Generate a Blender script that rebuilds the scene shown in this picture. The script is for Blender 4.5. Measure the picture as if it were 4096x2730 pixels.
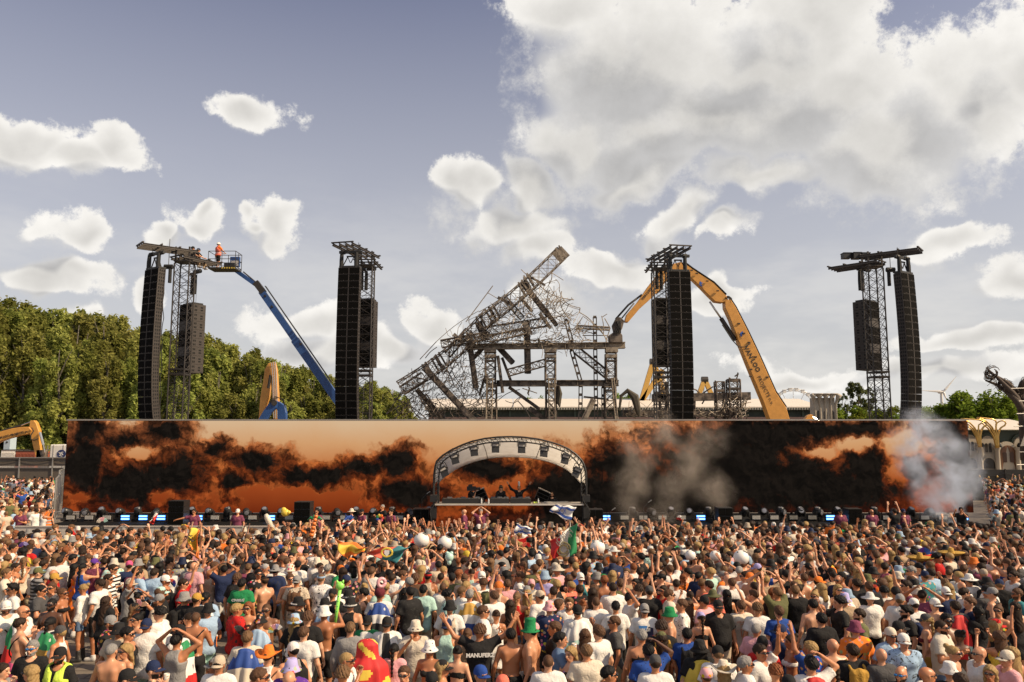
import bpy, bmesh, math, random
import numpy as np
from mathutils import Vector, Matrix
for o in list(bpy.data.objects):
 bpy.data.objects.remove(o)
SC = bpy.context.scene
COL = SC.collection
rnd = random.Random(7)
R = math.radians
# ------------------------------------------------------------------ camera
F = 3186.0                 # focal length in photo pixels (photo 4096 wide)
CX, CY, HOR = 2048.0, 1365.0, 1744.0
CAMZ = 5.0
PITCH = math.atan((HOR - CY) / F)
cam_d = bpy.data.cameras.new('camera')
cam = bpy.data.objects.new('camera', cam_d)
COL.objects.link(cam)
cam_d.sensor_width = 36.0
cam_d.lens = 36.0 * F / 4096.0
cam_d.clip_end = 6000.0
cam.location = (0, 0, CAMZ)
cam.rotation_euler = (R(90) + PITCH, 0, 0)
SC.camera = cam
def pdir(u, v):
 xc, yc = (u - CX) / F, (CY - v) / F
 c, s = math.cos(PITCH), math.sin(PITCH)
 return Vector((xc, c - yc * s, s + yc * c))
def at(u, v, Y):
 """photo pixel -> point on the vertical plane at distance Y"""
 d = pdir(u, v)
 t = Y / d.y
 return Vector((d.x * t, Y, CAMZ + d.z * t))
def onz(u, v, z):
 """photo pixel -> point on the horizontal plane at height z"""
 d = pdir(u, v)
 t = (z - CAMZ) / d.z
 return Vector((d.x * t, d.y * t, z))
# ------------------------------------------------------------------ light
SUN_EL, SUN_AZ = R(40), R(108)       # azimuth from +Y (stage) towards +X (right)
SUN_DIR = Vector((math.sin(SUN_AZ) * math.cos(SUN_EL), math.cos(SUN_AZ) * math.cos(SUN_EL), math.sin(SUN_EL)))
sun_d = bpy.data.lights.new('sun', 'SUN')
sun_d.energy = 5.0
sun_d.angle = R(0.6)
sun_d.color = (1.0, 0.79, 0.54)
sun = bpy.data.objects.new('sun', sun_d)
COL.objects.link(sun)
sun.rotation_euler = SUN_DIR.to_track_quat('Z', 'Y').to_euler()
SC.view_settings.view_transform = 'Standard'
SC.view_settings.look = 'None'
SC.view_settings.exposure = 0.26
SC.view_settings.gamma = 1.0
SC.view_settings.use_curve_mapping = False
SC.cycles.use_denoising = True
SC.cycles.max_bounces = 6
SC.cycles.diffuse_bounces = 3
SC.cycles.glossy_bounces = 2
SC.cycles.transmission_bounces = 4
SC.cycles.transparent_max_bounces = 8
SC.cycles.volume_bounces = 1
SC.cycles.volume_step_rate = 2.0
SC.cycles.volume_max_steps = 128
SC.cycles.sample_clamp_indirect = 6.0
# ------------------------------------------------------------------ sky and clouds
world = bpy.data.worlds.new('World')
SC.world = world
world.use_nodes = True
world.cycles.sampling_method = 'MANUAL'
world.cycles.sample_map_resolution = 512
class NT:
 """small helper for node trees"""
 def __init__(self, tree):
  self.t = tree
 def n(self, typ, **kw):
  nd = self.t.nodes.new(typ)
  for k, v in kw.items():
   setattr(nd, k, v)
  return nd
 def put(self, sock, v):
  if v is None:
   return
  if isinstance(v, bpy.types.NodeSocket):
   self.t.links.new(v, sock)
  else:
   sock.default_value = v
 def m(self, op, a=None, b=None, c=None, clamp=False):
  nd = self.n('ShaderNodeMath', operation=op, use_clamp=clamp)
  for i, v in enumerate((a, b, c)):
   self.put(nd.inputs[i], v)
  return nd.outputs[0]
 def v(self, op, a=None, b=None, s=None):
  nd = self.n('ShaderNodeVectorMath', operation=op)
  self.put(nd.inputs[0], a)
  self.put(nd.inputs[1], b)
  if s is not None:
   self.put(nd.inputs['Scale'], s)
  return nd.outputs['Value'] if op in ('LENGTH', 'DOT_PRODUCT', 'DISTANCE') else nd.outputs['Vector']
 def noise(self, vec, scale, detail=4.0, rough=0.55, dist=0.0, color=False, dim='3D'):
  nd = self.n('ShaderNodeTexNoise', noise_dimensions=dim)
  self.put(nd.inputs['Vector'], vec)
  nd.inputs['Scale'].default_value = scale
  nd.inputs['Detail'].default_value = detail
  nd.inputs['Roughness'].default_value = rough
  nd.inputs['Distortion'].default_value = dist
  return nd.outputs['Color'] if color else nd.outputs[0]
 def voro(self, vec, scale, detail=0.0, rough=0.5, feature='F1', out='Distance', smooth=None):
  nd = self.n('ShaderNodeTexVoronoi', feature=feature)
  self.put(nd.inputs['Vector'], vec)
  nd.inputs['Scale'].default_value = scale
  if 'Detail' in nd.inputs:
   nd.inputs['Detail'].default_value = detail
   nd.inputs['Roughness'].default_value = rough
  if smooth is not None:
   nd.inputs['Smoothness'].default_value = smooth
  return nd.outputs[out]
 def ramp(self, fac, stops, interp='LINEAR'):
  nd = self.n('ShaderNodeValToRGB')
  self.put(nd.inputs[0], fac)
  r = nd.color_ramp
  r.interpolation = interp
  while len(r.elements) < len(stops):
   r.elements.new(0.5)
  for e, (p, c) in zip(r.elements, stops):
   e.position = p
   e.color = (c, c, c, 1) if isinstance(c, (int, float)) else (*c[:3], 1)
  return nd.outputs[0]
 def mr(self, v, a, b, c=0.0, d=1.0, smooth=True):
  nd = self.n('ShaderNodeMapRange', interpolation_type='SMOOTHSTEP' if smooth else 'LINEAR')
  for i, x in enumerate((v, a, b, c, d)):
   self.put(nd.inputs[i], x)
  return nd.outputs[0]
 def mix(self, fac, a, b, blend='MIX'):
  nd = self.n('ShaderNodeMix', data_type='RGBA', blend_type=blend)
  self.put(nd.inputs[0], fac)
  for s, x in ((nd.inputs[6], a), (nd.inputs[7], b)):
   if isinstance(x, (tuple, list)):
    x = (*x[:3], 1)
   self.put(s, x)
  return nd.outputs[2]
# cloud masses: centre and radii in photo pixels, turned into world directions
CLOUDS = [
 (2680, 330, 560, 430), (2330, 60, 300, 170), (2900, 560, 720, 250), (3250, 120, 320, 240),
 (3480, 610, 440, 250), (3300, 400, 420, 260), (3880, 380, 420, 260), (4090, 180, 180, 170), (2330, 560, 260, 130), (2620, 600, 420, 200), (3050, 330, 420, 260),
 (2540, 740, 320, 90), (1880, 740, 105, 100), (2110, 730, 140, 125), (2030, 900, 250, 110),
 (2160, 1010, 190, 110), (3740, 930, 180, 75), (3000, 790, 360, 75), (2680, 930, 140, 80),
 (60, 580, 170, 100), (230, 655, 250, 68), (390, 655, 110, 85), (985, 495, 125, 85), (195, 935, 130, 78),
 (740, 890, 140, 70), (750, 835, 70, 50), (600, 965, 80, 50), (1120, 920, 105, 65), (1020, 915, 55, 30),
 (130, 1070, 260, 55), (250, 1220, 150, 55), (560, 1150, 60, 90), (1250, 1330, 230, 80), (1760, 1270, 170, 70),
 (1530, 1400, 170, 70), (2900, 1005, 120, 45), (2480, 1080, 230, 80), (3150, 1440, 320, 60), (3850, 1330, 230, 60),
 (4010, 1080, 150, 80), (2250, 1210, 220, 90), (1250, 1440, 320, 80), (2850, 1190, 160, 40), (3750, 1480, 420, 70)]
def cloud_group():
 g = bpy.data.node_groups.new('cloud_density', 'ShaderNodeTree')
 g.interface.new_socket('Vector', in_out='INPUT', socket_type='NodeSocketVector')
 g.interface.new_socket('Density', in_out='OUTPUT', socket_type='NodeSocketFloat')
 g.interface.new_socket('Soft', in_out='OUTPUT', socket_type='NodeSocketFloat')
 t = NT(g)
 gi, go = t.n('NodeGroupInput'), t.n('NodeGroupOutput')
 D = gi.outputs[0]
 w1 = t.v('SUBTRACT', t.noise(D, 5.0, 1, 0.5, color=True), (0.5, 0.5, 0.5))
 w2 = t.v('SUBTRACT', t.noise(D, 20.0, 1, 0.6, color=True), (0.5, 0.5, 0.5))
 P = t.v('ADD', t.v('ADD', D, t.v('SCALE', w1, s=0.13)), t.v('SCALE', w2, s=0.05))
 acc = None
 for (u, v, ru, rv) in CLOUDS:
  c = pdir(u, v).normalized()
  rx = (pdir(u + ru, v).normalized() - c).length
  rz = (pdir(u, v - rv).normalized() - c).length
  q = t.v('MULTIPLY', t.v('SUBTRACT', P, tuple(c)), (1 / rx, 0.8, 1 / rz))
  d = t.m('SUBTRACT', 1.0, t.v('LENGTH', q))
  acc = d if acc is None else t.m('SMOOTH_MAX', acc, d, 0.25)
 # scattered clouds over the rest of the sky dome
 sep = t.n('ShaderNodeSeparateXYZ')
 t.put(sep.inputs[0], D)
 away = t.mr(sep.outputs[1], 0.72, 0.55)
 gen = t.m('SUBTRACT', t.m('MULTIPLY', t.noise(D, 2.6, 3, 0.5), 2.4), 1.35)
 gen = t.m('SUBTRACT', gen, t.m('MULTIPLY', t.m('SUBTRACT', 1.0, away), 3.0))
 acc = t.m('MAXIMUM', acc, gen)
 def billow(sc, det):
  return t.m('SUBTRACT', 0.5, t.m('ABSOLUTE', t.m('SUBTRACT', t.m('MULTIPLY', t.noise(D, sc, det, 0.5), 4.0), 2.0)))
 b1 = billow(11.0, 1)
 t.put(go.inputs[1], t.m('ADD', acc, t.m('MULTIPLY', b1, 0.11)))
 den = t.m('ADD', acc, t.m('MULTIPLY', b1, 0.20))
 den = t.m('ADD', den, t.m('MULTIPLY', billow(30.0, 2), 0.17))
 den = t.m('ADD', den, t.m('MULTIPLY', t.m('SUBTRACT', t.noise(D, 46.0, 6, 0.72), 0.5), 1.5))
 den = t.m('ADD', den, 0.06)
 t.put(go.inputs[0], den)
 return g
def make_sky():
 t = NT(world.node_tree)
 world.node_tree.nodes.clear()
 out = t.n('ShaderNodeOutputWorld')
 bg = t.n('ShaderNodeBackground')
 sky = t.n('ShaderNodeTexSky', sky_type='NISHITA')
 sky.sun_disc = False
 sky.sun_elevation = SUN_EL
 sky.sun_rotation = SUN_AZ
 sky.air_density = 1.0
 sky.dust_density = 2.2
 sky.ozone_density = 2.5
 hs = t.n('ShaderNodeHueSaturation')
 hs.inputs['Hue'].default_value = 0.525
 hs.inputs['Saturation'].default_value = 0.68
 hs.inputs['Value'].default_value = SKY_VAL
 t.put(hs.inputs['Color'], sky.outputs[0])
 tc = t.n('ShaderNodeTexCoord')
 D = tc.outputs['Generated']
 g = cloud_group()
 def dens(vec):
  nd = t.n('ShaderNodeGroup')
  nd.node_tree = g
  t.put(nd.inputs[0], vec)
  return nd.outputs
 d0, s0 = dens(D)
 d1, s1 = dens(t.v('ADD', D, (0.030, 0.0, 0.034)))
 thick = t.mr(s0, 0.15, 0.95)
 lit = t.mr(t.m('ADD', t.m('SUBTRACT', s0, s1), t.m('MULTIPLY', t.m('SUBTRACT', d0, d1), 0.22)), -0.30, 0.36)       # tops turned to the sun are brighter than undersides
 cover = t.mr(d0, -0.06, t.m('SUBTRACT', 0.70, t.m('MULTIPLY', lit, 0.36)))
 cover = t.m('MAXIMUM', cover, t.mr(s0, 0.10, 0.42))      # tops crisp, bases fading out
 b = t.m('SUBTRACT', t.m('ADD', 0.80, t.m('MULTIPLY', lit, 0.28)), t.m('MULTIPLY', thick, 0.25))
 soft = t.noise(D, 7.0, 4, 0.6)
 b = t.m('MULTIPLY', b, t.m('ADD', 0.84, t.m('MULTIPLY', soft, 0.32)))
 b = t.m('MULTIPLY', b, t.m('ADD', 0.86, t.m('MULTIPLY', t.noise(D, 26.0, 5, 0.66), 0.28)))
 cc = t.mix(lit, (0.98, 0.965, 0.955), (1.0, 0.97, 0.92))
 cc = t.mix(1.0, cc, t.mix(0.0, b, b), 'MULTIPLY')
 cc = t.mix(1.0, cc, (CLOUD_GAIN,) * 3, 'MULTIPLY')
 sep = t.n('ShaderNodeSeparateXYZ')
 t.put(sep.inputs[0], D)
 above = t.mr(sep.outputs[2], -0.02, 0.05)
 cover = t.m('MULTIPLY', cover, above)
 hz = t.mr(sep.outputs[2], 0.0, 0.50, 0.92, 0.04, False)      # paler air towards the horizon
 air = t.mix(hz, hs.outputs[0], (6.7, 6.6, 6.5))
 veil = t.noise(t.v('MULTIPLY', D, (3.5, 3.5, 11.0)), 1.0, 5, 0.62)
 low = t.mr(sep.outputs[2], 0.02, 0.36, 0.7, 0.0)
 air = t.mix(t.m('MULTIPLY', t.mr(veil, 0.42, 0.68), low), air, (8.0, 7.8, 7.45))
 t.put(bg.inputs['Color'], t.mix(cover, air, cc))
 bg.inputs['Strength'].default_value = 0.086
 t.put(out.inputs[0], bg.outputs[0])
SKY_VAL = 1.1
CLOUD_GAIN = 8.3
make_sky()
# ------------------------------------------------------------------ materials
MATS = {}
def new_mat(name):
 m = bpy.data.materials.new(name)
 m.use_nodes = True
 m.node_tree.nodes.clear()
 t = NT(m.node_tree)
 out = t.n('ShaderNodeOutputMaterial')
 MATS[name] = m
 return m, t, out
def mat(name, col, rough=0.6, metal=0.0, var=0.18, scale=3.0, bump=0.0, bscale=40.0, col2=None, spec=0.5, coords='Object'):
 if name in MATS:
  return MATS[name]
 m, t, out = new_mat(name)
 b = t.n('ShaderNodeBsdfPrincipled')
 tc = t.n('ShaderNodeTexCoord')
 n = t.noise(tc.outputs[coords], scale, 5, 0.6)
 if col2 is not None:
  c = t.mix(t.mr(n, 0.42, 0.62), col, col2)
 else:
  c = t.mix(n, tuple(x * (1 - var) for x in col), tuple(min(1, x * (1 + var)) for x in col))
 t.put(b.inputs['Base Color'], c)
 b.inputs['Roughness'].default_value = rough
 b.inputs['Metallic'].default_value = metal
 b.inputs['Specular IOR Level'].default_value = spec
 if bump:
  bp = t.n('ShaderNodeBump')
  bp.inputs['Strength'].default_value = bump
  bp.inputs['Distance'].default_value = 0.02
  t.put(bp.inputs['Height'], t.noise(tc.outputs[coords], bscale, 4, 0.6))
  t.put(b.inputs['Normal'], bp.outputs[0])
 t.put(out.inputs[0], b.outputs[0])
 return m
def emis(name, col, strength):
 if name in MATS:
  return MATS[name]
 m, t, out = new_mat(name)
 e = t.n('ShaderNodeEmission')
 e.inputs[0].default_value = (*col, 1)
 e.inputs[1].default_value = strength
 t.put(out.inputs[0], e.outputs[0])
 return m
BLACK = mat('black_paint', (0.018, 0.017, 0.016), 0.5)
CABINET = mat('cabinet_brown_black', (0.036, 0.028, 0.023), 0.62, scale=1.2, var=0.25, bump=0.2)
GRILLE = mat('speaker_grille', (0.005, 0.0045, 0.004), 0.9, spec=0.08, bump=0.4, bscale=160)
HOLE = mat('dark_hole', (0.004, 0.004, 0.004), 0.9)
STEEL = mat('dark_steel', (0.045, 0.038, 0.033), 0.5, 0.4, scale=2)
GALV = mat('galvanised_steel', (0.36, 0.34, 0.31), 0.45, 0.6, scale=5)
CHARRED = mat('charred_steel', (0.055, 0.044, 0.037), 0.8, 0.2, scale=1.5, col2=(0.20, 0.16, 0.125), bump=0.3)
ASHSTEEL = mat('ash_grey_steel', (0.30, 0.25, 0.19), 0.75, 0.1, scale=2.0, col2=(0.14, 0.11, 0.085), bump=0.3)
ORANGE = mat('excavator_orange', (0.58, 0.275, 0.055), 0.5, scale=2.2, var=0.34, bump=0.12)
BLUEP = mat('lift_blue', (0.022, 0.07, 0.22), 0.45, scale=2.2, var=0.4, bump=0.1)
WHITEP = mat('white_paint', (0.72, 0.70, 0.66), 0.5, scale=0.8, var=0.12)
RUBBER = mat('black_rubber', (0.015, 0.015, 0.015), 0.8)
HYDR = mat('hydraulic_chrome', (0.55, 0.53, 0.5), 0.25, 0.9)
# ------------------------------------------------------------------ mesh collector
class MB:
 def __init__(self):
  self.v, self.f, self.mi = [], [], []
  self.cur = 0
 def add(self, verts, faces):
  o = len(self.v)
  self.v.extend([tuple(p) for p in verts])
  self.f.extend([tuple(i + o for i in fc) for fc in faces])
  self.mi.extend([self.cur] * len(faces))
  return self
 def box(self, c, s, rot=None):
  """box centre c, full size s, optional 3x3 rotation"""
  c = Vector(c)
  hx, hy, hz = s[0] / 2, s[1] / 2, s[2] / 2
  pts = []
  for z in (-hz, hz):
   for y in (-hy, hy):
    for x in (-hx, hx):
     p = Vector((x, y, z))
     pts.append(c + (rot @ p if rot is not None else p))
  return self.add(pts, [(0, 2, 3, 1), (4, 5, 7, 6), (0, 1, 5, 4), (2, 6, 7, 3), (0, 4, 6, 2), (1, 3, 7, 5)])
 def bar(self, a, b, w, h=None, up=(0, 0, 1)):
  """rectangular bar from a to b; w across, h along 'up'"""
  a, b = Vector(a), Vector(b)
  h = w if h is None else h
  z = (b - a)
  L = z.length
  if L < 1e-6:
   return self
  z.normalize()
  up = Vector(up)
  if abs(z.dot(up)) > 0.98:
   up = Vector((0, 1, 0))
  x = z.cross(up).normalized()
  y = x.cross(z).normalized()
  m = Matrix((x, z, y)).transposed()
  return self.box((a + b) / 2, (w, L, h), m)
 def tube(self, pts, r, n=6, close_ends=True):
  pts = [Vector(p) for p in pts]
  rs = r if isinstance(r, (list, tuple)) else [r] * len(pts)
  rings = []
  prev = None
  for i, p in enumerate(pts):
   d = (pts[min(i + 1, len(pts) - 1)] - pts[max(i - 1, 0)])
   if d.length < 1e-9:
    d = Vector((0, 0, 1))
   d.normalize()
   if prev is None:
    up = Vector((0, 0, 1)) if abs(d.z) < 0.9 else Vector((1, 0, 0))
    x = d.cross(up).normalized()
   else:
    x = (prev - d * prev.dot(d))
    x = x.normalized() if x.length > 1e-6 else d.orthogonal().normalized()
   prev = x
   y = d.cross(x)
   rings.append([p + (x * math.cos(2 * math.pi * k / n) + y * math.sin(2 * math.pi * k / n)) * rs[i] for k in range(n)])
  vs = [q for ring in rings for q in ring]
  fs = []
  for i in range(len(rings) - 1):
   for k in range(n):
    fs.append((i * n + k, i * n + (k + 1) % n, (i + 1) * n + (k + 1) % n, (i + 1) * n + k))
  if close_ends:
   fs.append(tuple(range(n))[::-1])
   fs.append(tuple(range((len(rings) - 1) * n, len(rings) * n)))
  return self.add(vs, fs)
 def lathe(self, prof, n=16, c=(0, 0, 0), sx=1.0, sy=1.0):
  """profile of (radius, z) turned about z"""
  vs, fs = [], []
  for r_, z in prof:
   for k in range(n):
    a = 2 * math.pi * k / n
    vs.append((c[0] + r_ * math.cos(a) * sx, c[1] + r_ * math.sin(a) * sy, c[2] + z))
  for i in range(len(prof) - 1):
   for k in range(n):
    fs.append((i * n + k, i * n + (k + 1) % n, (i + 1) * n + (k + 1) % n, (i + 1) * n + k))
  return self.add(vs, fs)
 def prism(self, outline, Y0, Y1):
  """outline = list of 3-D points in a plane of constant y, extruded from y0 to y1"""
  n = len(outline)
  vs = [(p[0], Y0, p[2]) for p in outline] + [(p[0], Y1, p[2]) for p in outline]
  fs = [tuple(range(n)), tuple(range(2 * n - 1, n - 1, -1))]
  for i in range(n):
   j = (i + 1) % n
   fs.append((i, i + n, j + n, j))
  return self.add(vs, fs)
 def truss(self, a, b, w, seg=None, r=0.03, rd=0.018, side=(0, 1, 0), n=4, h=None, bend=None):
  """square lattice truss from a to b"""
  a, b = Vector(a), Vector(b)
  d = b - a
  L = d.length
  d.normalize()
  s = Vector(side)
  s = (s - d * s.dot(d)).normalized()
  q = d.cross(s).normalized()
  h = w if h is None else h
  k = max(1, int(round(L / (seg or w))))
  offs = [s * (w / 2) + q * (h / 2), s * (w / 2) - q * (h / 2), -s * (w / 2) - q * (h / 2), -s * (w / 2) + q * (h / 2)]
  ctr = []
  for i in range(k + 1):
   p = a + d * (L * i / k)
   if bend is not None:
    p = p + bend(i / k)
   ctr.append(p)
  for o in offs:
   pts = [c + o for c in ctr]
   self.tube([pts[0], pts[-1]] if bend is None else pts, r, n)
  for i in range(k):
   for j in range(4):
    o1, o2 = offs[j], offs[(j + 1) % 4]
    self.tube([ctr[i] + o1, ctr[i + 1] + o2], rd, 3, False)
    self.tube([ctr[i] + o2, ctr[i + 1] + o1], rd, 3, False)
    self.tube([ctr[i] + o1, ctr[i] + o2], rd, 3, False)
  for j in range(4):
   self.tube([ctr[-1] + offs[j], ctr[-1] + offs[(j + 1) % 4]], rd, 3, False)
  return self
 def mesh(self, name, mats, smooth=False, angle=None):
  me = bpy.data.meshes.new(name)
  me.from_pydata(self.v, [], self.f)
  ms = mats if isinstance(mats, (list, tuple)) else [mats]
  for m in ms:
   me.materials.append(m)
  if len(ms) > 1:
   me.polygons.foreach_set('material_index', self.mi)
  if smooth:
   me.polygons.foreach_set('use_smooth', [True] * len(me.polygons))
   if angle:
    try:
     me.set_sharp_from_angle(angle=R(angle))
    except Exception:
     pass
  me.update()
  return me
 def obj(self, name, mats, parent=None, smooth=False, angle=None):
  return link(name, self.mesh(name, mats, smooth, angle), parent)
def link(name, data, parent=None, loc=None):
 o = bpy.data.objects.new(name, data)
 COL.objects.link(o)
 if parent is not None:
  o.parent = parent
 if loc is not None:
  o.location = loc
 return o
def tag(o, label, cat, group=None):
 o['label'] = label
 o['category'] = cat
 if group:
  o['group'] = group
 return o
def kind(o, k):
 o['kind'] = k
 return o
def empty(name, loc=(0, 0, 0), rz=0.0, label=None, cat=None, group=None):
 o = bpy.data.objects.new(name, None)
 COL.objects.link(o)
 o.location = loc
 o.rotation_euler = (0, 0, rz)
 o.empty_display_size = 0.2
 if label:
  tag(o, label, cat, group)
 return o
def copy_tree(src, parent=None):
 c = src.copy()
 COL.objects.link(c)
 c.parent = parent
 for ch in src.children:
  copy_tree(ch, c)
 return c
def text_mesh(txt, size=1.0, bold=0.0, depth=0.004):
 """lettering as a mesh lying in x/z, centred, readable from -y"""
 cu = bpy.data.curves.new('lettering', 'FONT')
 cu.body = txt
 cu.size = size
 cu.offset = bold
 cu.extrude = depth
 cu.align_x = 'CENTER'
 cu.align_y = 'CENTER'
 cu.resolution_u = 2
 o = bpy.data.objects.new('lettering', cu)
 COL.objects.link(o)
 dg = bpy.context.evaluated_depsgraph_get()
 me = bpy.data.meshes.new_from_object(o.evaluated_get(dg))
 bpy.data.objects.remove(o)
 bpy.data.curves.remove(cu)
 me.transform(Matrix.Rotation(R(90), 4, 'X'))
 return me
def lettering(txt, size, material, parent, loc, rot=None, bold=0.0, name='lettering'):
 me = text_mesh(txt, size, bold)
 me.materials.clear()
 me.materials.append(material)
 o = link(name, me, parent)
 if rot is not None:
  o.matrix_local = Matrix.Translation(Vector(loc)) @ rot.to_4x4()
 else:
  o.location = loc
 return o
# ------------------------------------------------------------------ ground
def make_ground():
 m, t, out = new_mat('paved_ground')
 b = t.n('ShaderNodeBsdfPrincipled')
 tc = t.n('ShaderNodeTexCoord')
 O = tc.outputs['Object']
 n1 = t.noise(O, 0.35, 6, 0.65)
 n2 = t.noise(O, 9.0, 5, 0.7)
 br = t.n('ShaderNodeTexBrick')
 t.put(br.inputs['Vector'], O)
 br.inputs['Scale'].default_value = 0.45
 br.inputs['Mortar Size'].default_value = 0.012
 br.inputs['Color1'].default_value = (0.175, 0.145, 0.115, 1)
 br.inputs['Color2'].default_value = (0.21, 0.18, 0.145, 1)
 br.inputs['Mortar'].default_value = (0.07, 0.058, 0.048, 1)
 c = t.mix(t.mr(n1, 0.35, 0.7, 0, 0.6), br.outputs[0], (0.12, 0.095, 0.072))
 c = t.mix(t.mr(n2, 0.62, 0.72, 0, 0.6), c, (0.06, 0.05, 0.04))
 t.put(b.inputs['Base Color'], c)
 b.inputs['Roughness'].default_value = 0.75
 bp = t.n('ShaderNodeBump')
 bp.inputs['Strength'].default_value = 0.25
 t.put(bp.inputs['Height'], n2)
 t.put(b.inputs['Normal'], bp.outputs[0])
 t.put(out.inputs[0], b.outputs[0])
 g = MB()
 g.add([(-3000, -200, 0), (3000, -200, 0), (3000, 5000, 0), (-3000, 5000, 0)], [(0, 1, 2, 3)])
 kind(g.obj('ground', m), 'structure')
make_ground()
# ------------------------------------------------------------------ LED wall
SY = 42.0
KS = F / SY
DECK = 0.95
SCR_Z0, SCR_Z1 = 1.05, at(2048, 1684, SY).z
SCR_X0, SCR_X1 = at(262, 1850, SY).x, at(3880, 1850, SY).x
def led_material():
 m, t, out = new_mat('led_wall_picture')
 tc = t.n('ShaderNodeTexCoord')
 O = tc.outputs['Object']
 w = t.v('SUBTRACT', t.noise(O, 0.42, 6, 0.60, color=True), (0.5, 0.5, 0.5))
 w2 = t.v('SUBTRACT', t.noise(O, 2.2, 4, 0.62, color=True), (0.5, 0.5, 0.5))
 Pp = t.v('ADD', t.v('ADD', O, t.v('SCALE', w, s=1.7)), t.v('SCALE', w2, s=0.45))
 def field(blobs, k=0.3):
  acc = None
  for (u, v, ru, rv) in blobs:
   c = at(u, v, SY)
   q = t.v('MULTIPLY', t.v('SUBTRACT', Pp, (c.x, 0, c.z)), (KS / ru, 0, KS / rv))
   d = t.m('SUBTRACT', 1.0, t.v('LENGTH', q))
   acc = d if acc is None else t.m('SMOOTH_MAX', acc, d, k)
  return acc
 dark = field([(330, 1850, 130, 150), (360, 1735, 110, 55), (530, 1775, 120, 45), (520, 1950, 230, 110), (660, 1725, 110, 60), (700, 1890, 140, 110), (860, 1800, 70, 45),
                  (930, 1950, 80, 60), (1030, 1860, 130, 60), (1260, 1905, 220, 45), (1450, 1880, 120, 45), (1575, 1850, 100, 60),
                  (1640, 1970, 150, 75), (1960, 1870, 130, 60), (2260, 1960, 190, 130), (2480, 1870, 170, 100), (2500, 1980, 300, 110),
                  (2900, 1900, 400, 230), (3030, 1770, 260, 150), (2700, 1990, 400, 160), (3200, 1930, 330, 160), (3330, 1960, 430, 130), (3250, 1715, 230, 45), (3450, 1720, 160, 40),
                  (3760, 1700, 120, 60), (3840, 1850, 90, 230), (3480, 1890, 170, 120), (3660, 1890, 70, 60), (2140, 2090, 330, 90), (2270, 2035, 300, 75)])
 lite = field([(3280, 1800, 110, 28), (3420, 1790, 110, 38), (3600, 1780, 90, 90), (3590, 1900, 75, 70), (3700, 1990, 60, 60),
                  (1130, 1985, 330, 35), (560, 1800, 70, 40), (650, 1990, 60, 40), (2080, 1960, 50, 60), (330, 1995, 60, 30)])
 bill = t.m('SUBTRACT', 0.45, t.m('ABSOLUTE', t.m('SUBTRACT', t.m('MULTIPLY', t.noise(Pp, 0.8, 4, 0.6), 4.0), 2.0)))
 d = t.m('SUBTRACT', t.m('MULTIPLY', dark, 1.35), t.m('MULTIPLY', t.m('MAXIMUM', lite, 0.0), 1.8))
 d = t.m('ADD', t.m('ADD', d, 0.20), t.m('MULTIPLY', bill, 0.40))
 d = t.m('ADD', d, t.m('MULTIPLY', t.m('SUBTRACT', t.noise(Pp, 1.1, 8, 0.66), 0.5), 1.9))
 sep = t.n('ShaderNodeSeparateXYZ')
 t.put(sep.inputs[0], t.v('ADD', O, t.v('SCALE', w, s=0.8)))
 h = t.m('DIVIDE', t.m('SUBTRACT', sep.outputs[2], SCR_Z0), SCR_Z1 - SCR_Z0)
 base = t.ramp(h, [(0.02, (0.15, 0.020, 0.003)), (0.30, (0.30, 0.055, 0.010)), (0.52, (0.46, 0.155, 0.045)), (0.74, (0.55, 0.29, 0.13)),
                      (1.0, (0.58, 0.40, 0.24))])
 warm = t.ramp(h, [(0.0, (0.19, 0.028, 0.004)), (0.55, (0.34, 0.090, 0.020)), (1.0, (0.40, 0.16, 0.06))])
 c = t.mix(t.mr(d, -0.55, 0.05), base, warm)
 c = t.mix(t.mr(d, 0.0, 0.42), c, t.mix(1.0, warm, (0.38, 0.29, 0.26), 'MULTIPLY'))
 c = t.mix(t.mr(d, 0.30, 1.0), c, (0.005, 0.0035, 0.0025))
 na = t.noise(Pp, 1.0, 6, 0.62)
 nb = t.noise(t.v('ADD', Pp, (0.10, 0, 0.16)), 1.0, 6, 0.62)
 shd = t.mr(t.m('SUBTRACT', na, nb), -0.11, 0.13, 0.25, 1.6)
 inc = t.mr(d, -0.35, 0.15)
 c = t.mix(1.0, c, t.mix(inc, (1, 1, 1), t.mix(0.0, shd, shd)), 'MULTIPLY')
 e = t.n('ShaderNodeEmission')
 t.put(e.inputs[0], c)
 e.inputs[1].default_value = 0.95
 b = t.n('ShaderNodeBsdfPrincipled')
 b.inputs['Base Color'].default_value = (0.004, 0.004, 0.004, 1)
 b.inputs['Roughness'].default_value = 0.9
 b.inputs['Specular IOR Level'].default_value = 0.03
 a = t.n('ShaderNodeAddShader')
 t.put(a.inputs[0], e.outputs[0])
 t.put(a.inputs[1], b.outputs[0])
 t.put(out.inputs[0], a.outputs[0])
 return m
LED = led_material()
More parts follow.
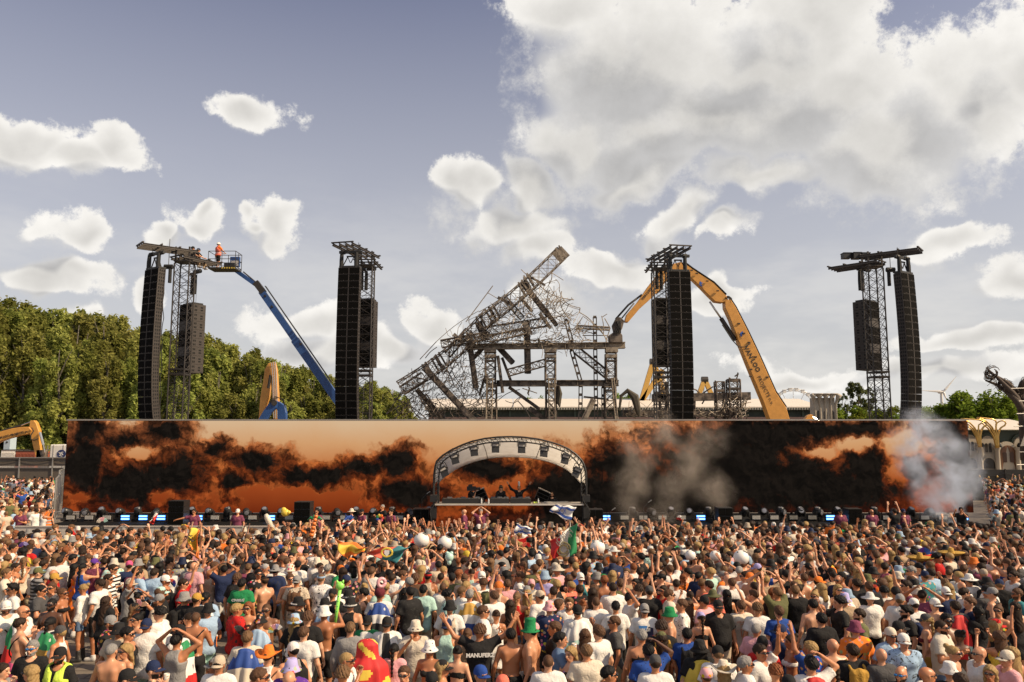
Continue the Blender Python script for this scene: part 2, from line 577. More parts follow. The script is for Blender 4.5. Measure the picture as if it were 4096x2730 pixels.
def make_screen():
 root = empty('video_wall', ((SCR_X0 + SCR_X1) / 2, SY, 0), 0, 'long low video wall showing dark orange burning clouds behind the stage', 'video screen')
 cx = (SCR_X0 + SCR_X1) / 2
 W = SCR_X1 - SCR_X0
 d = MB()
 d.add([(SCR_X0, 0, SCR_Z0), (SCR_X1, 0, SCR_Z0), (SCR_X1, 0, SCR_Z1), (SCR_X0, 0, SCR_Z1)], [(0, 1, 2, 3)])
 o = d.obj('display', LED, root)
 o.location = (-cx, 0, 0)
 f = MB()
 f.box((0, 0.25, (SCR_Z0 + SCR_Z1) / 2), (W + 0.06, 0.46, SCR_Z1 - SCR_Z0 - 0.02))
 f.obj('cabinet_back', BLACK, root)
 f = MB()
 f.box((0, 0.10, SCR_Z1 + 0.045), (W + 0.10, 0.36, 0.07))
 f.obj('top_rail', mat('rail_grey', (0.30, 0.27, 0.24), 0.5, 0.3), root)
 for x in np.linspace(-W / 2 + 1, W / 2 - 1, 12):
  p = MB()
  p.bar((x, 0.6, DECK + 0.002), (x, 0.6, SCR_Z1 - 0.4), 0.1)
  p.bar((x, 0.65, SCR_Z1 - 0.9), (x, 2.2, 0.02), 0.08)
  p.obj('support_post', STEEL, root)
make_screen()
def make_deck():
 root = empty('stage_deck', (0, 40, 0), 0, 'black stage deck running along the foot of the video wall', 'stage')
 x0, x1 = at(232, 1990, 38).x, at(3910, 1990, 38).x
 d = MB()
 d.box(((x0 + x1) / 2, -0.4, DECK - 0.06), (x1 - x0, 6.4, 0.12))
 d.obj('deck_floor', mat('stage_floor_black', (0.008, 0.0075, 0.007), 0.85, scale=1.5, spec=0.1), root)
 d = MB()
 d.box(((x0 + x1) / 2, -3.5, (DECK - 0.13) / 2), (x1 - x0 - 0.05, 0.06, DECK - 0.13))
 d.obj('front_skirt', mat('black_cloth', (0.014, 0.013, 0.013), 0.9, bump=0.2, bscale=8), root)
 for k in range(20):
  p = MB()
  x = x0 + 1 + (x1 - x0 - 2) * k / 19
  p.bar((x, -3.3, 0.0), (x, -3.3, DECK - 0.13), 0.08)
  p.obj('deck_leg', STEEL, root)
make_deck()
# ------------------------------------------------------------------ DJ arch and booth
AY = 36.4
def z6(x, y, Y):
 return at(1650 + x / 2.941, 1700 + y / 2.941, Y)
ARC_OUT = [(250, 1075), (247, 860), (250, 700), (252, 580), (275, 440), (340, 370), (450, 300), (575, 240), (700, 195), (850, 162), (1000, 145), (1150, 140),
           (1300, 145), (1500, 172), (1700, 225), (1830, 280), (1930, 350), (2010, 440), (2042, 560), (2046, 700), (2046, 860), (2044, 1060)]
ARC_IN = [(300, 690), (330, 650), (380, 605), (500, 520), (600, 470), (700, 435), (820, 402), (950, 380), (1075, 373), (1200, 372), (1325, 378),
          (1450, 393), (1580, 422), (1700, 462), (1800, 512), (1880, 572), (1945, 640), (1985, 690)]
def resample(pts, n):
 d = [0]
 for a, b in zip(pts, pts[1:]):
  d.append(d[-1] + (Vector(b) - Vector(a)).length)
 out = []
 for i in range(n):
  s = d[-1] * i / (n - 1)
  j = min(max(k for k in range(len(d)) if d[k] <= s + 1e-9), len(pts) - 2)
  tt = (s - d[j]) / max(d[j + 1] - d[j], 1e-9)
  out.append(Vector(pts[j]).lerp(Vector(pts[j + 1]), tt))
 return out
def make_arch():
 root = empty('stage_canopy', (at(2040, 2000, AY).x, AY, DECK), 0, 'arched white fabric canopy on a black curved truss over the booth', 'canopy')
 inv = -Vector(root.location)
 outer = resample([z6(x, y, AY) + inv for x, y in ARC_OUT], 60)
 t = MB()
 off = Vector((0, 0.30, 0))
 t.tube(outer, 0.045, 6)
 back = [p + off for p in outer]
 t.tube(back, 0.045, 6)
 inn = []
 cc = Vector((0, 0, 1.2))
 for p in outer:
  dirn = (cc - p)
  dirn.y = 0
  inn.append(p + dirn.normalized() * 0.22 + off * 0.5)
 t.tube(inn, 0.035, 6)
 for i in range(len(outer) - 1):
  t.tube([outer[i], back[i + 1]], 0.012, 3, False)
  t.tube([outer[i], inn[i + 1]], 0.012, 3, False)
  t.tube([back[i], inn[i + 1]], 0.012, 3, False)
  t.tube([outer[i], back[i]], 0.012, 3, False)
 t.obj('arch_truss', BLACK, root, True, 40)
 # fabric from the front arch down to the lower rear hoop
 a = resample([z6(x + (12 if x < 1150 else -12), y + 14, AY + 0.2) + inv for x, y in ARC_OUT[2:-2]], 40)
 b = resample([z6(x, y, AY + 3.4) + inv for x, y in ARC_IN], 40)
 vs, fs = [], []
 n = 10
 for i in range(40):
  for j in range(n):
   s = j / (n - 1)
   p = a[i].lerp(b[i], s)
   p = p + Vector((0, 0, 0.10 * math.sin(math.pi * s) + 0.012 * math.sin(i * 1.9 + j)))
   vs.append(p)
 for i in range(39):
  for j in range(n - 1):
   fs.append((i * n + j, i * n + j + 1, (i + 1) * n + j + 1, (i + 1) * n + j))
 m, tt, out = new_mat('canopy_fabric')
 df = tt.n('ShaderNodeBsdfDiffuse')
 tr = tt.n('ShaderNodeBsdfTranslucent')
 tc = tt.n('ShaderNodeTexCoord')
 c = tt.mix(tt.noise(tc.outputs['Object'], 2.5, 5, 0.6), (0.74, 0.71, 0.66), (0.90, 0.88, 0.84))
 tt.put(df.inputs[0], c)
 tt.put(tr.inputs[0], c)
 mx = tt.n('ShaderNodeMixShader')
 mx.inputs[0].default_value = 0.75
 tt.put(mx.inputs[1], df.outputs[0])
 tt.put(mx.inputs[2], tr.outputs[0])
 tt.put(out.inputs[0], mx.outputs[0])
 fb = MB()
 fb.add(vs, fs)
 o = fb.obj('fabric_roof', m, root, True)
 s = o.modifiers.new('thickness', 'SOLIDIFY')
 s.thickness = 0.012
 hp = MB()
 hp.tube([p + Vector((0, 0.03, -0.02)) for p in b], 0.03, 6)
 hp.obj('rear_hoop', mat('hoop_white', (0.6, 0.57, 0.52), 0.5), root, True)
 for k in (14, 26, 33):
  sm = MB()
  sm.tube([Vector(vs[k * n + j]) + Vector((0, -0.01, -0.018)) for j in range(n)], 0.02, 4)
  sm.obj('fabric_seam', mat('seam_grey', (0.32, 0.30, 0.27), 0.7), root)
 for sx in (-1, 1):
  p = MB()
  e = a[0] if sx < 0 else a[-1]
  bb = b[0] if sx < 0 else b[-1]
  p.tube([bb, Vector((bb.x, bb.y, 0.02))], 0.05, 6)
  p.box((bb.x, bb.y, 0.01), (0.4, 0.4, 0.02))
  p.obj('rear_leg', BLACK, root)
  c = MB()
  q = outer[0] if sx < 0 else outer[-1]
  c.box((q.x, 0.15, 1.25), (0.34, 0.5, 0.30))
  c.box((q.x, 0.15, 0.62), (0.26, 0.4, 0.5))
  c.obj('motor_box', BLACK, root)
  lp = [Vector((q.x - sx * 0.15, -0.1, 1.2)), Vector((q.x + sx * 0.15, -0.2, 0.7)), Vector((q.x + sx * 0.05, -0.22, 0.1)), Vector((q.x + sx * 0.3, -0.25, -0.25))]
  w = MB()
  w.tube(lp, 0.02, 5)
  w.obj('cable', RUBBER, root)
 return root
make_arch()
def spotlight():
 root = empty('spotlight')
 b = MB()
 b.box((0, 0, -0.30), (0.34, 0.36, 0.20))
 b.box((0, 0.02, -0.27), (0.30, 0.42, 0.10))
 b.obj('housing', BLACK, root)
 y = MB()
 y.bar((-0.2, 0, -0.02), (0.2, 0, -0.02), 0.03)
 y.bar((-0.2, 0, -0.02), (-0.2, 0, -0.32), 0.03)
 y.bar((0.2, 0, -0.02), (0.2, 0, -0.32), 0.03)
 y.bar((0, 0, 0.12), (0, 0, -0.02), 0.04)
 y.obj('yoke', STEEL, root)
 l = MB()
 l.box((0, -0.185, -0.26), (0.26, 0.012, 0.09))
 l.obj('lens', mat('lamp_glass', (0.55, 0.52, 0.48), 0.15), root)
 f = MB()
 f.box((0, -0.24, -0.50), (0.34, 0.03, 0.20), Matrix.Rotation(R(-18), 3, 'X'))
 f.obj('barn_door', BLACK, root)
 f = MB()
 f.box((0, -0.26, -0.17), (0.34, 0.16, 0.02), Matrix.Rotation(R(25), 3, 'X'))
 f.obj('barn_door', BLACK, root)
 return root
def place_spots():
 spots = [(335, 455, -46), (478, 300, -28), (715, 205, -14), (978, 165, 0), (1285, 170, 2), (1555, 215, 12), (1815, 300, 26), (1965, 460, 46)]
 names = ['lowest on the left side of the arch', 'second up on the left side of the arch', 'third up on the left side of the arch', 'just left of the arch top',
             'just right of the arch top', 'third up on the right side of the arch', 'second up on the right side of the arch', 'lowest on the right side of the arch']
 proto = spotlight()
 for i, (x, y, a) in enumerate(spots):
  o = proto if i == 0 else copy_tree(proto)
  o.location = z6(x, y + 5, AY + 0.0) + Vector((0, -0.08, 0.0))
  o.rotation_euler = (0, R(a * 0.55), 0)
  tag(o, 'black barn-door spotlight clamped ' + names[i], 'spotlight', 'spotlights on the arch truss')
place_spots()
def make_booth():
 BX0, BX1 = z6(272, 930, AY).x, z6(2005, 930, AY).x
 zt = z6(1100, 930, AY).z
 cx = (BX0 + BX1) / 2
 root = empty('performer_booth', (cx, AY, 0), 0, 'wide black booth with a screen front and pale top edge under the arch', 'booth')
 W = BX1 - BX0
 b = MB()
 b.box((0, 0.55, zt / 2 - 0.03), (W, 0.96, zt - 0.06))
 b.obj('body', BLACK, root)
 p = MB()
 p.add([(BX0 + 0.02, 0, 0.3), (BX1 - 0.04, 0, 0.3), (BX1 - 0.04, 0, zt - 0.08), (BX0 + 0.02, 0, zt - 0.08)], [(0, 1, 2, 3)])
 o = p.obj('front_display', LED, root)
 o.location = (-cx, 0.055, 0)
 t = MB()
 t.box((0, 0.50, zt - 0.025), (W + 0.04, 1.14, 0.05))
 t.obj('table_top', mat('booth_top_grey', (0.34, 0.31, 0.27), 0.4), root)
 e = MB()
 e.box((0, -0.085, zt - 0.03), (W + 0.05, 0.03, 0.06))
 e.obj('edge_trim', mat('edge_pale', (0.55, 0.50, 0.44), 0.4), root)
 for sx in (-1, 1):
  s = MB()
  s.box((sx * (W / 2 + 0.14), 0.35, zt * 0.5 - 0.02), (0.16, 0.5, zt - 0.1))
  s.obj('side_post', BLACK, root)
 zt2 = zt + 0.002
 # equipment on the table
 dk = [(595, 230 * 2 + 20, 'long black turntable case on the left of the booth top'), (1025, 225, 'black player case in front of the blonde performer'),
          (1270, 240, 'black player case in front of the white-haired performer')]
 for (x, w, lab) in dk:
  c = z6(x, 900, AY + 0.35)
  wm = w / 2.941 / (F / (AY + 0.35))
  r = empty('player_case', (c.x, AY + 0.42, zt2), 0, lab, 'music player')
  q = MB()
  q.box((0, 0, 0.10), (wm, 0.5, 0.19))
  q.obj('case', BLACK, r)
  q = MB()
  q.box((0, 0, 0.205), (wm - 0.06, 0.44, 0.02))
  for k in range(4):
   q.lathe([(0.0, 0.235), (0.085, 0.235), (0.09, 0.215)], 14, (-wm / 2 + wm * (k + 0.5) / 4, 0.02, 0))
  q.obj('control_panel', mat('deck_panel', (0.05, 0.048, 0.045), 0.35), r)
  for k in range(3):
   q = MB()
   q.box((-wm / 2 + wm * (k + 0.5) / 3, 0.2, 0.24), (0.22, 0.02, 0.05))
   q.obj('display_strip', mat('strip_grey', (0.15, 0.15, 0.16), 0.2), r)
 sh = MB()
 c = z6(1690, 905, AY + 0.35)
 sh.box((c.x, AY + 0.35, zt2 + 0.02), (1.35, 0.4, 0.035))
 sh.box((c.x, AY + 0.5, zt2 + 0.05), (1.1, 0.1, 0.03))
 tag(sh.obj('equipment_tray', mat('tray_grey', (0.30, 0.28, 0.25), 0.35)), 'flat grey equipment tray on the right of the booth top', 'tray')
 WATER = mat('bottle_plastic', (0.62, 0.62, 0.60), 0.15, spec=0.8)
 for (x, lab) in ((896, 'clear water bottle between the two player cases on the booth'), (1480, 'clear water bottle right of the white-haired performer on the booth'),
                     (812, 'clear water bottle standing on the left case of the booth')):
  c = z6(x, 905, AY + 0.2)
  r = empty('water_bottle', (c.x, AY + 0.14, zt2 + (0 if x != 812 else 0.0)), 0, lab, 'bottle')
  q = MB()
  q.lathe([(0.0, 0.0), (0.035, 0.0), (0.037, 0.05), (0.033, 0.09), (0.037, 0.13), (0.034, 0.16), (0.014, 0.195), (0.014, 0.21)], 12)
  q.obj('bottle_body', WATER, r, True)
  q = MB()
  q.lathe([(0.017, 0.208), (0.017, 0.235), (0.0, 0.236)], 10)
  q.obj('bottle_cap', mat('cap_white', (0.7, 0.7, 0.7), 0.4), r)
 c = z6(1452, 905, AY + 0.2)
 q = MB()
 for k in range(3):
  q.lathe([(0, 0), (0.035, 0.01), (0.045, 0.04), (0.03, 0.075), (0, 0.08)], 8, (c.x + (k - 1) * 0.085, AY + 0.15 + 0.02 * (k % 2), zt2))
 tag(q.obj('fruit', mat('lime_fruit', (0.45, 0.55, 0.06), 0.5)), 'small yellow-green fruit beside the water bottle on the booth', 'fruit')
 # wedge monitors standing behind the booth
 for (x0, x1, y0, tilt, lab) in ((735, 855, 760, 1, 'tilted black monitor speaker left of the blonde performer'), (1465, 1590, 760, -1, 'tilted black monitor speaker right of the white-haired performer')):
  c = z6((x0 + x1) / 2, 840, AY + 2.0)
  r = empty('monitor_speaker', (c.x, AY + 2.0, DECK), 0, lab, 'speaker')
  M = Matrix.Rotation(R(-24 * tilt), 3, 'Y')
  ctr = Vector((0, 0, c.z - DECK + 0.02))
  q = MB()
  q.box(ctr, (0.62, 0.5, 0.52), M)
  q.obj('cabinet', CABINET, r)
  for k in range(3):
   q = MB()
   q.box(ctr + M @ Vector((0, -0.255, -0.17 + 0.17 * k)), (0.56, 0.015, 0.14), M)
   q.obj('grille', GRILLE, r)
  q = MB()
  q.box(ctr + M @ Vector((0, 0, 0.275)), (0.64, 0.52, 0.03), M)
  q.obj('top_plate', mat('plate_pale', (0.45, 0.41, 0.36), 0.5), r)
  q = MB()
  for sx in (-0.2, 0.2):
   q.bar((sx, 0, 0), (sx, 0, ctr.z - 0.12), 0.07)
  q.obj('stand', STEEL, r)
make_booth()
# ------------------------------------------------------------------ stage-edge fixtures
HEADB = mat('fixture_black', (0.022, 0.021, 0.021), 0.35)
LENS = mat('fixture_lens', (0.20, 0.20, 0.22), 0.06, 0.2, spec=0.9)
def moving_head(tilt):
 root = empty('moving_head_light')
 q = MB()
 q.box((0, 0, 0.06), (0.42, 0.40, 0.12))
 q.box((0, 0, 0.14), (0.26, 0.26, 0.05))
 q.obj('base', HEADB, root)
 q = MB()
 for sx in (-1, 1):
  q.bar((sx * 0.21, 0, 0.15), (sx * 0.21, 0, 0.46), 0.05, 0.16)
 q.box((0, 0, 0.18), (0.46, 0.16, 0.04))
 q.obj('yoke', HEADB, root)
 q = MB()
 M = Matrix.Rotation(R(tilt), 3, 'X')
 pr = [(0, -0.22), (0.12, -0.22), (0.165, -0.12), (0.17, 0.12), (0.15, 0.2), (0.13, 0.22), (0.0, 0.20)]
 h = MB()
 h.lathe(pr, 14)
 q.add([Vector((0, 0, 0.44)) + M @ Vector(p) for p in h.v], h.f)
 q.obj('lamp_head', HEADB, root, True, 40)
 l = MB()
 l.lathe([(0, 0.224), (0.08, 0.222), (0.122, 0.212)], 14)
 q = MB()
 q.add([Vector((0, 0, 0.44)) + M @ Vector(p) for p in l.v], l.f)
 q.obj('lens', LENS, root, True)
 return root
PALE_TUBE = mat('strobe_face_pale', (0.62, 0.58, 0.50), 0.35)
BLUE_TUBE = emis('strobe_blue', (0.06, 0.30, 1.0), 3.2)
WHITE_TUBE = emis('strobe_core', (0.35, 0.65, 1.0), 2.5)
def strobe(blue):
 root = empty('strobe_light')
 q = MB()
 q.box((0, 0.06, 0.20), (0.44, 0.12, 0.25))
 q.obj('housing', HEADB, root)
 q = MB()
 for sx in (-1, 1):
  q.bar((sx * 0.235, 0.06, 0.0), (sx * 0.235, 0.06, 0.22), 0.02, 0.06)
 q.box((0, 0.06, 0.012), (0.49, 0.16, 0.024))
 q.obj('bracket', STEEL, root)
 for zz in (0.135, 0.262) if blue else (0.20,):
  q = MB()
  if blue:
   q.box((0, -0.008, zz), (0.40, 0.016, 0.085))
   o = q.obj('light_bar', BLUE_TUBE, root)
   k = MB()
   k.box((0, -0.018, zz), (0.36, 0.006, 0.045))
   k.obj('bright_core', WHITE_TUBE, o)
  else:
   q.box((0, -0.008, zz), (0.38, 0.016, 0.18))
   o = q.obj('light_panel', PALE_TUBE, root)
   for j in range(4):
    k = MB()
    k.box((0, -0.019, 0.13 + j * 0.047), (0.38, 0.006, 0.006))
    k.obj('louvre', STEEL, o)
 return root
FIX_Y = 38.6
_T = 'first second third fourth fifth sixth seventh eighth ninth tenth eleventh twelfth thirteenth fourteenth fifteenth sixteenth seventeenth eighteenth nineteenth'.split()
ORD = [''] + _T
for _d, _w in (('twentieth', 'twenty-'), ('thirtieth', 'thirty-'), ('fortieth', 'forty-')):
 ORD += [_d] + [_w + x for x in _T[:9]]
def place_fixtures():
 zl = lambda xs: [250 + x / 2.353 for x in xs]
 z1 = lambda xs: [1024 + x / 2.0908 for x in xs]
 zr = lambda xs: [2350 + x / 2.353 for x in xs]
 z3 = lambda xs: [3072 + x / 2.0908 for x in xs]
 st = [(u, False) for u in zl([90, 265, 432, 1445, 1625, 1797, 2140]) + z1([590, 745, 900, 1200]) + zr([345, 520, 700, 880, 1225, 1405, 1580, 1750, 1930, 2105]) + z3([205, 360, 830, 985, 1145, 1300, 1450])]
 st += [(u, True) for u in zl([605, 772, 940, 1288]) + z1([130]) + zr([170, 1060]) + z3([512, 1622])]
 st.sort()
 mh = zl([20, 188, 350, 525, 690, 865, 1205, 1370, 1540, 1715]) + z1([60, 208, 515, 670, 830, 980, 1135, 1280, 1440]) + zr([80, 430, 610, 790, 965, 1150, 1310, 1490, 1670, 1840, 2020, 2190]) + z3([120, 280, 430, 590, 750, 905, 1065, 1210, 1370])
 mh.sort()
 protos = [moving_head(a) for a in (70, 35, 100, 10)]
 used = set()
 for i, u in enumerate(mh):
  k = (i * 7 + 3) % 4 if i not in (0,) else 0
  o = protos[k] if k not in used else copy_tree(protos[k])
  used.add(k)
  p = at(u, 2040, FIX_Y)
  o.location = (p.x, FIX_Y + 0.25, DECK)
  o.rotation_euler = (0, 0, R(((i * 53) % 70) - 35))
  side = 'left' if u < 1700 else 'right'
  idx = (sum(1 for w in mh if w < 1700) - i) if side == 'left' else (i - sum(1 for w in mh if w < 1700) + 1)
  tag(o, 'black moving head lamp, %s outward from the booth along the %s stage edge' % (ORD[idx], side), 'stage light', 'moving head lamps along the stage edge')
 pf, pb = strobe(False), strobe(True)
 first = {False: True, True: True}
 for i, (u, bl) in enumerate(st):
  src = pb if bl else pf
  o = src if first[bl] else copy_tree(src)
  first[bl] = False
  p = at(u, 2050, FIX_Y)
  o.location = (p.x, FIX_Y - 0.12, DECK)
  side = 'left' if u < 1700 else 'right'
  same = [w for w, b2 in st if (w < 1700) == (u < 1700) and b2 == bl]
  same.sort(reverse=side == 'left')
  idx = same.index(u) + 1
  tag(o, ('strobe lamp glowing blue, %s outward from the booth along the %s stage edge' if bl else
    'unlit pale strobe lamp, %s outward from the booth along the %s stage edge') % (ORD[idx], side), 'stage light', 'strobe lamps along the stage edge')
place_fixtures()
def speaker_stack(u0, u1, vt, Y, n, lab, z0=DECK):
 a, b = at(u0, vt, Y), at(u1, vt, Y)
 w = b.x - a.x
 hh = (a.z - z0) / n
 root = empty('speaker_stack', ((a.x + b.x) / 2, Y, z0), 0, lab, 'speaker')
 for k in range(n):
  c = MB()
  c.box((0, 0.3, hh * (k + 0.5)), (w, 0.7, hh - 0.012))
  o = c.obj('cabinet', BLACK, root)
  for sx in (-1, 1):
   g = MB()
   g.box((sx * w * 0.245, -0.062, hh * (k + 0.5)), (w * 0.46, 0.02, hh * 0.86))
   g.obj('grille', GRILLE, o)
speaker_stack(676, 738, 2004, 37.6, 4, 'tall black speaker stack on the left part of the stage edge')
speaker_stack(1178, 1242, 2008, 37.6, 3, 'black speaker stack midway along the left stage edge')
speaker_stack(1652, 1716, 2036, 36.6, 3, 'low black speaker stack just left of the booth', 0.2)
speaker_stack(2352, 2412, 2038, 36.6, 3, 'low black speaker stack just right of the booth', 0.2)
speaker_stack(2872, 2930, 2032, 37.6, 2, 'black speaker stack midway along the right stage edge')
speaker_stack(3392, 3446, 2036, 37.6, 3, 'black speaker stack on the far right stage edge')
def mic_stand(u, v, Y, lab):
 p = at(u, v, Y)
 r = empty('microphone_stand', (p.x, Y, DECK), 0, lab, 'microphone')
 q = MB()
 q.tube([(0, 0, 0.02), (0, 0, p.z - DECK - 0.25)], 0.015, 5)
 q.tube([(0, 0, p.z - DECK - 0.25), (0.22, 0, p.z - DECK - 0.02)], 0.012, 5)
 q.lathe([(0, 0), (0.16, 0.0), (0.16, 0.02), (0.02, 0.035)], 12)
 q.obj('stand', BLACK, r)
 q = MB()
 q.tube([(0.22, 0, p.z - DECK - 0.02), (0.32, 0, p.z - DECK + 0.05), (0.38, 0, p.z - DECK + 0.09)], [0.016, 0.02, 0.032], 8)
 q.obj('microphone', GALV, r)
mic_stand(1688, 1975, 38.0, 'microphone on a boom stand left of the arch')
mic_stand(2574, 2009, 38.0, 'microphone on a boom stand on the smoky right stage')
mic_stand(2428, 2040, 36.4, 'thin microphone stand by the blue lamp right of the booth')
def barrier(name, x0, x1, Y, lab, h=1.12, material=None):
 root = empty(name, ((x0 + x1) / 2, Y, 0), 0, lab, 'barrier')
 n = max(1, int(round((x1 - x0) / 2.0)))
 w = (x1 - x0) / n
 for k in range(n):
  q = MB()
  q.box((x0 - (x0 + x1) / 2 + w * (k + 0.5), 0, h / 2), (w - 0.015, 0.05, h))
  q.box((x0 - (x0 + x1) / 2 + w * (k + 0.5), -0.01, h + 0.02), (w - 0.015, 0.09, 0.04))
  q.obj('panel', material, root)
 return root
BARP = mat('barrier_cloth_pale', (0.48, 0.42, 0.36), 0.8, bump=0.2, bscale=6)
barrier('crowd_barrier', at(60, 2100, 34.9).x, at(1180, 2100, 34.9).x, 34.9, 'pale cloth-covered crowd barrier before the left half of the stage', material=BARP)
barrier('crowd_barrier', at(2460, 2100, 34.9).x, at(3930, 2100, 34.9).x, 34.9, 'dark crowd barrier before the right half of the stage', material=BLACK)
# ------------------------------------------------------------------ loudspeaker towers
BOXW, BOXH, BOXD = 1.34, 0.425, 0.56
HARD = mat('box_edge_metal', (0.12, 0.10, 0.085), 0.45, 0.5)
def array_box_meshes():
 c = MB()
 hw, hd, hh = BOXW / 2, BOXD / 2, BOXH / 2 - 0.006
 pr = [(-hw, -hd), (hw, -hd), (hw, hd * 0.4), (hw - 0.10, hd), (-hw + 0.10, hd), (-hw, hd * 0.4)]
 n = len(pr)
 vs = [(x, y, -hh) for x, y in pr] + [(x, y, hh) for x, y in pr]
 fs = [tuple(range(n))[::-1], tuple(range(n, 2 * n))] + [(i, (i + 1) % n, (i + 1) % n + n, i + n) for i in range(n)]
 c.add(vs, fs)
 cab = c.mesh('cabinet', CABINET)
 g = MB()
 g.box((0, 0, 0), (BOXW * 0.455, 0.025, BOXH * 0.86))
 gr = g.mesh('grille', GRILLE)
 d = MB()
 d.box((0, 0, 0), (0.06, 0.028, BOXH * 0.9))
 dv = d.mesh('centre_strip', CABINET)
 v = MB()
 for r in (-1, 1):
  for k in range(3):
   v.box((0, -0.13 + k * 0.13, r * 0.10), (0.012, 0.075, 0.12))
 vt = v.mesh('side_port', HOLE)
 f = MB()
 f.box((0, -BOXD / 2 - 0.02, -BOXH / 2 + 0.012), (BOXW * 0.96, 0.012, 0.008))
 for sx in (-1, 1):
  f.box((sx * BOXW * 0.24, -BOXD / 2 - 0.03, -BOXH / 2 + 0.04), (0.03, 0.012, 0.03))
 fm = f.mesh('front_trim', HARD)
 return cab, gr, dv, vt, fm
ABOX = array_box_meshes()
def add_box(parent, M, i):
 cab, gr, dv, vt, fm = ABOX
 o = link('cabinet', cab, parent)
 o.matrix_local = M
 for sx in (-1, 1):
  g = link('grille', gr, o)
  g.location = (sx * BOXW * 0.255, -BOXD / 2 - 0.008, 0)
  s = link('side_port', vt, o)
  s.location = (sx * (BOXW / 2 + 0.002), -0.03, 0)
  s['kind'] = 'stuff'
 s = link('centre_strip', dv, o)
 s.location = (0, -BOXD / 2 - 0.004, 0)
 s = link('front_trim', fm, o)
def line_array(top, yaw, n, lab):
 """J-shaped hang of n cabinets, front towards local -y"""
 root = empty('line_array', (top.x, top.y, top.z), yaw, lab, 'loudspeaker', 'line arrays hung on the towers')
 p = Vector((0, 0, 0))
 phi = -2.4
 for i in range(n):
  M3 = Matrix.Rotation(R(phi), 3, 'X')          # nose down for positive phi
  down = M3 @ Vector((0, 0, -1))
  c = p + down * (BOXH / 2)
  add_box(root, Matrix.Translation(c) @ M3.to_4x4(), i)
  p = p + down * BOXH
  phi += 0.20 if i < 10 else (0.55 if i < 16 else 1.5)
 q = MB()
 q.box((0, 0.0, 0.08), (BOXW * 0.95, 0.5, 0.10))
 for sx in (-0.5, 0.5):
  q.bar((sx, 0, 0.12), (sx * 0.35, 0, 0.75), 0.05)
 q.bar((-0.25, 0, 0.75), (0.25, 0, 0.75), 0.08)
 q.bar((-0.72, 0, 1.02), (0.72, 0, 1.02), 0.16)
 q.bar((-0.2, 0, 0.75), (-0.02, 0, 0.35), 0.04)
 q.bar((0.2, 0, 0.75), (0.02, 0, 0.35), 0.04)
 q.obj('bumper_frame', BLACK, root)
 for sx in (-0.5, 0.42):
  h = MB()
  h.tube([(sx - 0.12, 0, 1.02), (sx + 0.14, 0, 1.02)], 0.14, 8)
  h.obj('chain_hoist', BLACK, root, True, 40)
  b = MB()
  b.tube([(sx - 0.02, -0.12, 0.98), (sx - 0.03, -0.14, 0.5), (sx - 0.03, -0.14, -0.22)], [0.11, 0.13, 0.13], 8)
  b.obj('chain_bag', RUBBER, root, True, 40)
  c = MB()
  for k in range(6):
   c.box((sx + 0.06, 0, 1.12 + k * 0.09), (0.035 if k % 2 else 0.014, 0.014 if k % 2 else 0.035, 0.085))
  c.obj('lifting_chain', STEEL, root)
 w = MB()
 pts = [Vector((BOXW * 0.3, 0.32, 0.1 - k * 0.5)) + Vector((0.04 * math.sin(k * 1.3), 0.04 * math.cos(k * 2.1) + 0.0012 * k * k * 0.5, 0)) for k in range(int(n * BOXH / 0.5))]
 w.tube(pts, 0.025, 5)
 w.obj('signal_cable', RUBBER, root)
 return root
def sub_array(top, yaw, n, lab):
 root = empty('bass_array', (top.x, top.y, top.z), yaw, lab, 'loudspeaker', 'bass arrays hung on the towers')
 H, W, D = 0.545, 1.30, 1.0
 for i in range(n):
  flip = i in (2, 5)
  z = -H * (i + 0.5)
  c = MB()
  c.box((0, 0, z), (W, D, H - 0.012))
  o = c.obj('cabinet', CABINET, root)
  for sx in (-1, 1):
   if not flip:
    g = MB()
    g.box((sx * W * 0.25, -D / 2 - 0.008, z), (W * 0.46, 0.02, H * 0.88))
    g.obj('grille', GRILLE, o)
   v = MB()
   for (y, zz) in ((-0.24, 0.12), (-0.14, 0.12), (-0.24, -0.12), (-0.14, -0.12), (0.22, 0.07), (0.22, -0.09)):
    v.box((sx * (W / 2 + 0.002), y, z + zz), (0.012, 0.07 if y < 0.1 else 0.16, 0.12 if y < 0.1 else 0.09))
   v.obj('side_port', HOLE, o)['kind'] = 'stuff'
 b = MB()
 b.box((0, 0, 0.06), (W * 0.9, D * 0.7, 0.08))
 b.tube([(0, 0.0, 0.1), (0, 0, 0.75)], 0.012, 4)
 b.obj('hanging_frame', BLACK, root)
 for k, sx in enumerate((-0.35, -0.05)):
  g = MB()
  g.tube([(sx, 0.1, 2.0), (sx, 0.1, 1.4), (sx, 0.1, 0.75)], [0.10, 0.125, 0.12], 8)
  g.obj('chain_bag', RUBBER, root, True, 40)
 h = MB()
 h.tube([(-0.55, 0.1, 2.1), (-0.1, 0.1, 2.1)], 0.10, 8)
 h.tube([(0.02, 0, 2.15), (0.62, 0, 2.15)], 0.15, 8)
 h.obj('chain_hoist', BLACK, root, True, 40)
 c = MB()
 c.tube([(0.3, 0, 0.1), (0.3, 0, 2.1)], 0.012, 4)
 c.tube([(0.3, 0, 2.2), (0.3, 0, 2.65)], 0.018, 4)
 c.tube([(-0.3, 0.1, 2.2), (-0.3, 0.1, 2.65)], 0.018, 4)
 c.obj('lifting_chain', STEEL, root)
 return root
BEAM = mat('header_steel', (0.06, 0.05, 0.042), 0.5, 0.4, scale=1.5)
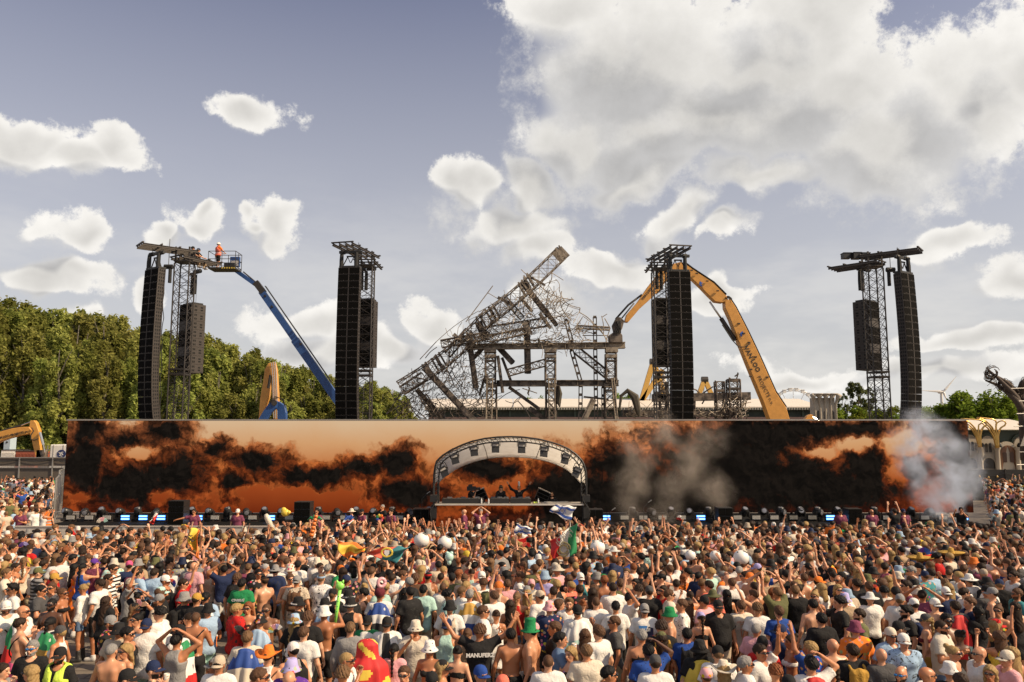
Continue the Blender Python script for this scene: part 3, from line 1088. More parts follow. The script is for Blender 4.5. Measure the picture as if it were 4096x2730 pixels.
def tower(lab, mast, zt, fr, rr, wid=1.25):
 """mast: ground point; zt: underside of header; fr/rr: header end points (front tier, rear tier)"""
 root = empty('speaker_tower', (mast.x, mast.y, 0), 0, lab, 'tower', 'loudspeaker towers')
 o = Vector((mast.x, mast.y, 0))
 t = MB()
 t.truss((0, 0, 0.25), (0, 0, zt), 0.92, 0.62, 0.045, 0.018, side=Vector((fr - o).x and (fr - o)).copy() * 1.0 if False else (1, 0, 0), n=6)
 for z in (zt * 0.56, zt * 0.56 + 0.3):
  t.box((0, 0, z), (1.0, 1.0, 0.10))
 t.obj('mast_truss', STEEL, root)
 b = MB()
 b.box((0, 0, 0.13), (2.4, 2.4, 0.25))
 b.obj('base_plate', STEEL, root)
 for (end, z, l0) in ((fr, zt + 0.75, 1.0), (rr, zt + 0.30, 1.0)):
  d = Vector((end.x - mast.x, end.y - mast.y, 0))
  L = d.length
  d.normalize()
  s = Vector((-d.y, d.x, 0))
  a0 = -d * l0 * 0.55
  a1 = d * L
  for k in (-1, -0.33, 0.33, 1):
   q = MB()
   p0, p1 = a0 + s * (k * wid / 2) + Vector((0, 0, z)), a1 + s * (k * wid / 2) + Vector((0, 0, z))
   w = 0.11 if abs(k) == 1 else 0.07
   q.bar(p0, p1, w, 0.05)
   q.bar(p0 + Vector((0, 0, 0.11)), p1 + Vector((0, 0, 0.11)), w, 0.03)
   q.bar(p0 + Vector((0, 0, 0.055)), p1 + Vector((0, 0, 0.055)), 0.03, 0.08)
   q.obj('header_beam', BEAM, root)
  m = max(3, int(L / 0.8))
  for k in range(m + 1):
   q = MB()
   c = a0.lerp(a1, k / m) + Vector((0, 0, z + 0.17))
   q.bar(c - s * (wid / 2 + 0.1), c + s * (wid / 2 + 0.1), 0.10, 0.07)
   q.obj('cross_bar', BEAM, root)
 j = MB()
 for sx in (-1, 1):
  for sy in (-1, 1):
   j.bar((sx * 0.42, sy * 0.42, zt), (sx * 0.42, sy * 0.42, zt + 1.05), 0.09)
 j.box((0, 0, zt + 0.15), (1.0, 1.0, 0.08))
 j.obj('mast_head', BEAM, root)
 g = MB()
 for a in (-0.5, 0.5, 2.4, 3.6):
  g.tube([(0, 0, zt * 0.52), (4.2 * math.cos(a + 1.2), 4.2 * math.sin(a + 1.2) + 1.5, 0.1)], 0.012, 4)
 g.obj('guy_wire', STEEL, root)
 return root
def make_towers():
 # outer left
 mA = at(709, 1680, 48.8)
 frA, rrA = at(560, 973, 47.1), at(861, 1052, 50.6)
 tower('far left lattice speaker tower with a worker lift at its beam', mA, 15.6, frA, rrA)
 line_array(at(624, 1081, 47.3), R(-32), 24, 'curved main speaker hang on the far left tower')
 sub_array(at(772, 1222, 50.2), R(-36), 8, 'shorter square bass speaker hang right of the far left tower')
 # inner left
 mB = at(1452, 1680, 50.4)
 frB, rrB = at(1370, 955, 47.1), at(1490, 1050, 52.2)
 tower('inner left lattice speaker tower left of the collapsed stage', mB, 15.7, frB, rrB)
 line_array(at(1402, 1075, 47.9), R(-5.5), 24, 'straight-looking main speaker hang on the inner left tower')
 sub_array(at(1464, 1205, 51.4), R(-9), 8, 'narrow bass speaker hang half hidden behind the inner left hang')
 # inner right
 mC = at(2652, 1680, 50.4)
 frC, rrC = at(2722, 970, 47.1), at(2620, 1060, 52.2)
 tower('inner right lattice speaker tower before the orange high boom', mC, 15.5, frC, rrC)
 line_array(at(2713, 1090, 47.9), R(5.5), 24, 'main speaker hang before the orange high boom')
 sub_array(at(2652, 1202, 51.4), R(9), 8, 'narrow bass speaker hang left of the inner right hang')
 # outer right
 mD = at(3522, 1680, 48.8)
 frD, rrD = at(3680, 990, 47.1), at(3330, 1065, 50.6)
 tower('far right lattice speaker tower above the drifting pale smoke', mD, 15.3, frD, rrD)
 line_array(at(3612, 1098, 47.3), R(32), 24, 'curved main speaker hang on the far right tower')
 sub_array(at(3462, 1210, 50.2), R(36), 8, 'shorter square bass speaker hang left of the far right tower')
 # stray hoists hanging from the two outer towers
 for (u, v, Y, lab) in ((674, 1068, 48.0, 'single black chain hoist hanging between the far left hang and its mast'),
                           (3562, 1080, 48.0, 'single black chain hoist hanging between the far right mast and its hang')):
  p = at(u, v, Y)
  r = empty('spare_hoist', (p.x, p.y, p.z), 0, lab, 'hoist')
  q = MB()
  q.tube([(-0.25, 0, 0), (0.25, 0, 0)], 0.15, 8)
  q.obj('motor', BLACK, r, True, 40)
  q = MB()
  q.tube([(-0.12 if u > 2000 else 0.12, 0, 0), (-0.12 if u > 2000 else 0.12, 0, -1.0)], 0.11, 8)
  q.obj('chain_bag', RUBBER, r, True, 40)
  q = MB()
  q.tube([(0, 0, 0.1), (0, 0, 1.75 if u < 2000 else 0.95)], 0.022, 4)
  q.obj('chain', STEEL, r)
 # flight cases lying on the far right header
 for k, (x, lab) in enumerate(((3385, 'dark case lying outermost on the far right tower beam'), (3425, 'dark case lying second on the far right tower beam'), (3460, 'dark case lying nearest the mast on the far right tower beam'))):
  c = at(x, 1032, 50.2 - 0.3 * k)
  q = MB()
  q.box((c.x, c.y, c.z + 0.1), (0.5, 0.5, 0.32 + 0.05 * (k % 2)))
  q.box((c.x, c.y, c.z + 0.28 + 0.025 * (k % 2)), (0.54, 0.54, 0.04))
  tag(q.obj('equipment_case', BLACK), lab, 'case')
make_towers()
# ------------------------------------------------------------------ boom lift with basket
def zz1(x, y, Y):
 return at(500 + x / 1.912, 900 + y / 1.912, Y)
def poly_prism(root, name, pts, zf, Y0, Y1, material, inv):
 q = MB()
 q.prism([zf(x, y, (Y0 + Y1) / 2) + inv for x, y in pts], Y0 + inv.y, Y1 + inv.y)
 o = q.obj(name, material, root)
 bv = o.modifiers.new('bevel', 'BEVEL')
 bv.width = 0.03
 bv.segments = 1
 return o
def make_lift():
 LY = 53.0
 base = zz1(1800, 1640, LY)
 root = empty('boom_lift', (base.x, LY, 0), 0, 'blue telescopic boom lift raised to the far left tower', 'boom lift')
 inv = -Vector((base.x, LY, 0))
 W = lambda x, y: zz1(x, y, LY) + inv
 d = (W(1560, 1250) - W(1300, 880)).normalized()
 foot = W(1560, 1250) + d * 9.0
 q = MB()
 q.bar(W(1300, 880), foot, 0.40, 0.52, up=(0.6, 0, 1))
 q.obj('main_boom', BLUEP, root)
 q = MB()
 q.bar(W(1045, 510), W(1320, 905), 0.32, 0.42, up=(0.6, 0, 1))
 q.obj('inner_boom', BLUEP, root)
 q = MB()
 q.bar(W(1060, 490) + Vector((0.12, 0, 0.18)), W(1560, 1230) + Vector((0.18, 0, 0.22)), 0.30, 0.05, up=(0.6, 0, 1))
 q.obj('cable_track', RUBBER, root)
 for (x, y) in ((1130, 630), (1078, 548), (1350, 915)):
  c = MB()
  p = W(x, y)
  c.tube([p + Vector((0, -0.27, 0)), p + Vector((0, 0.27, 0))], 0.08, 8)
  c.obj('pivot_pin', STEEL, root)
 q = MB()
 q.bar(W(850, 352), W(1030, 480), 0.22, 0.26, up=(0.6, 0, 1))
 q.obj('jib', BLUEP, root)
 q = MB()
 q.tube([W(905, 360), W(1025, 460)], 0.05, 6)
 q.bar(W(1000, 440), W(1060, 520), 0.36, 0.4, up=(0.6, 0, 1))
 q.obj('jib_cylinder', STEEL, root)
 # basket
 f0 = zz1(655, 352, LY - 1.0) + inv
 f1 = zz1(862, 330, LY - 1.0) + inv
 zf = (f0.z + f1.z) / 2
 x0, x1 = f0.x, f1.x
 y0, y1 = -1.5, -0.3
 q = MB()
 q.box(((x0 + x1) / 2, (y0 + y1) / 2, zf), (x1 - x0, y1 - y0, 0.10))
 q.obj('basket_floor', STEEL, root)
 q = MB()
 for z in (0.12, 0.6, 1.12):
  P = [(x0, y0), (x1, y0), (x1, y1), (x0, y1)]
  for a, b in zip(P, P[1:] + P[:1]):
   q.tube([(a[0], a[1], zf + z), (b[0], b[1], zf + z)], 0.022, 5)
 for a in ((x0, y0), (x1, y0), (x1, y1), (x0, y1), ((x0 + x1) / 2, y0), ((x0 + x1) / 2, y1), (x1, (y0 + y1) / 2)):
  q.tube([(a[0], a[1], zf), (a[0], a[1], zf + 1.12)], 0.022, 5)
 q.obj('guard_rail', STEEL, root)
 q = MB()
 q.box((x1 - 0.38, y1 - 0.15, zf + 0.62), (0.62, 0.22, 0.66))
 q.obj('control_box', BLUEP, root)
 q = MB()
 q.box((x1 - 0.38, y1 - 0.30, zf + 0.50), (0.5, 0.05, 0.36))
 q.obj('instrument_panel', mat('lift_grey', (0.42, 0.40, 0.38), 0.5), root)
 q = MB()
 q.box((x1 - 0.45, y0 + 0.3, zf + 0.22), (0.7, 0.3, 0.3))
 q.obj('tool_box', BLACK, root)
 q = MB()
 for k in range(6):
  q.box((x1 - 0.05 - k * 0.16, y0 - 0.003, zf), (0.08, 0.01, 0.095))
 q.obj('hazard_stripe', mat('hazard_yellow', (0.62, 0.45, 0.06), 0.5), root)
 q = MB()
 q.box((0.8, 0.3, 1.3), (3.0, 2.2, 1.2))
 q.box((0.6, 0.3, 0.75), (3.4, 1.6, 0.3))
 q.bar((foot.x, 0.0, foot.z), (0.6, 0.3, 1.6), 0.5, 0.6)
 q.obj('turntable', BLUEP, root)
 for sx in (-0.7, 1.9):
  for sy in (-0.8, 1.4):
   w = MB()
   w.tube([(sx, sy - 0.18, 0.5), (sx, sy + 0.18, 0.5)], 0.5, 14)
   w.obj('wheel', RUBBER, root)
 return (x0 - inv.x, x1 - inv.x, LY + (y0 + y1) / 2, zf + 0.05)
LIFT = make_lift()
def make_mid_left_machines():
 Y = 66.0
 c = zz1(1110, 1500, Y)
 r = empty('excavator', (c.x, Y, 0), 0, 'orange excavator arm pointing up before the trees behind the video wall', 'excavator')
 inv = -Vector((c.x, Y, 0))
 poly_prism(r, 'boom', [(1075, 1110), (1100, 1065), (1118, 1060), (1120, 1180), (1105, 1320), (1065, 1440), (1040, 1500), (1028, 1490), (1040, 1330), (1062, 1210)], zz1, Y - 0.4, Y + 0.1, ORANGE, inv)
 poly_prism(r, 'stick', [(1098, 1062), (1150, 1050), (1165, 1110), (1176, 1290), (1186, 1500), (1140, 1500), (1125, 1260), (1110, 1130)], zz1, Y - 0.9, Y - 0.45, ORANGE, inv)
 q = MB()
 for k, x in enumerate((1118, 1132, 1146)):
  q.tube([zz1(x, 1060, Y - 1.0) + inv, zz1(x + 3, 1055 - 6 * k, Y - 1.1) + inv, zz1(x + 12, 1150, Y - 1.05) + inv, zz1(x + 20, 1480, Y - 1.0) + inv], 0.035, 5)
 q.obj('hydraulic_hose', HYDR, r)
 q = MB()
 q.tube([zz1(1112, 1150, Y - 1.0) + inv, zz1(1095, 1250, Y - 1.0) + inv], 0.10, 6)
 q.obj('cylinder', RUBBER, r)
 q = MB()
 q.box((0, 0.5, 1.6), (2.8, 4.0, 1.8))
 q.obj('engine_body', ORANGE, r)
 for sx in (-1.2, 1.2):
  q = MB()
  q.box((sx, 0.3, 0.5), (0.6, 4.4, 0.98))
  q.obj('track', RUBBER, r)
 q = MB()
 q.bar(zz1(1100, 1490, Y - 0.3) + inv, (0, 0, 2.0), 0.6, 0.8)
 q.obj('boom_foot', ORANGE, r)
 Y = 60.0
 c = zz1(1130, 1500, Y)
 r = empty('folded_lift_arm', (c.x, Y, 0), 0, 'blue folded lift arm elbow just above the video wall', 'boom lift')
 inv = -Vector((c.x, Y, 0))
 poly_prism(r, 'elbow', [(1020, 1500), (1060, 1430), (1110, 1360), (1142, 1338), (1165, 1350), (1160, 1400), (1120, 1440), (1085, 1500)], zz1, Y - 0.4, Y, BLUEP, inv)
 poly_prism(r, 'arm', [(1142, 1345), (1180, 1352), (1224, 1380), (1238, 1440), (1238, 1500), (1172, 1500), (1172, 1420), (1150, 1395)], zz1, Y + 0.05, Y + 0.5, BLUEP, inv)
 q = MB()
 for k in range(3):
  q.tube([zz1(1100 + 8 * k, 1360, Y - 0.5) + inv, zz1(1150 + 8 * k, 1312 + 5 * k, Y - 0.5) + inv, zz1(1205 + 4 * k, 1335, Y - 0.5) + inv, zz1(1226, 1400, Y - 0.3) + inv], 0.03, 5)
 q.obj('hose', RUBBER, r)
 q = MB()
 q.tube([zz1(1142, 1362, Y - 0.5) + inv, zz1(1142, 1362, Y + 0.6) + inv], 0.22, 10)
 q.obj('pivot_pin', STEEL, r)
 q = MB()
 q.box((0.4, 0.0, 1.0), (2.4, 2.0, 1.2))
 q.bar(zz1(1200, 1490, Y + 0.3) + inv, (0.5, 0, 1.2), 0.4, 0.5)
 q.bar(zz1(1055, 1490, Y - 0.2) + inv, (0.0, -0.2, 1.2), 0.3, 0.4)
 q.obj('chassis', BLUEP, r)
 for sx in (-0.6, 1.4):
  for sy in (-0.9, 0.9):
   w = MB()
   w.tube([(sx, sy - 0.15, 0.42), (sx, sy + 0.15, 0.42)], 0.42, 14)
   w.obj('wheel', RUBBER, r)
make_mid_left_machines()
# ------------------------------------------------------------------ high-reach demolition excavator
def z3z(x, y, Y):
 return at(2400 + x / 1.912, 900 + y / 1.912, Y)
INK = mat('lettering_black', (0.02, 0.018, 0.016), 0.6)
BLUEINK = mat('lettering_blue', (0.02, 0.10, 0.42), 0.5)
def rot_xz(deg):
 return Matrix.Rotation(-R(deg), 3, 'Y')
def make_high_reach():
 Y = 70.0
 c = z3z(1380, 1500, Y)
 r = empty('demolition_excavator', (c.x, Y, 0), 0, 'orange high-reach demolition excavator with its long folded boom biting the ruin', 'excavator')
 inv = -Vector((c.x, Y, 0))
 w0, w1 = Y - 0.5, Y + 0.5
 lower = [(945, 590), (985, 575), (1028, 640), (1120, 820), (1210, 1010), (1330, 1280), (1410, 1400), (1440, 1500), (1290, 1500), (1240, 1360), (1140, 1120), (1060, 920), (985, 720), (948, 640)]
 mid = [(596, 292), (640, 300), (700, 345), (860, 450), (955, 545), (972, 580), (930, 600), (872, 592), (825, 545), (762, 480), (680, 402), (596, 352)]
 arm = [(475, 330), (520, 312), (606, 292), (600, 356), (530, 400), (440, 515), (372, 580), (300, 645), (212, 748), (185, 745), (200, 690), (280, 598), (360, 480)]
 lo = poly_prism(r, 'lower_boom', lower, z3z, w0, w1, ORANGE, inv)
 mi = poly_prism(r, 'upper_boom', mid, z3z, w0 + 0.08, w1 - 0.08, ORANGE, inv)
 ar = poly_prism(r, 'dipper_arm', arm, z3z, w0 + 0.16, w1 - 0.16, ORANGE, inv)
 # edge strips along the boom
 for pts in ([(985, 572), (1028, 637), (1120, 817), (1210, 1007), (1330, 1277), (1410, 1397)], [(640, 297), (700, 342), (860, 447), (955, 542)]):
  q = MB()
  for a, b in zip(pts, pts[1:]):
   q.bar(z3z(a[0], a[1], Y) + inv + Vector((0.06, 0, 0.05)), z3z(b[0], b[1], Y) + inv + Vector((0.06, 0, 0.05)), 0.9, 0.05, up=(1, 0, 0.7))
  q.obj('hose_guard', STEEL, r)
 for x, y in ((1062, 755), (1100, 830), (1140, 900), (1190, 1010), (1155, 1105), (1150, 1160), (740, 372), (820, 430), (900, 505), (700, 348), (1280, 1165)):
  q = MB()
  p = z3z(x, y, Y - 0.55) + inv
  q.box(p, (0.22, 0.10, 0.10))
  q.obj('hose_clamp', STEEL, r)
 q = MB()
 q.tube([z3z(x, y, Y - 0.2) + inv for x, y in ((955, 552), (985, 550), (1003, 565), (1006, 590), (1000, 612))], 0.09, 6)
 q.tube([z3z(x, y, Y - 0.45) + inv for x, y in ((958, 560), (982, 558), (994, 572), (996, 595))], 0.06, 6)
 q.obj('hydraulic_hose', RUBBER, r, True)
 q = MB()
 q.tube([z3z(838, 588, Y) + inv, z3z(930, 722, Y) + inv], 0.09, 8)
 q.obj('piston_rod', HYDR, r, True)
 q = MB()
 q.tube([z3z(925, 715, Y) + inv, z3z(1035, 885, Y) + inv], 0.19, 10)
 q.obj('boom_cylinder', STEEL, r, True, 40)
 q = MB()
 q.tube([z3z(x, y, Y - 0.7) + inv for x, y in ((935, 765), (1010, 880), (1060, 935), (1110, 935), (1150, 908))], 0.05, 5)
 q.obj('hydraulic_hose', RUBBER, r, True)
 q = MB()
 q.tube([z3z(120, 722, Y) + inv, z3z(215, 615, Y) + inv, z3z(320, 535, Y) + inv], 0.10, 6)
 q.tube([z3z(150, 735, Y - 0.3) + inv, z3z(260, 600, Y - 0.3) + inv], 0.07, 6)
 q.tube([z3z(430, 525, Y) + inv, z3z(480, 485, Y) + inv], 0.10, 6)
 q.obj('linkage_rod', STEEL, r, True)
 jaw = poly_prism(r, 'crusher_head', [(120, 718), (150, 712), (180, 740), (166, 795), (150, 828), (166, 850), (168, 905), (70, 905), (64, 850), (105, 822), (93, 770)], z3z, Y - 0.5, Y + 0.5, CHARRED, inv)
 q = MB()
 for k in range(4):
  q.tube([z3z(128 + k * 9, 735, Y - 0.55) + inv, z3z(140 + k * 6, 770 + k * 8, Y - 0.6) + inv, z3z(112 + k * 15, 830, Y - 0.55) + inv], 0.05, 5)
 q.obj('crusher_hose', RUBBER, jaw)
 # lettering
 f = w0 - 0.022
 sc = F / Y * 1.912                    # zoom pixels per metre
 lettering('VAN LOO', 48 / sc, INK, r, z3z(1163, 1028, w0) + inv + Vector((0.0, f - w0, 0)), rot_xz(-64), 0.012)
 lettering('PROJECTS n.v.', 39 / sc, INK, r, z3z(1266, 1266, w0) + inv + Vector((0.0, f - w0, 0)), rot_xz(-65), 0.0)
 lettering('VAN LOO', 27 / sc, INK, r, z3z(362, 524, w0) + inv + Vector((0, 0.135, 0)), rot_xz(50), 0.008)
 lettering('PROJECTS', 26 / sc, INK, r, z3z(440, 424, w0) + inv + Vector((0, 0.135, 0)), rot_xz(52), 0.0)
 for (x, y, rot) in ((772, 450, -30), (1084, 833, -62)):
  M = rot_xz(rot)
  yo = -0.03 if x > 900 else 0.055
  p = z3z(x, y, w0) + inv + Vector((0, yo, 0))
  lettering('VAN LOO', 13 / sc, INK, r, z3z(x - 6 if x < 900 else x - 18, y + 20 if x < 900 else y + 14, w0) + inv + Vector((0, yo, 0)), M, 0.002)
  q = MB()
  s = 30 / sc
  pp = [(-0.5, 0.5), (-0.1, 0.5), (0.0, -0.05), (-0.15, -0.5), (-0.35, -0.15)]
  q.prism([Vector((a * s, 0, b * s)) for a, b in pp], 0, 0.015)
  pp = [(0.05, 0.5), (0.3, 0.5), (0.2, -0.2), (0.6, -0.2), (0.55, -0.5), (-0.02, -0.5)]
  q.prism([Vector((a * s, 0, b * s)) for a, b in pp], 0, 0.015)
  o = q.obj('logo', BLUEINK, r)
  o.matrix_local = Matrix.Translation(p) @ M.to_4x4()
 q = MB()
 q.box((1.5, 0.4, 2.2), (5.0, 3.4, 2.2))
 q.obj('engine_body', ORANGE, r)
 q = MB()
 q.bar((0.4, 0, 5.6), (1.2, 0, 2.6), 1.0, 2.2)
 q.obj('boom_foot', ORANGE, r)
 for sy in (-1.5, 2.3):
  q = MB()
  q.box((1.3, sy, 0.55), (6.0, 0.8, 1.08))
  q.obj('track', RUBBER, r)
make_high_reach()
# ------------------------------------------------------------------ burnt collapsed stage
RY = 76.0
def zr(x, y, Y=RY):
 return at(1500 + x / 2.036, 950 + y / 2.036, Y)
def make_ruin():
 base = zr(1420, 1500)
 root = empty('burnt_stage_frame', (base.x, RY, 0), 0, 'collapsed burnt stage of scorched beams, lattice trusses and tangled rods', 'ruin')
 inv = -Vector((base.x, RY, 0))
 S = F / RY * 2.036      # zoom pixels per metre
 def W(x, y, dy=0.0):
  return zr(x, y, RY + dy) + inv
 rr = random.Random(3)
 # truss columns
 for (x, y0, y1, w, dy, m) in ((940, 950, 1190, 80, 0, CHARRED), (1428, 950, 1190, 80, 0, CHARRED), (1920, 950, 1190, 80, 0, CHARRED),
                                  (950, 1190, 1500, 78, 0.2, CHARRED), (1432, 1190, 1500, 78, 0.2, CHARRED), (1912, 1190, 1500, 84, 0.2, CHARRED)):
  q = MB()
  top = W(x, y0, dy)
  bot = W(x, y1, dy)
  if y1 == 1500:
   bot = Vector((bot.x, bot.y, 0.0))
  q.truss(bot, top, w / S, 0.8, 0.09, 0.035, side=(1, 0, 0))
  q.obj('column', m, root)
  for k in range(3):
   c = MB()
   zc = top.z - 0.25 - k * (0.42 if k < 2 else 1.1)
   c.box((top.x, top.y - 0.02, zc), (w / S + 0.16, w / S + 0.16, 0.30 if k == 0 else 0.12))
   c.obj('column_collar', CHARRED if k else ASHSTEEL, root)
 # pale lattice legs in front of the columns
 for (x0, y0, x1, y1, w) in ((935, 1150, 925, 1500, 46), (1437, 1150, 1442, 1500, 48), (1935, 1145, 1975, 1500, 20)):
  q = MB()
  b = W(x1, y1, -0.8)
  q.truss((b.x, b.y, b.z - 1.0), W(x0, y0, -0.8), w / S, 0.7, 0.045, 0.025, side=(1, 0, 0))
  q.obj('leaning_lattice', ASHSTEEL, root)
 def ibeam(a, b, h, w, name, m):
  q = MB()
  up = Vector((0, 0, 1))
  q.bar(a + up * h / 2, b + up * h / 2, w, h * 0.14)
  q.bar(a - up * h / 2, b - up * h / 2, w, h * 0.14)
  q.bar(a, b, w * 0.35, h * 0.9)
  n = int((b - a).length / 1.6)
  for k in range(1, n):
   p = a.lerp(b, k / n)
   q.box(p + Vector((0, -w * 0.22, 0)), (0.06, w * 0.4, h * 0.85))
  return q.obj(name, m, root)
 ibeam(W(735, 893), W(1385, 885), 0.46, 0.9, 'upper_beam', ASHSTEEL)
 ibeam(W(1385, 888), W(2035, 880), 0.52, 0.9, 'upper_beam', ASHSTEEL)
 ibeam(W(990, 1190), W(1390, 1190), 0.5, 0.8, 'lower_beam', CHARRED)
 ibeam(W(1480, 1188), W(1982, 1188), 0.5, 0.8, 'lower_beam', CHARRED)
 for x in (938, 1428, 1925):
  q = MB()
  c = W(x, 922)
  q.box((c.x, c.y, c.z), (1.15, 1.1, 0.42))
  q.obj('bearing_block', ASHSTEEL, root)
 # the long fallen truss, lower half charred, upper half ash grey
 def bend(s):
  return Vector((0, 0, 0.0)) + Vector((0.55, 0, 0.35)) * math.sin(math.pi * s)
 q = MB()
 q.truss(W(215, 1225, -1.0), W(930, 640, -0.6), 112 / S, 1.2, 0.055, 0.026, side=(0, 1, 0), bend=lambda s: Vector((0.25, 0, -0.45)) * math.sin(math.pi * s))
 q.obj('fallen_truss', CHARRED, root)
 q = MB()
 q.truss(W(900, 680, -0.4), W(1515, 132, 0.4), 105 / S, 1.2, 0.055, 0.026, side=(0, 1, 0), bend=lambda s: Vector((0.1, 0, -0.15)) * math.sin(math.pi * s))
 q.obj('fallen_truss', ASHSTEEL, root)
 q = MB()
 q.bar(W(1480, 105, 0.4), W(1550, 180, 0.4), 1.2, 0.12, up=(0, 1, 0))
 q.bar(W(1460, 112, 0.4), W(1535, 195, 0.4), 0.08)
 q.obj('truss_end_plate', ASHSTEEL, root)
 # secondary trusses
 for (a, b, w, m, dy) in (((1640, 920), (1890, 1120), 60, CHARRED, 0.6), ((1080, 1105), (1390, 1020), 55, CHARRED, -0.7), ((880, 770), (1400, 690), 70, ASHSTEEL, 0.9),
                             ((540, 870), (930, 800), 60, CHARRED, -0.9), ((590, 960), (760, 760), 55, CHARRED, 0.8), ((930, 830), (1230, 760), 50, ASHSTEEL, -0.8),
                             ((390, 1290), (520, 1490), 60, CHARRED, -0.6), ((220, 1250), (400, 1130), 70, CHARRED, -1.4), ((1040, 480), (1200, 660), 40, ASHSTEEL, 0.5),
                             ((1640, 730), (1910, 745), 26, ASHSTEEL, 0.3)):
  q = MB()
  q.truss(W(*a, dy), W(*b, dy), w / S, None, 0.05, 0.025, side=(0, 1, 0))
  q.obj('lattice_truss', m, root)
 # solid charred slabs and box beams
 for (a, b, w, dy, m) in (((400, 1060), (810, 1500), 52, -1.2, CHARRED), ((1200, 368), (1415, 640), 46, 0.0, CHARRED), ((1390, 600), (1480, 720), 34, 0.3, CHARRED),
                             ((778, 915), (822, 1230), 46, -0.3, CHARRED), ((1235, 690), (1245, 1110), 54, 0.2, CHARRED), ((1000, 890), (1125, 1025), 46, 0.5, CHARRED),
                             ((1000, 965), (1040, 1265), 26, -0.5, CHARRED), ((1035, 980), (1110, 1180), 22, 0.4, CHARRED), ((1000, 490), (1125, 550), 22, -0.5, CHARRED),
                             ((1240, 310), (1385, 390), 14, 0.4, CHARRED), ((1090, 1220), (1340, 1400), 26, 0.6, CHARRED), ((1255, 1390), (1390, 1490), 40, 0.6, CHARRED),
                             ((340, 1240), (560, 1490), 40, 0.7, CHARRED), ((840, 690), (900, 830), 60, 0.2, CHARRED), ((760, 800), (800, 880), 50, -0.6, ASHSTEEL),
                             ((880, 900), (800, 985), 34, 0.5, CHARRED), ((1180, 490), (1280, 605), 24, -0.3, ASHSTEEL), ((1340, 620), (1430, 740), 26, -0.4, ASHSTEEL),
                             ((640, 790), (720, 860), 30, -0.6, ASHSTEEL), ((1210, 690), (1265, 790), 44, -0.5, ASHSTEEL), ((1780, 1320), (1700, 1490), 46, -0.4, ASHSTEEL),
                             ((1480, 1200), (1498, 1360), 30, 0.5, CHARRED), ((900, 1120), (850, 1290), 18, 0.3, CHARRED), ((1700, 1300), (1900, 1320), 14, 0.2, CHARRED)):
  q = MB()
  q.bar(W(*a, dy), W(*b, dy), w / S, 0.35, up=(0, 1, 0))
  q.bar(W(a[0] + 3, a[1] + 3, dy - 0.2), W(b[0] + 3, b[1] + 3, dy - 0.2), w / S * 0.55, 0.06, up=(0, 1, 0))
  q.obj('scorched_beam', m, root)
 # triangular plates on the fallen truss
 for (x, y) in ((1240, 365), (1195, 420), (925, 640), (850, 700), (485, 1040), (520, 1010), (410, 1090), (960, 620), (780, 830), (1500, 140)):
  for k in range(2):
   p = W(x + k * 26, y - k * 20, -0.3)
   for dy in (0, 0.9):
    q = MB()
    q.bar(p + Vector((-0.35, dy, 0.65)), p + Vector((0.35, dy, -0.55)), 0.16, 0.06, up=(0, 1, 0))
    q.obj('gusset_plate', CHARRED if y > 600 else ASHSTEEL, root)
 # ladders
 for (a, b, dy) in (((1790, 650), (1802, 1500), 0.4), ((1600, 920), (1672, 1170), 0.2), ((1555, 675), (1600, 845), 0.1), ((1675, 1210), (1672, 1500), 0.2), ((1860, 1220), (1862, 1500), 0.3)):
  q = MB()
  A, B = W(*a, dy), W(*b, dy)
  ww = 13 / S
  d = (B - A).normalized()
  s = d.cross(Vector((0, 1, 0))).normalized()
  for k in (-1, 1):
   q.bar(A + s * ww * k, B + s * ww * k, 0.09, 0.12)
  n = int((B - A).length / 0.75)
  for k in range(n + 1):
   p = A.lerp(B, k / max(n, 1))
   q.bar(p - s * ww, p + s * ww, 0.10, 0.26)
  q.obj('ladder', CHARRED, root)
 # loose rods one can pick apart
 def rod(a, b, sag, dy, r, m):
  A, B = W(*a, dy), W(*b, dy)
  pts = []
  n = 7
  perp = (B - A).cross(Vector((0, 1, 0))).normalized() * sag
  for k in range(n + 1):
   s = k / n
   pts.append(A.lerp(B, s) + perp * math.sin(math.pi * s))
  q = MB()
  q.tube(pts, r, 5)
  q.obj('bent_rod', m, root)
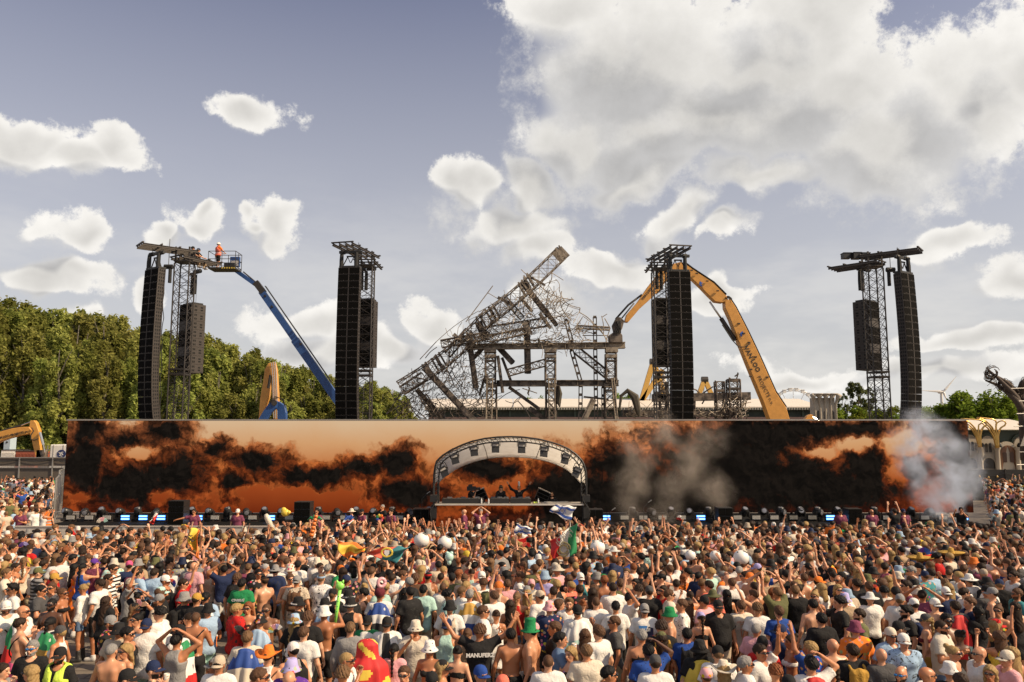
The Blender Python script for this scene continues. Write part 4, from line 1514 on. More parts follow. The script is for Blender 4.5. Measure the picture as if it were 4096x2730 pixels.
 for (a, b, sag) in (((365, 995), (500, 850), 0), ((410, 985), (505, 895), 0.1), ((500, 850), (845, 600), 0.2), ((740, 690), (960, 395), 0), ((915, 450), (1000, 500), 0), ((1190, 262), (1250, 320), 0),
      ((845, 610), (1230, 330), -0.2), ((1440, 290), (1535, 350), 0), ((1440, 290), (1420, 380), 0.1), ((1290, 330), (1620, 510), -0.6), ((1420, 400), (1670, 590), -0.5), ((1620, 510), (1600, 490), 0.05),
      ((1470, 340), (1500, 430), 0.2), ((1500, 430), (1670, 575), -0.5), ((1670, 575), (1665, 610), 0), ((1420, 430), (1480, 690), -0.6), ((1520, 440), (1600, 680), -0.5), ((1660, 610), (1780, 700), 0.1),
      ((1300, 440), (1480, 350), 0.2), ((1340, 610), (1600, 760), 0.3), ((1600, 760), (1690, 650), -0.1), ((1690, 640), (1910, 860), 0.2), ((1850, 650), (1890, 625), 0), ((1845, 640), (1860, 800), 0.1),
      ((1825, 740), (1890, 860), 0.1), ((1870, 660), (1915, 740), 0), ((1915, 740), (1880, 850), 0), ((1670, 770), (1910, 735), 0.05), ((1690, 800), (1900, 800), 0), ((1510, 745), (1790, 790), 0.2),
      ((210, 1190), (560, 920), 0.1), ((220, 1240), (90, 1440), 0.1), ((90, 1440), (350, 1330), 0.2), ((155, 1310), (420, 1480), 0.2), ((160, 1330), (240, 1240), 0), ((300, 1300), (150, 1490), 0.1),
      ((250, 1290), (380, 1490), -0.2), ((440, 1180), (330, 1480), 0.1), ((560, 1100), (720, 1280), 0.3), ((600, 940), (760, 1260), -0.5), ((500, 1000), (640, 1200), 0.3), ((660, 1000), (560, 1190), 0.1),
      ((700, 920), (740, 1120), -0.3), ((640, 900), (580, 1080), 0.2), ((880, 1290), (690, 1380), 0.3), ((1190, 1300), (1060, 1330), 0.4), ((1200, 1230), (1320, 1270), 0), ((1160, 1330), (1270, 1480), 0.1),
      ((1000, 1330), (1180, 1240), 0.2), ((1110, 1400), (1200, 1290), 0.2), ((780, 1200), (880, 1350), 0.2), ((1830, 1060), (1880, 1130), -0.1)):
  rod(a, b, sag, rr.uniform(-0.8, 0.8), rr.uniform(0.03, 0.05), ASHSTEEL if a[1] < 880 else CHARRED)
 # uncountable tangle of thin rods over the pile
 for (m, n, rule) in ((ASHSTEEL, 620, 'hi'), (CHARRED, 520, 'lo')):
  q = MB()
  k = 0
  while k < n:
   if rule == 'hi':
    x, y = rr.uniform(620, 1720), rr.uniform(400, 885)
    top = 890 - max(0, min((x - 500) * 0.62, (1800 - x) * 1.15))
    if y < top:
     continue
    L = rr.choice((40, 70, 110))
   else:
    x, y = rr.uniform(120, 900), rr.uniform(800, 1490)
    if y < 1250 - (x - 200) * 0.62 or x > 950:
     continue
    L = rr.choice((50, 90, 150))
   a = rr.gauss(0.55, 0.9)
   x2, y2 = x + L * math.cos(a), y - L * math.sin(a)
   if y2 < 300:
    continue
   A, B = W(x, y, rr.uniform(-2.2, 2.2)), W(x2, y2, rr.uniform(-2.2, 2.2))
   mid = (A + B) / 2 + Vector((rr.gauss(0, 0.18), 0, rr.gauss(0, 0.18)))
   q.tube([A, mid, B], rr.uniform(0.018, 0.034), 3)
   k += 1
  o = q.obj('rod_tangle', m, root)
  o['kind'] = 'stuff'
 q = MB()
 for k in range(130):
  x = rr.uniform(560, 1780)
  y = rr.uniform(835, 880)
  A = W(x, y, rr.uniform(-1.2, 1.2))
  B = W(x + rr.uniform(-90, 90), y + rr.uniform(-22, 12), rr.uniform(-1.2, 1.2))
  q.tube([A, B], rr.uniform(0.02, 0.045), 3)
 o = q.obj('rod_tangle', ASHSTEEL, root)
 o['kind'] = 'stuff'
 # charred cloth rags
 for (x, y, s) in ((1500, 1290, 1.0), (1330, 860, 0.5), (1250, 1250, 0.4)):
  q = MB()
  p = W(x, y, -0.4)
  q.tube([p + Vector((0, 0, 0.9 * s)), p + Vector((0.1, 0, 0.2)), p + Vector((-0.05, 0.05, -0.6 * s)), p + Vector((0.05, 0, -1.1 * s))], [0.10, 0.22 * s, 0.26 * s, 0.06], 6)
  q.obj('burnt_rag', mat('burnt_cloth', (0.07, 0.06, 0.045), 0.95), root)
make_ruin()
def make_second_ruin():
 Y = 78.0
 base = z3z(900, 1500, Y)
 root = empty('burnt_side_frame', (base.x, Y, 0), 0, 'low burnt remains of a side stage behind the inner right tower', 'ruin')
 inv = -Vector((base.x, Y, 0))
 S = F / Y * 1.912
 W = lambda x, y, dy=0.0: z3z(x, y, Y + dy) + inv
 rr = random.Random(11)
 for (x, y0, w) in ((912, 1200, 62), (1018, 1185, 84), (480, 1205, 50), (700, 1300, 40)):
  q = MB()
  t = W(x, y0)
  q.truss((t.x, 0, 0), t, w / S, 0.8, 0.08, 0.035, side=(1, 0, 0))
  q.obj('column', CHARRED, root)
  for k in range(2):
   c = MB()
   c.box((t.x, 0, t.z - 0.9 - k * 2.0), (w / S + 0.12, w / S + 0.12, 0.22))
   c.obj('column_collar', CHARRED, root)
 for (a, b, h) in (((400, 1325), (1145, 1310), 0.75), ((170, 1440), (1040, 1450), 0.55), ((420, 1290), (500, 1330), 0.5), ((975, 1190), (1062, 1190), 0.3)):
  q = MB()
  q.bar(W(*a), W(*b), 0.8, h)
  q.obj('scorched_beam', CHARRED, root)
 for (a, b) in (((700, 1250), (760, 1285)), ((770, 1300), (865, 1238)), ((985, 1170), (1000, 1190)), ((1040, 1190), (1055, 1130)), ((1030, 1160), (1060, 1140)), ((880, 1190), (882, 1240)), ((690, 1270), (716, 1260)),
                   ((780, 1370), (800, 1330)), ((935, 1210), (950, 1225))):
  q = MB()
  q.tube([W(*a), W((a[0] + b[0]) / 2 + 5, (a[1] + b[1]) / 2 - 4), W(*b)], 0.07, 5)
  q.obj('bent_rod', CHARRED, root)
 q = MB()
 for k in range(170):
  x, y = rr.uniform(160, 1120), rr.uniform(1395, 1490)
  if rr.random() < 0.35:
   x, y = rr.gauss(1030, 45), rr.uniform(1320, 1480)
  a = rr.gauss(-0.2, 0.7) if x < 900 else rr.gauss(1.3, 0.6)
  L = rr.uniform(25, 85)
  q.tube([W(x, y, rr.uniform(-1.5, 1.0)), W(x + L * math.cos(a), y - L * math.sin(a), rr.uniform(-1.5, 1))], rr.uniform(0.025, 0.06), 3)
 q.obj('rod_tangle', ASHSTEEL, root)['kind'] = 'stuff'
 # ragged scorched figure-like lump of cloth on the pile
 q = MB()
 p = W(195, 1420, -1)
 q.tube([p + Vector((-0.6, 0, 0.0)), p + Vector((-0.4, 0, 1.4)), p + Vector((0.2, 0, 1.9)), p + Vector((0.9, 0, 1.3)), p + Vector((1.2, 0, 0.0)), p + Vector((1.3, 0, -0.6))], [0.1, 0.16, 0.24, 0.42, 0.3, 0.1], 7)
 q.obj('burnt_rag', mat('burnt_cloth', (0.07, 0.06, 0.045), 0.95), root)
make_second_ruin()
# ------------------------------------------------------------------ trees
def leaf_material(name, c1, c2, trans=0.5):
 m, t, out = new_mat(name)
 at_ = t.n('ShaderNodeAttribute')
 at_.attribute_name = 'shade'
 oi = t.n('ShaderNodeObjectInfo')
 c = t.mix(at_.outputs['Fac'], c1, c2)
 hs = t.n('ShaderNodeHueSaturation')
 t.put(hs.inputs['Hue'], t.m('ADD', 0.485, t.m('MULTIPLY', oi.outputs['Random'], 0.035)))
 t.put(hs.inputs['Value'], t.m('ADD', 0.75, t.m('MULTIPLY', oi.outputs['Random'], 0.5)))
 t.put(hs.inputs['Color'], c)
 d = t.n('ShaderNodeBsdfDiffuse')
 tr = t.n('ShaderNodeBsdfTranslucent')
 t.put(d.inputs[0], hs.outputs[0])
 t.put(tr.inputs[0], hs.outputs[0])
 mx = t.n('ShaderNodeMixShader')
 mx.inputs[0].default_value = trans
 t.put(mx.inputs[1], d.outputs[0])
 t.put(mx.inputs[2], tr.outputs[0])
 t.put(out.inputs[0], mx.outputs[0])
 return m
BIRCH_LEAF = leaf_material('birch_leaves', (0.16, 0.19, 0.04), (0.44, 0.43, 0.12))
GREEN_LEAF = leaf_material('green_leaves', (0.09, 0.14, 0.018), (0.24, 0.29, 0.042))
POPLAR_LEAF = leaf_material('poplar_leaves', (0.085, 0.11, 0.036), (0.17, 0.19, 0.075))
BARK = mat('bark', (0.11, 0.085, 0.062), 0.9, bump=0.5, scale=4)
BARKB = mat('birch_bark', (0.16, 0.14, 0.11), 0.8, scale=6, col2=(0.06, 0.05, 0.04))
def leaf_mesh(name, centres, size, shade, material, g, droop=0.5):
 """many small bent leaf faces around the given centres"""
 n = len(centres)
 nr = g.normal(size=(n, 3))
 nr[:, 2] = np.abs(nr[:, 2]) + 0.4
 nr /= np.linalg.norm(nr, axis=1)[:, None]
 a = np.cross(nr, g.normal(size=(n, 3)))
 a /= np.linalg.norm(a, axis=1)[:, None]
 a[:, 2] -= droop
 a /= np.linalg.norm(a, axis=1)[:, None]
 b = np.cross(nr, a)
 b /= np.linalg.norm(b, axis=1)[:, None]
 s = size * g.uniform(0.6, 1.35, size=(n, 1))
 v = np.stack([centres - a * s, centres + b * s * 0.5, centres + a * s, centres - b * s * 0.5], 1).reshape(-1, 3)
 f = np.arange(4 * n).reshape(-1, 4)
 me = bpy.data.meshes.new(name)
 me.vertices.add(4 * n)
 me.vertices.foreach_set('co', v.ravel())
 me.loops.add(4 * n)
 me.loops.foreach_set('vertex_index', f.ravel())
 me.polygons.add(n)
 me.polygons.foreach_set('loop_start', np.arange(0, 4 * n, 4))
 me.update(calc_edges=True)
 at_ = me.attributes.new('shade', 'FLOAT', 'POINT')
 at_.data.foreach_set('value', np.repeat(shade, 4))
 me.materials.append(material)
 return me
def make_tree_meshes(kindname, seed, H=15.0, W=2.6, n_strand=360, per=20, leaf=0.15, hang=1.7, material=None, bark=None, low=0.18, pointy=0.75):
 g = np.random.default_rng(seed)
 rr = random.Random(seed)
 t = MB()
 top = Vector((rr.uniform(-0.4, 0.4), rr.uniform(-0.4, 0.4), H * 0.94))
 pts = [Vector((0, 0, 0)).lerp(top, k / 7) + Vector((0.12 * math.sin(k * 1.7 + seed), 0.12 * math.cos(k * 2.3 + seed), 0)) * (k > 0) for k in range(8)]
 t.tube(pts, [0.21 * (H / 15) * (1 - 0.9 * k / 7) + 0.015 for k in range(8)], 6)
 tips = []
 for k in range(16):
  z = H * (low + (0.92 - low) * (k + rr.random()) / 16)
  s = (z / H - low) / (1 - low)
  rad = W * (min(1.0, 0.45 + s * 2.4) * (1 - max(0, s - 0.25) ** 1.6 * pointy * 1.25))
  a = rr.uniform(0, 2 * math.pi)
  base = Vector((0, 0, 0)).lerp(top, z * 0.86 / H)
  tip = Vector((math.cos(a) * rad * 0.85, math.sin(a) * rad * 0.85, z + rad * 0.35))
  t.tube([base, base.lerp(tip, 0.5) + Vector((0, 0, 0.25)), tip], [0.07 * H / 15, 0.045 * H / 15, 0.012], 4)
  tips.append(tip)
 trunk = t.mesh('trunk', bark or BARKB)
 # crown: strands of leaves grouped into clumps with gaps between them
 clumps = []
 nc = 60
 for k in range(nc):
  s = g.random() ** 0.85
  z = H * (low + (0.97 - low) * s)
  rad = W * (min(1.0, 0.5 + s * 2.4) * max(0.10, 1 - max(0, s - 0.25) ** 1.5 * pointy * 1.3))
  a = g.uniform(0, 2 * np.pi)
  q = np.sqrt(g.uniform(0.25, 1.0)) * rad
  clumps.append((np.cos(a) * q, np.sin(a) * q, z, g.uniform(0.5, 1.0) * (0.55 + 0.25 * W / 2.6), g.random()))
 C, SH = [], []
 for k in range(n_strand):
  cx, cy, cz, cr, sh = clumps[g.integers(nc)]
  d = g.normal(size=3)
  d /= np.linalg.norm(d)
  p = np.array([cx, cy, cz]) + d * cr * g.uniform(0.3, 1.0) * np.array([1, 1, 0.8])
  L = hang * g.uniform(0.3, 1.0)
  out = np.array([p[0], p[1], 0]) / (np.hypot(p[0], p[1]) + 0.3)
  for j in range(per):
   u = g.random()
   C.append(p + np.array([0, 0, -L * u]) + out * (0.28 * u * L * (1 - 0.6 * u)) + g.normal(size=3) * 0.11 * (W / 2.6))
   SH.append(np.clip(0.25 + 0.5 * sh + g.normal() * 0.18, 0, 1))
 crown = leaf_mesh('crown', np.array(C), leaf, np.array(SH), material or BIRCH_LEAF, g)
 return trunk, crown
def put_tree(name, meshes, loc, sc, rz, lab, group=None, sx=1.0):
 r = empty(name, loc, rz, lab, 'tree', group)
 r.scale = (sc * sx, sc * sx, sc)
 link('trunk', meshes[0], r)
 c = link('crown', meshes[1], r)
 c['kind'] = 'stuff'
 return r
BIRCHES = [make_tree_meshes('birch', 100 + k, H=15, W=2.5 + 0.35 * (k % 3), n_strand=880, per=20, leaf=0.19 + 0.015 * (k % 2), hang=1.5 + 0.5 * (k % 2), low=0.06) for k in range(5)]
def profile(u):
 P = [(-400, 1130), (0, 1170), (80, 1205), (130, 1190), (190, 1235), (260, 1215), (330, 1240), (400, 1225), (480, 1245), (560, 1285), (650, 1275), (760, 1340), (850, 1330), (920, 1350), (1000, 1375), (1090, 1410),
         (1180, 1425), (1280, 1470), (1330, 1490), (1450, 1500), (1560, 1510), (1610, 1560), (1800, 1600)]
 for (a, b), (c, d) in zip(P, P[1:]):
  if a <= u <= c:
   return b + (d - b) * (u - a) / (c - a)
 return 1600
def make_wood():
 rr = random.Random(21)
 rows = [('front', 85, 66, 150, 25, 120), ('second', 92, 62, 55, 30, 60), ('back', 102, 58, 0, 22, 0)]
 for (rname, Y, step, dv, dj, _) in rows:
  us = []
  u = -230 + rr.uniform(0, 40)
  while u < 1600:
   us.append(u)
   u += step * rr.uniform(0.8, 1.2)
  if rname == 'back':
   us = [x for x in us if x < 1640]
  for i, u in enumerate(us):
   Yk = Y + rr.uniform(-2.5, 2.5)
   v = profile(u) + dv * rr.uniform(0.5, 1.35) + rr.uniform(-dj, dj) * 0.8
   if dv == 0:
    v = profile(u) + rr.uniform(-14, 40)
   top = at(u, min(v, 1600), Yk)
   k = rr.randrange(5)
   h = max(3.5, top.z)
   pos = 'leftmost' if i == 0 else ORD[i + 1] + ' from the left'
   put_tree('birch_tree', BIRCHES[k], (top.x, Yk, 0), h / 15.0, rr.uniform(0, 6.28), 'drooping leafy birch, %s in the %s row of the wood' % (pos, rname), 'birches of the wood', sx=max(0.9, min(1.45, 12.5 / h)) if h < 13 else 1.0)
make_wood()
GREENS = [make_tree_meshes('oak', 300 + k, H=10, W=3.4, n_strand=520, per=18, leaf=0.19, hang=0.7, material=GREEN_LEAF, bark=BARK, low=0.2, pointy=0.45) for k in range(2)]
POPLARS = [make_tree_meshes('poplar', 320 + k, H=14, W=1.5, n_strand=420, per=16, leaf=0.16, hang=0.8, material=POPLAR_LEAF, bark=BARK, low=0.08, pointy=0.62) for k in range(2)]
def make_right_trees():
 for (u, v, Y, m, lab, sx) in ((3366, 1570, 128, POPLARS[0], 'slim poplar right beside the pale gothic column block', 1.0), (3425, 1512, 130, POPLARS[1], 'tall poplar left of the far right tower mast', 1.25),
                                  (3475, 1545, 134, POPLARS[0], 'poplar just behind the far right tower mast', 1.2)):
  p = at(u, v, Y)
  put_tree('poplar_tree', m, (p.x, Y, 0), p.z / 14, u, lab, 'poplars behind the far right tower', sx)
 for (u, v, Y, k, lab, sx) in ((3410, 1630, 122, 0, 'low hazy bush at the foot of the tall poplar', 1.6), (3490, 1625, 120, 1, 'low hazy bush behind the far right mast foot', 1.5), (3670, 1630, 105, 0, 'small dull tree right of the far right speaker hang', 1.3),
                                  (3725, 1605, 100, 1, 'dull green tree below the wind turbine', 1.15), (3800, 1620, 98, 0, 'rounded tree just right of the wind turbine foot', 1.2),
                                  (3880, 1570, 90, 0, 'bright green tree above the gold curled ornaments', 1.25), (3950, 1558, 88, 1, 'largest bright green tree above the theatre roof', 1.3),
                                  (4030, 1598, 90, 0, 'bright green tree behind the twisted branch sculpture', 1.3), (4110, 1640, 92, 1, 'green tree cut by the right edge of the picture', 1.3)):
  p = at(u, v, Y)
  put_tree('leafy_tree', GREENS[k], (p.x, Y, 0), p.z / 10, u * 1.7, lab, 'leafy trees on the right', sx)
 for (u, v, Y, k, lab) in ((2150, 1590, 190, 0, 'far treetop above the white hall roof left of the ruin columns'), (2215, 1600, 190, 1, 'far treetop above the white hall roof between the ruin columns'),
                              (2500, 1575, 180, 0, 'far treetop left of the yellow crane legs'), (2545, 1590, 182, 1, 'far treetop at the foot of the yellow crane legs')):
  p = at(u, v, Y)
  put_tree('leafy_tree', GREENS[k], (p.x, Y, 0), p.z / 10, u * 1.7, lab, 'far trees behind the hall', 1.0)
make_right_trees()
# ------------------------------------------------------------------ white-roofed hall behind the ruin
HALLW = mat('hall_green_wall', (0.040, 0.052, 0.036), 0.7, scale=0.6, col2=(0.022, 0.03, 0.022), bump=0.2, bscale=2)
def make_hall():
 Y = 118.0
 a, b = at(1715, 1640, Y), at(3275, 1640, Y)
 c = (a + b) / 2
 root = empty('exhibition_hall', (c.x, Y, 0), 0, 'long low hall with a pale roof and dark green wall behind the ruin', 'building')
 W = b.x - a.x
 ze = at(2500, 1632, Y).z
 q = MB()
 q.box((0, 8, ze / 2), (W, 16, ze))
 q.obj('wall', HALLW, root)
 ridge = at(2500, 1596, Y + 9).z
 for k in range(9):
  x0, x1 = -W / 2 - 0.5 + (W + 1) * k / 9, -W / 2 - 0.5 + (W + 1) * (k + 1) / 9 - 0.12
  q = MB()
  q.add([(x0, -0.8, ze + 0.12), (x1, -0.8, ze + 0.12), (x1, 9, ridge), (x0, 9, ridge), (x1, 18, ze + 0.1), (x0, 18, ze + 0.1)], [(0, 1, 2, 3), (3, 2, 4, 5)])
  o = q.obj('roof_panel', mat('tent_roof', (0.62, 0.56, 0.48), 0.6, scale=0.5, var=0.08), root)
  s = o.modifiers.new('thickness', 'SOLIDIFY')
  s.thickness = 0.15
 q = MB()
 q.box((0, -0.86, ze - 0.12), (W + 1, 0.08, 0.42))
 q.obj('fascia', mat('fascia_cream', (0.5, 0.44, 0.36), 0.6), root)
 n = 150
 q = MB()
 for k in range(n):
  q.box((-W / 2 + W * (k + 0.5) / n, -0.92, ze - 0.17), (W / n * 0.5, 0.05, 0.26))
 q.obj('dentil_band', HALLW, root)['kind'] = 'stuff'
 q = MB()
 q.box((0, -0.2, at(2500, 1672, Y).z - 0.4), (W, 0.3, 1.0))
 q.obj('base_band', mat('brick_pink', (0.33, 0.20, 0.15), 0.8, scale=2), root)
 for k in range(12):
  q = MB()
  q.box((-W / 2 + W * (k + 0.5) / 12, -0.1, ze * 0.78), (0.25, 0.25, ze * 0.4))
  q.obj('pilaster', mat('pilaster_green', (0.05, 0.07, 0.05), 0.6), root)
make_hall()
def arch_outline(w, h, n=10, gothic=0.0):
 """points of an arched opening, base at z=0 centred on x=0"""
 pts = [(-w / 2, 0), (w / 2, 0)]
 r = w / 2
 for k in range(n + 1):
  a = math.pi * k / n
  x = r * math.cos(a)
  z = h - r * (1 + gothic) + r * (1 + gothic) * math.sin(a) ** (1.0 if gothic == 0 else 0.85)
  pts.append((x, z))
 return pts
CREAM = mat('cream_plaster', (0.40, 0.345, 0.27), 0.75, scale=1.5, var=0.15, bump=0.1)
GOLD = mat('gold_paint', (0.60, 0.38, 0.12), 0.28, 0.85, scale=2)
DARKGLASS = mat('dark_window', (0.03, 0.024, 0.02), 0.25)
WOODD = mat('door_wood', (0.16, 0.07, 0.03), 0.5, scale=3, bump=0.2)
TGREEN = mat('theatre_green', (0.055, 0.075, 0.055), 0.6, scale=0.8)
def make_gothic_block():
 Y = 105.0
 p0, p1 = at(3262, 1690, Y), at(3346, 1690, Y)
 zt = at(3300, 1580, Y).z
 c = (p0.x + p1.x) / 2
 W = p1.x - p0.x
 root = empty('gothic_column_block', (c, Y, 0), 0, 'cream gothic column block with flared top at the end of the hall', 'building')
 q = MB()
 q.box((0, 1.0, zt / 2 - 0.2), (W * 0.92, 2.0, zt - 0.4))
 q.obj('core', CREAM, root)
 q = MB()
 for k in range(5):
  x = -W / 2 + W * k / 4
  q2 = MB()
  q2.tube([(x, 0, 0), (x, 0, zt - 1.3), (x * 1.12, -0.2, zt - 0.5), (x * 1.25, -0.45, zt)], [0.16, 0.16, 0.22, 0.4], 8)
  q2.obj('column', CREAM, root, True)
 for k in range(3):
  x = -W / 2 + W * (k + 0.5) / 3 * 0.98
  q = MB()
  q.prism([Vector((x + a, 0, zt * 0.35 + b)) for a, b in arch_outline(W / 5.5, zt * 0.45, 8, 0.4)], -0.05, 0.1)
  q.obj('lancet_window', DARKGLASS, root)
  q = MB()
  q.lathe([(0.2, 0), (0.55, 0.35), (0.68, 0.45), (0.62, 0.5), (0.3, 0.35)], 10, (x, -0.3, zt - 0.35))
  q.obj('flared_capital', CREAM, root, True)
make_gothic_block()
def make_theatre():
 Y = 75.0
 def Z(x, y, dY=0.0):
  return at(3300 + x / 2.956, 1600 + y / 2.956, Y + dY)
 S = F / Y * 2.956
 base = Z(1980, 900)
 root = empty('theatre_facade', (base.x, Y, 0), 0, 'ornate cream and green theatre facade with gold curls at the right edge', 'building')
 inv = -Vector((base.x, Y, 0))
 zb = (Z(1980, 880) + inv).z
 x0, x1 = (Z(1600, 0) + inv).x, (Z(2700, 0) + inv).x
 q = MB()
 q.box(((x0 + x1) / 2, 3.2, (Z(0, 360) + inv).z / 2), (x1 - x0, 5.5, (Z(0, 360) + inv).z))
 q.obj('wall', TGREEN, root)
 q = MB()
 z1 = (Z(0, 350) + inv).z
 z2 = (Z(0, 262) + inv).z
 q.add([(x0, -0.3, z1), (x1, -0.3, z1), (x1, 7, z2 + 0.4), (x0, 7, z2 + 0.4)], [(0, 1, 2, 3)])
 q.add([(x0, -0.3, z1 - 0.06), (x1, -0.3, z1 - 0.06), (x1, -0.3, z1), (x0, -0.3, z1)], [(0, 1, 2, 3)])
 q.obj('roof', mat('tent_roof', (0.62, 0.56, 0.48), 0.6, scale=0.5, var=0.08), root)
 # gables with paired lancets
 for (cx, w, yb, yt) in ((1725, 190, 620, 415), (1935, 180, 640, 430), (2330, 180, 640, 440), (2540, 180, 640, 440)):
  c = Z(cx, yb) + inv
  h = (yb - yt) / S
  q = MB()
  q.prism([Vector((c.x + a, 0, c.z + b)) for a, b in arch_outline((w + 46) / S, h + 0.25, 12, 0.6)], 0.18, 0.42)
  q.obj('green_gable', TGREEN, root)
  q = MB()
  q.prism([Vector((c.x + a, 0, c.z + b)) for a, b in arch_outline(w / S, h, 12, 0.6)], 0.0, 0.3)
  g = q.obj('gable', CREAM, root)
  for s in (-1, 1):
   k = MB()
   k.prism([Vector((c.x + s * 22 / S + a, 0, c.z + 0.15 + b)) for a, b in arch_outline(30 / S, 105 / S, 8, 0.3)], -0.05, 0.05)
   k.obj('lancet_window', DARKGLASS, g)
  q = MB()
  q.box((c.x, 0.15, (zb + c.z) / 2), (w / S, 0.5, c.z - zb))
  q.obj('lower_wall', CREAM, root)
  q = MB()
  cb = Z(cx, 815) + inv
  q.prism([Vector((cb.x + a, 0, cb.z + b)) for a, b in arch_outline(140 / S, 125 / S, 12)], -0.16, -0.06)
  q.obj('arched_opening', DARKGLASS, root)
  q = MB()
  q.tube([Vector((cb.x + a, -0.16, cb.z + b)) for a, b in arch_outline(150 / S, 132 / S, 12)[1:]], 0.06, 5)
  q.obj('arch_moulding', CREAM, root)
 # columns
 for x in (1830, 2035, 2275, 2440):
  a, b = Z(x, 560) + inv, Z(x, 900) + inv
  q = MB()
  q.lathe([(0.30, 0), (0.30, 0.15), (0.22, 0.22), (0.19, a.z - b.z - 0.3), (0.28, a.z - b.z - 0.15), (0.30, a.z - b.z)], 12, (b.x, -0.3, b.z))
  q.obj('column', CREAM, root, True, 40)
  q = MB()
  q.lathe([(0.16, 0), (0.24, 0.15), (0.18, 0.32), (0.1, 0.42)], 8, (a.x, -0.35, a.z - 0.02))
  q.obj('lantern_base', BLACK, root)
 # big arched door
 c = Z(2168, 830) + inv
 q = MB()
 q.prism([Vector((c.x + a, 0, c.z + b)) for a, b in arch_outline(215 / S, 330 / S, 14)], -0.1, 0.3)
 q.obj('door_surround', CREAM, root)
 for s in (-1, 1):
  o = [(a, b) for a, b in arch_outline(165 / S, 285 / S, 14)]
  half = [(a, b) for a, b in o if a * s >= -1e-6]
  half = sorted(half, key=lambda p: math.atan2(p[1] - 1.0, p[0] * s - 0.3))
  q = MB()
  q.prism([Vector((c.x + a + s * 0.012, 0, c.z + b)) for a, b in half + [(0, 0)] if True][:len(half)], -0.16, -0.101)
  d = q.obj('door_leaf', WOODD, root)
  k = MB()
  k.prism([Vector((c.x + s * 42 / S + a, 0, c.z + 0.7 + b)) for a, b in arch_outline(44 / S, 120 / S, 8)], -0.19, -0.161)
  k.obj('carved_panel', mat('door_dark', (0.07, 0.03, 0.014), 0.5), d)
 # gold curled tubes sprouting from the columns
 for (bx, cl) in ((1835, [[(1835, 560), (1815, 440), (1770, 330), (1700, 260), (1605, 225)], [(1828, 560), (1800, 430), (1755, 345), (1690, 290)], [(1842, 560), (1836, 420), (1860, 330), (1910, 300), (1915, 270), (1840, 240), (1790, 235), (1610, 222)],
                             [(1822, 560), (1790, 440), (1735, 350), (1690, 318)], [(1840, 560), (1815, 400), (1815, 300), (1870, 262)]]),
                     (2042, [[(2042, 570), (2020, 430), (1975, 320), (1890, 240), (1795, 212)], [(2035, 570), (2005, 420), (1955, 330), (1880, 262), (1800, 222)], [(2048, 570), (2045, 420), (2075, 330), (2135, 300), (2140, 265), (2110, 245), (2050, 258), (2015, 300)],
                             [(2030, 570), (1990, 430), (1930, 340), (1860, 280)], [(2046, 570), (2030, 420), (2020, 330), (2030, 255), (1980, 228), (1800, 208)]]),
                     (2445, [[(2445, 570), (2420, 430), (2375, 320), (2290, 240)], [(2450, 570), (2450, 420), (2480, 330), (2540, 300)], [(2440, 570), (2405, 420), (2350, 330), (2280, 285)]])):
  for ln in cl:
   q = MB()
   pts = resample([Z(x, y, -0.8) + inv for x, y in ln], 16)
   q.tube(pts, [0.10 - 0.045 * k / 15 for k in range(16)], 6)
   q.obj('gold_curl', GOLD, root, True)
 q = MB()
 lb = Z(2080, 850) + inv
 q.box(((x0 + x1) / 2 + 2.0, -0.7, lb.z - 0.1), (x1 - x0, 1.6, 0.5))
 q.obj('ledge', mat('ledge_grey', (0.40, 0.37, 0.33), 0.8), root)
 q = MB()
 q.box(((x0 + x1) / 2, 0.4, lb.z / 2), (x1 - x0, 1.0, lb.z))
 q.obj('plinth', CREAM, root)
make_theatre()
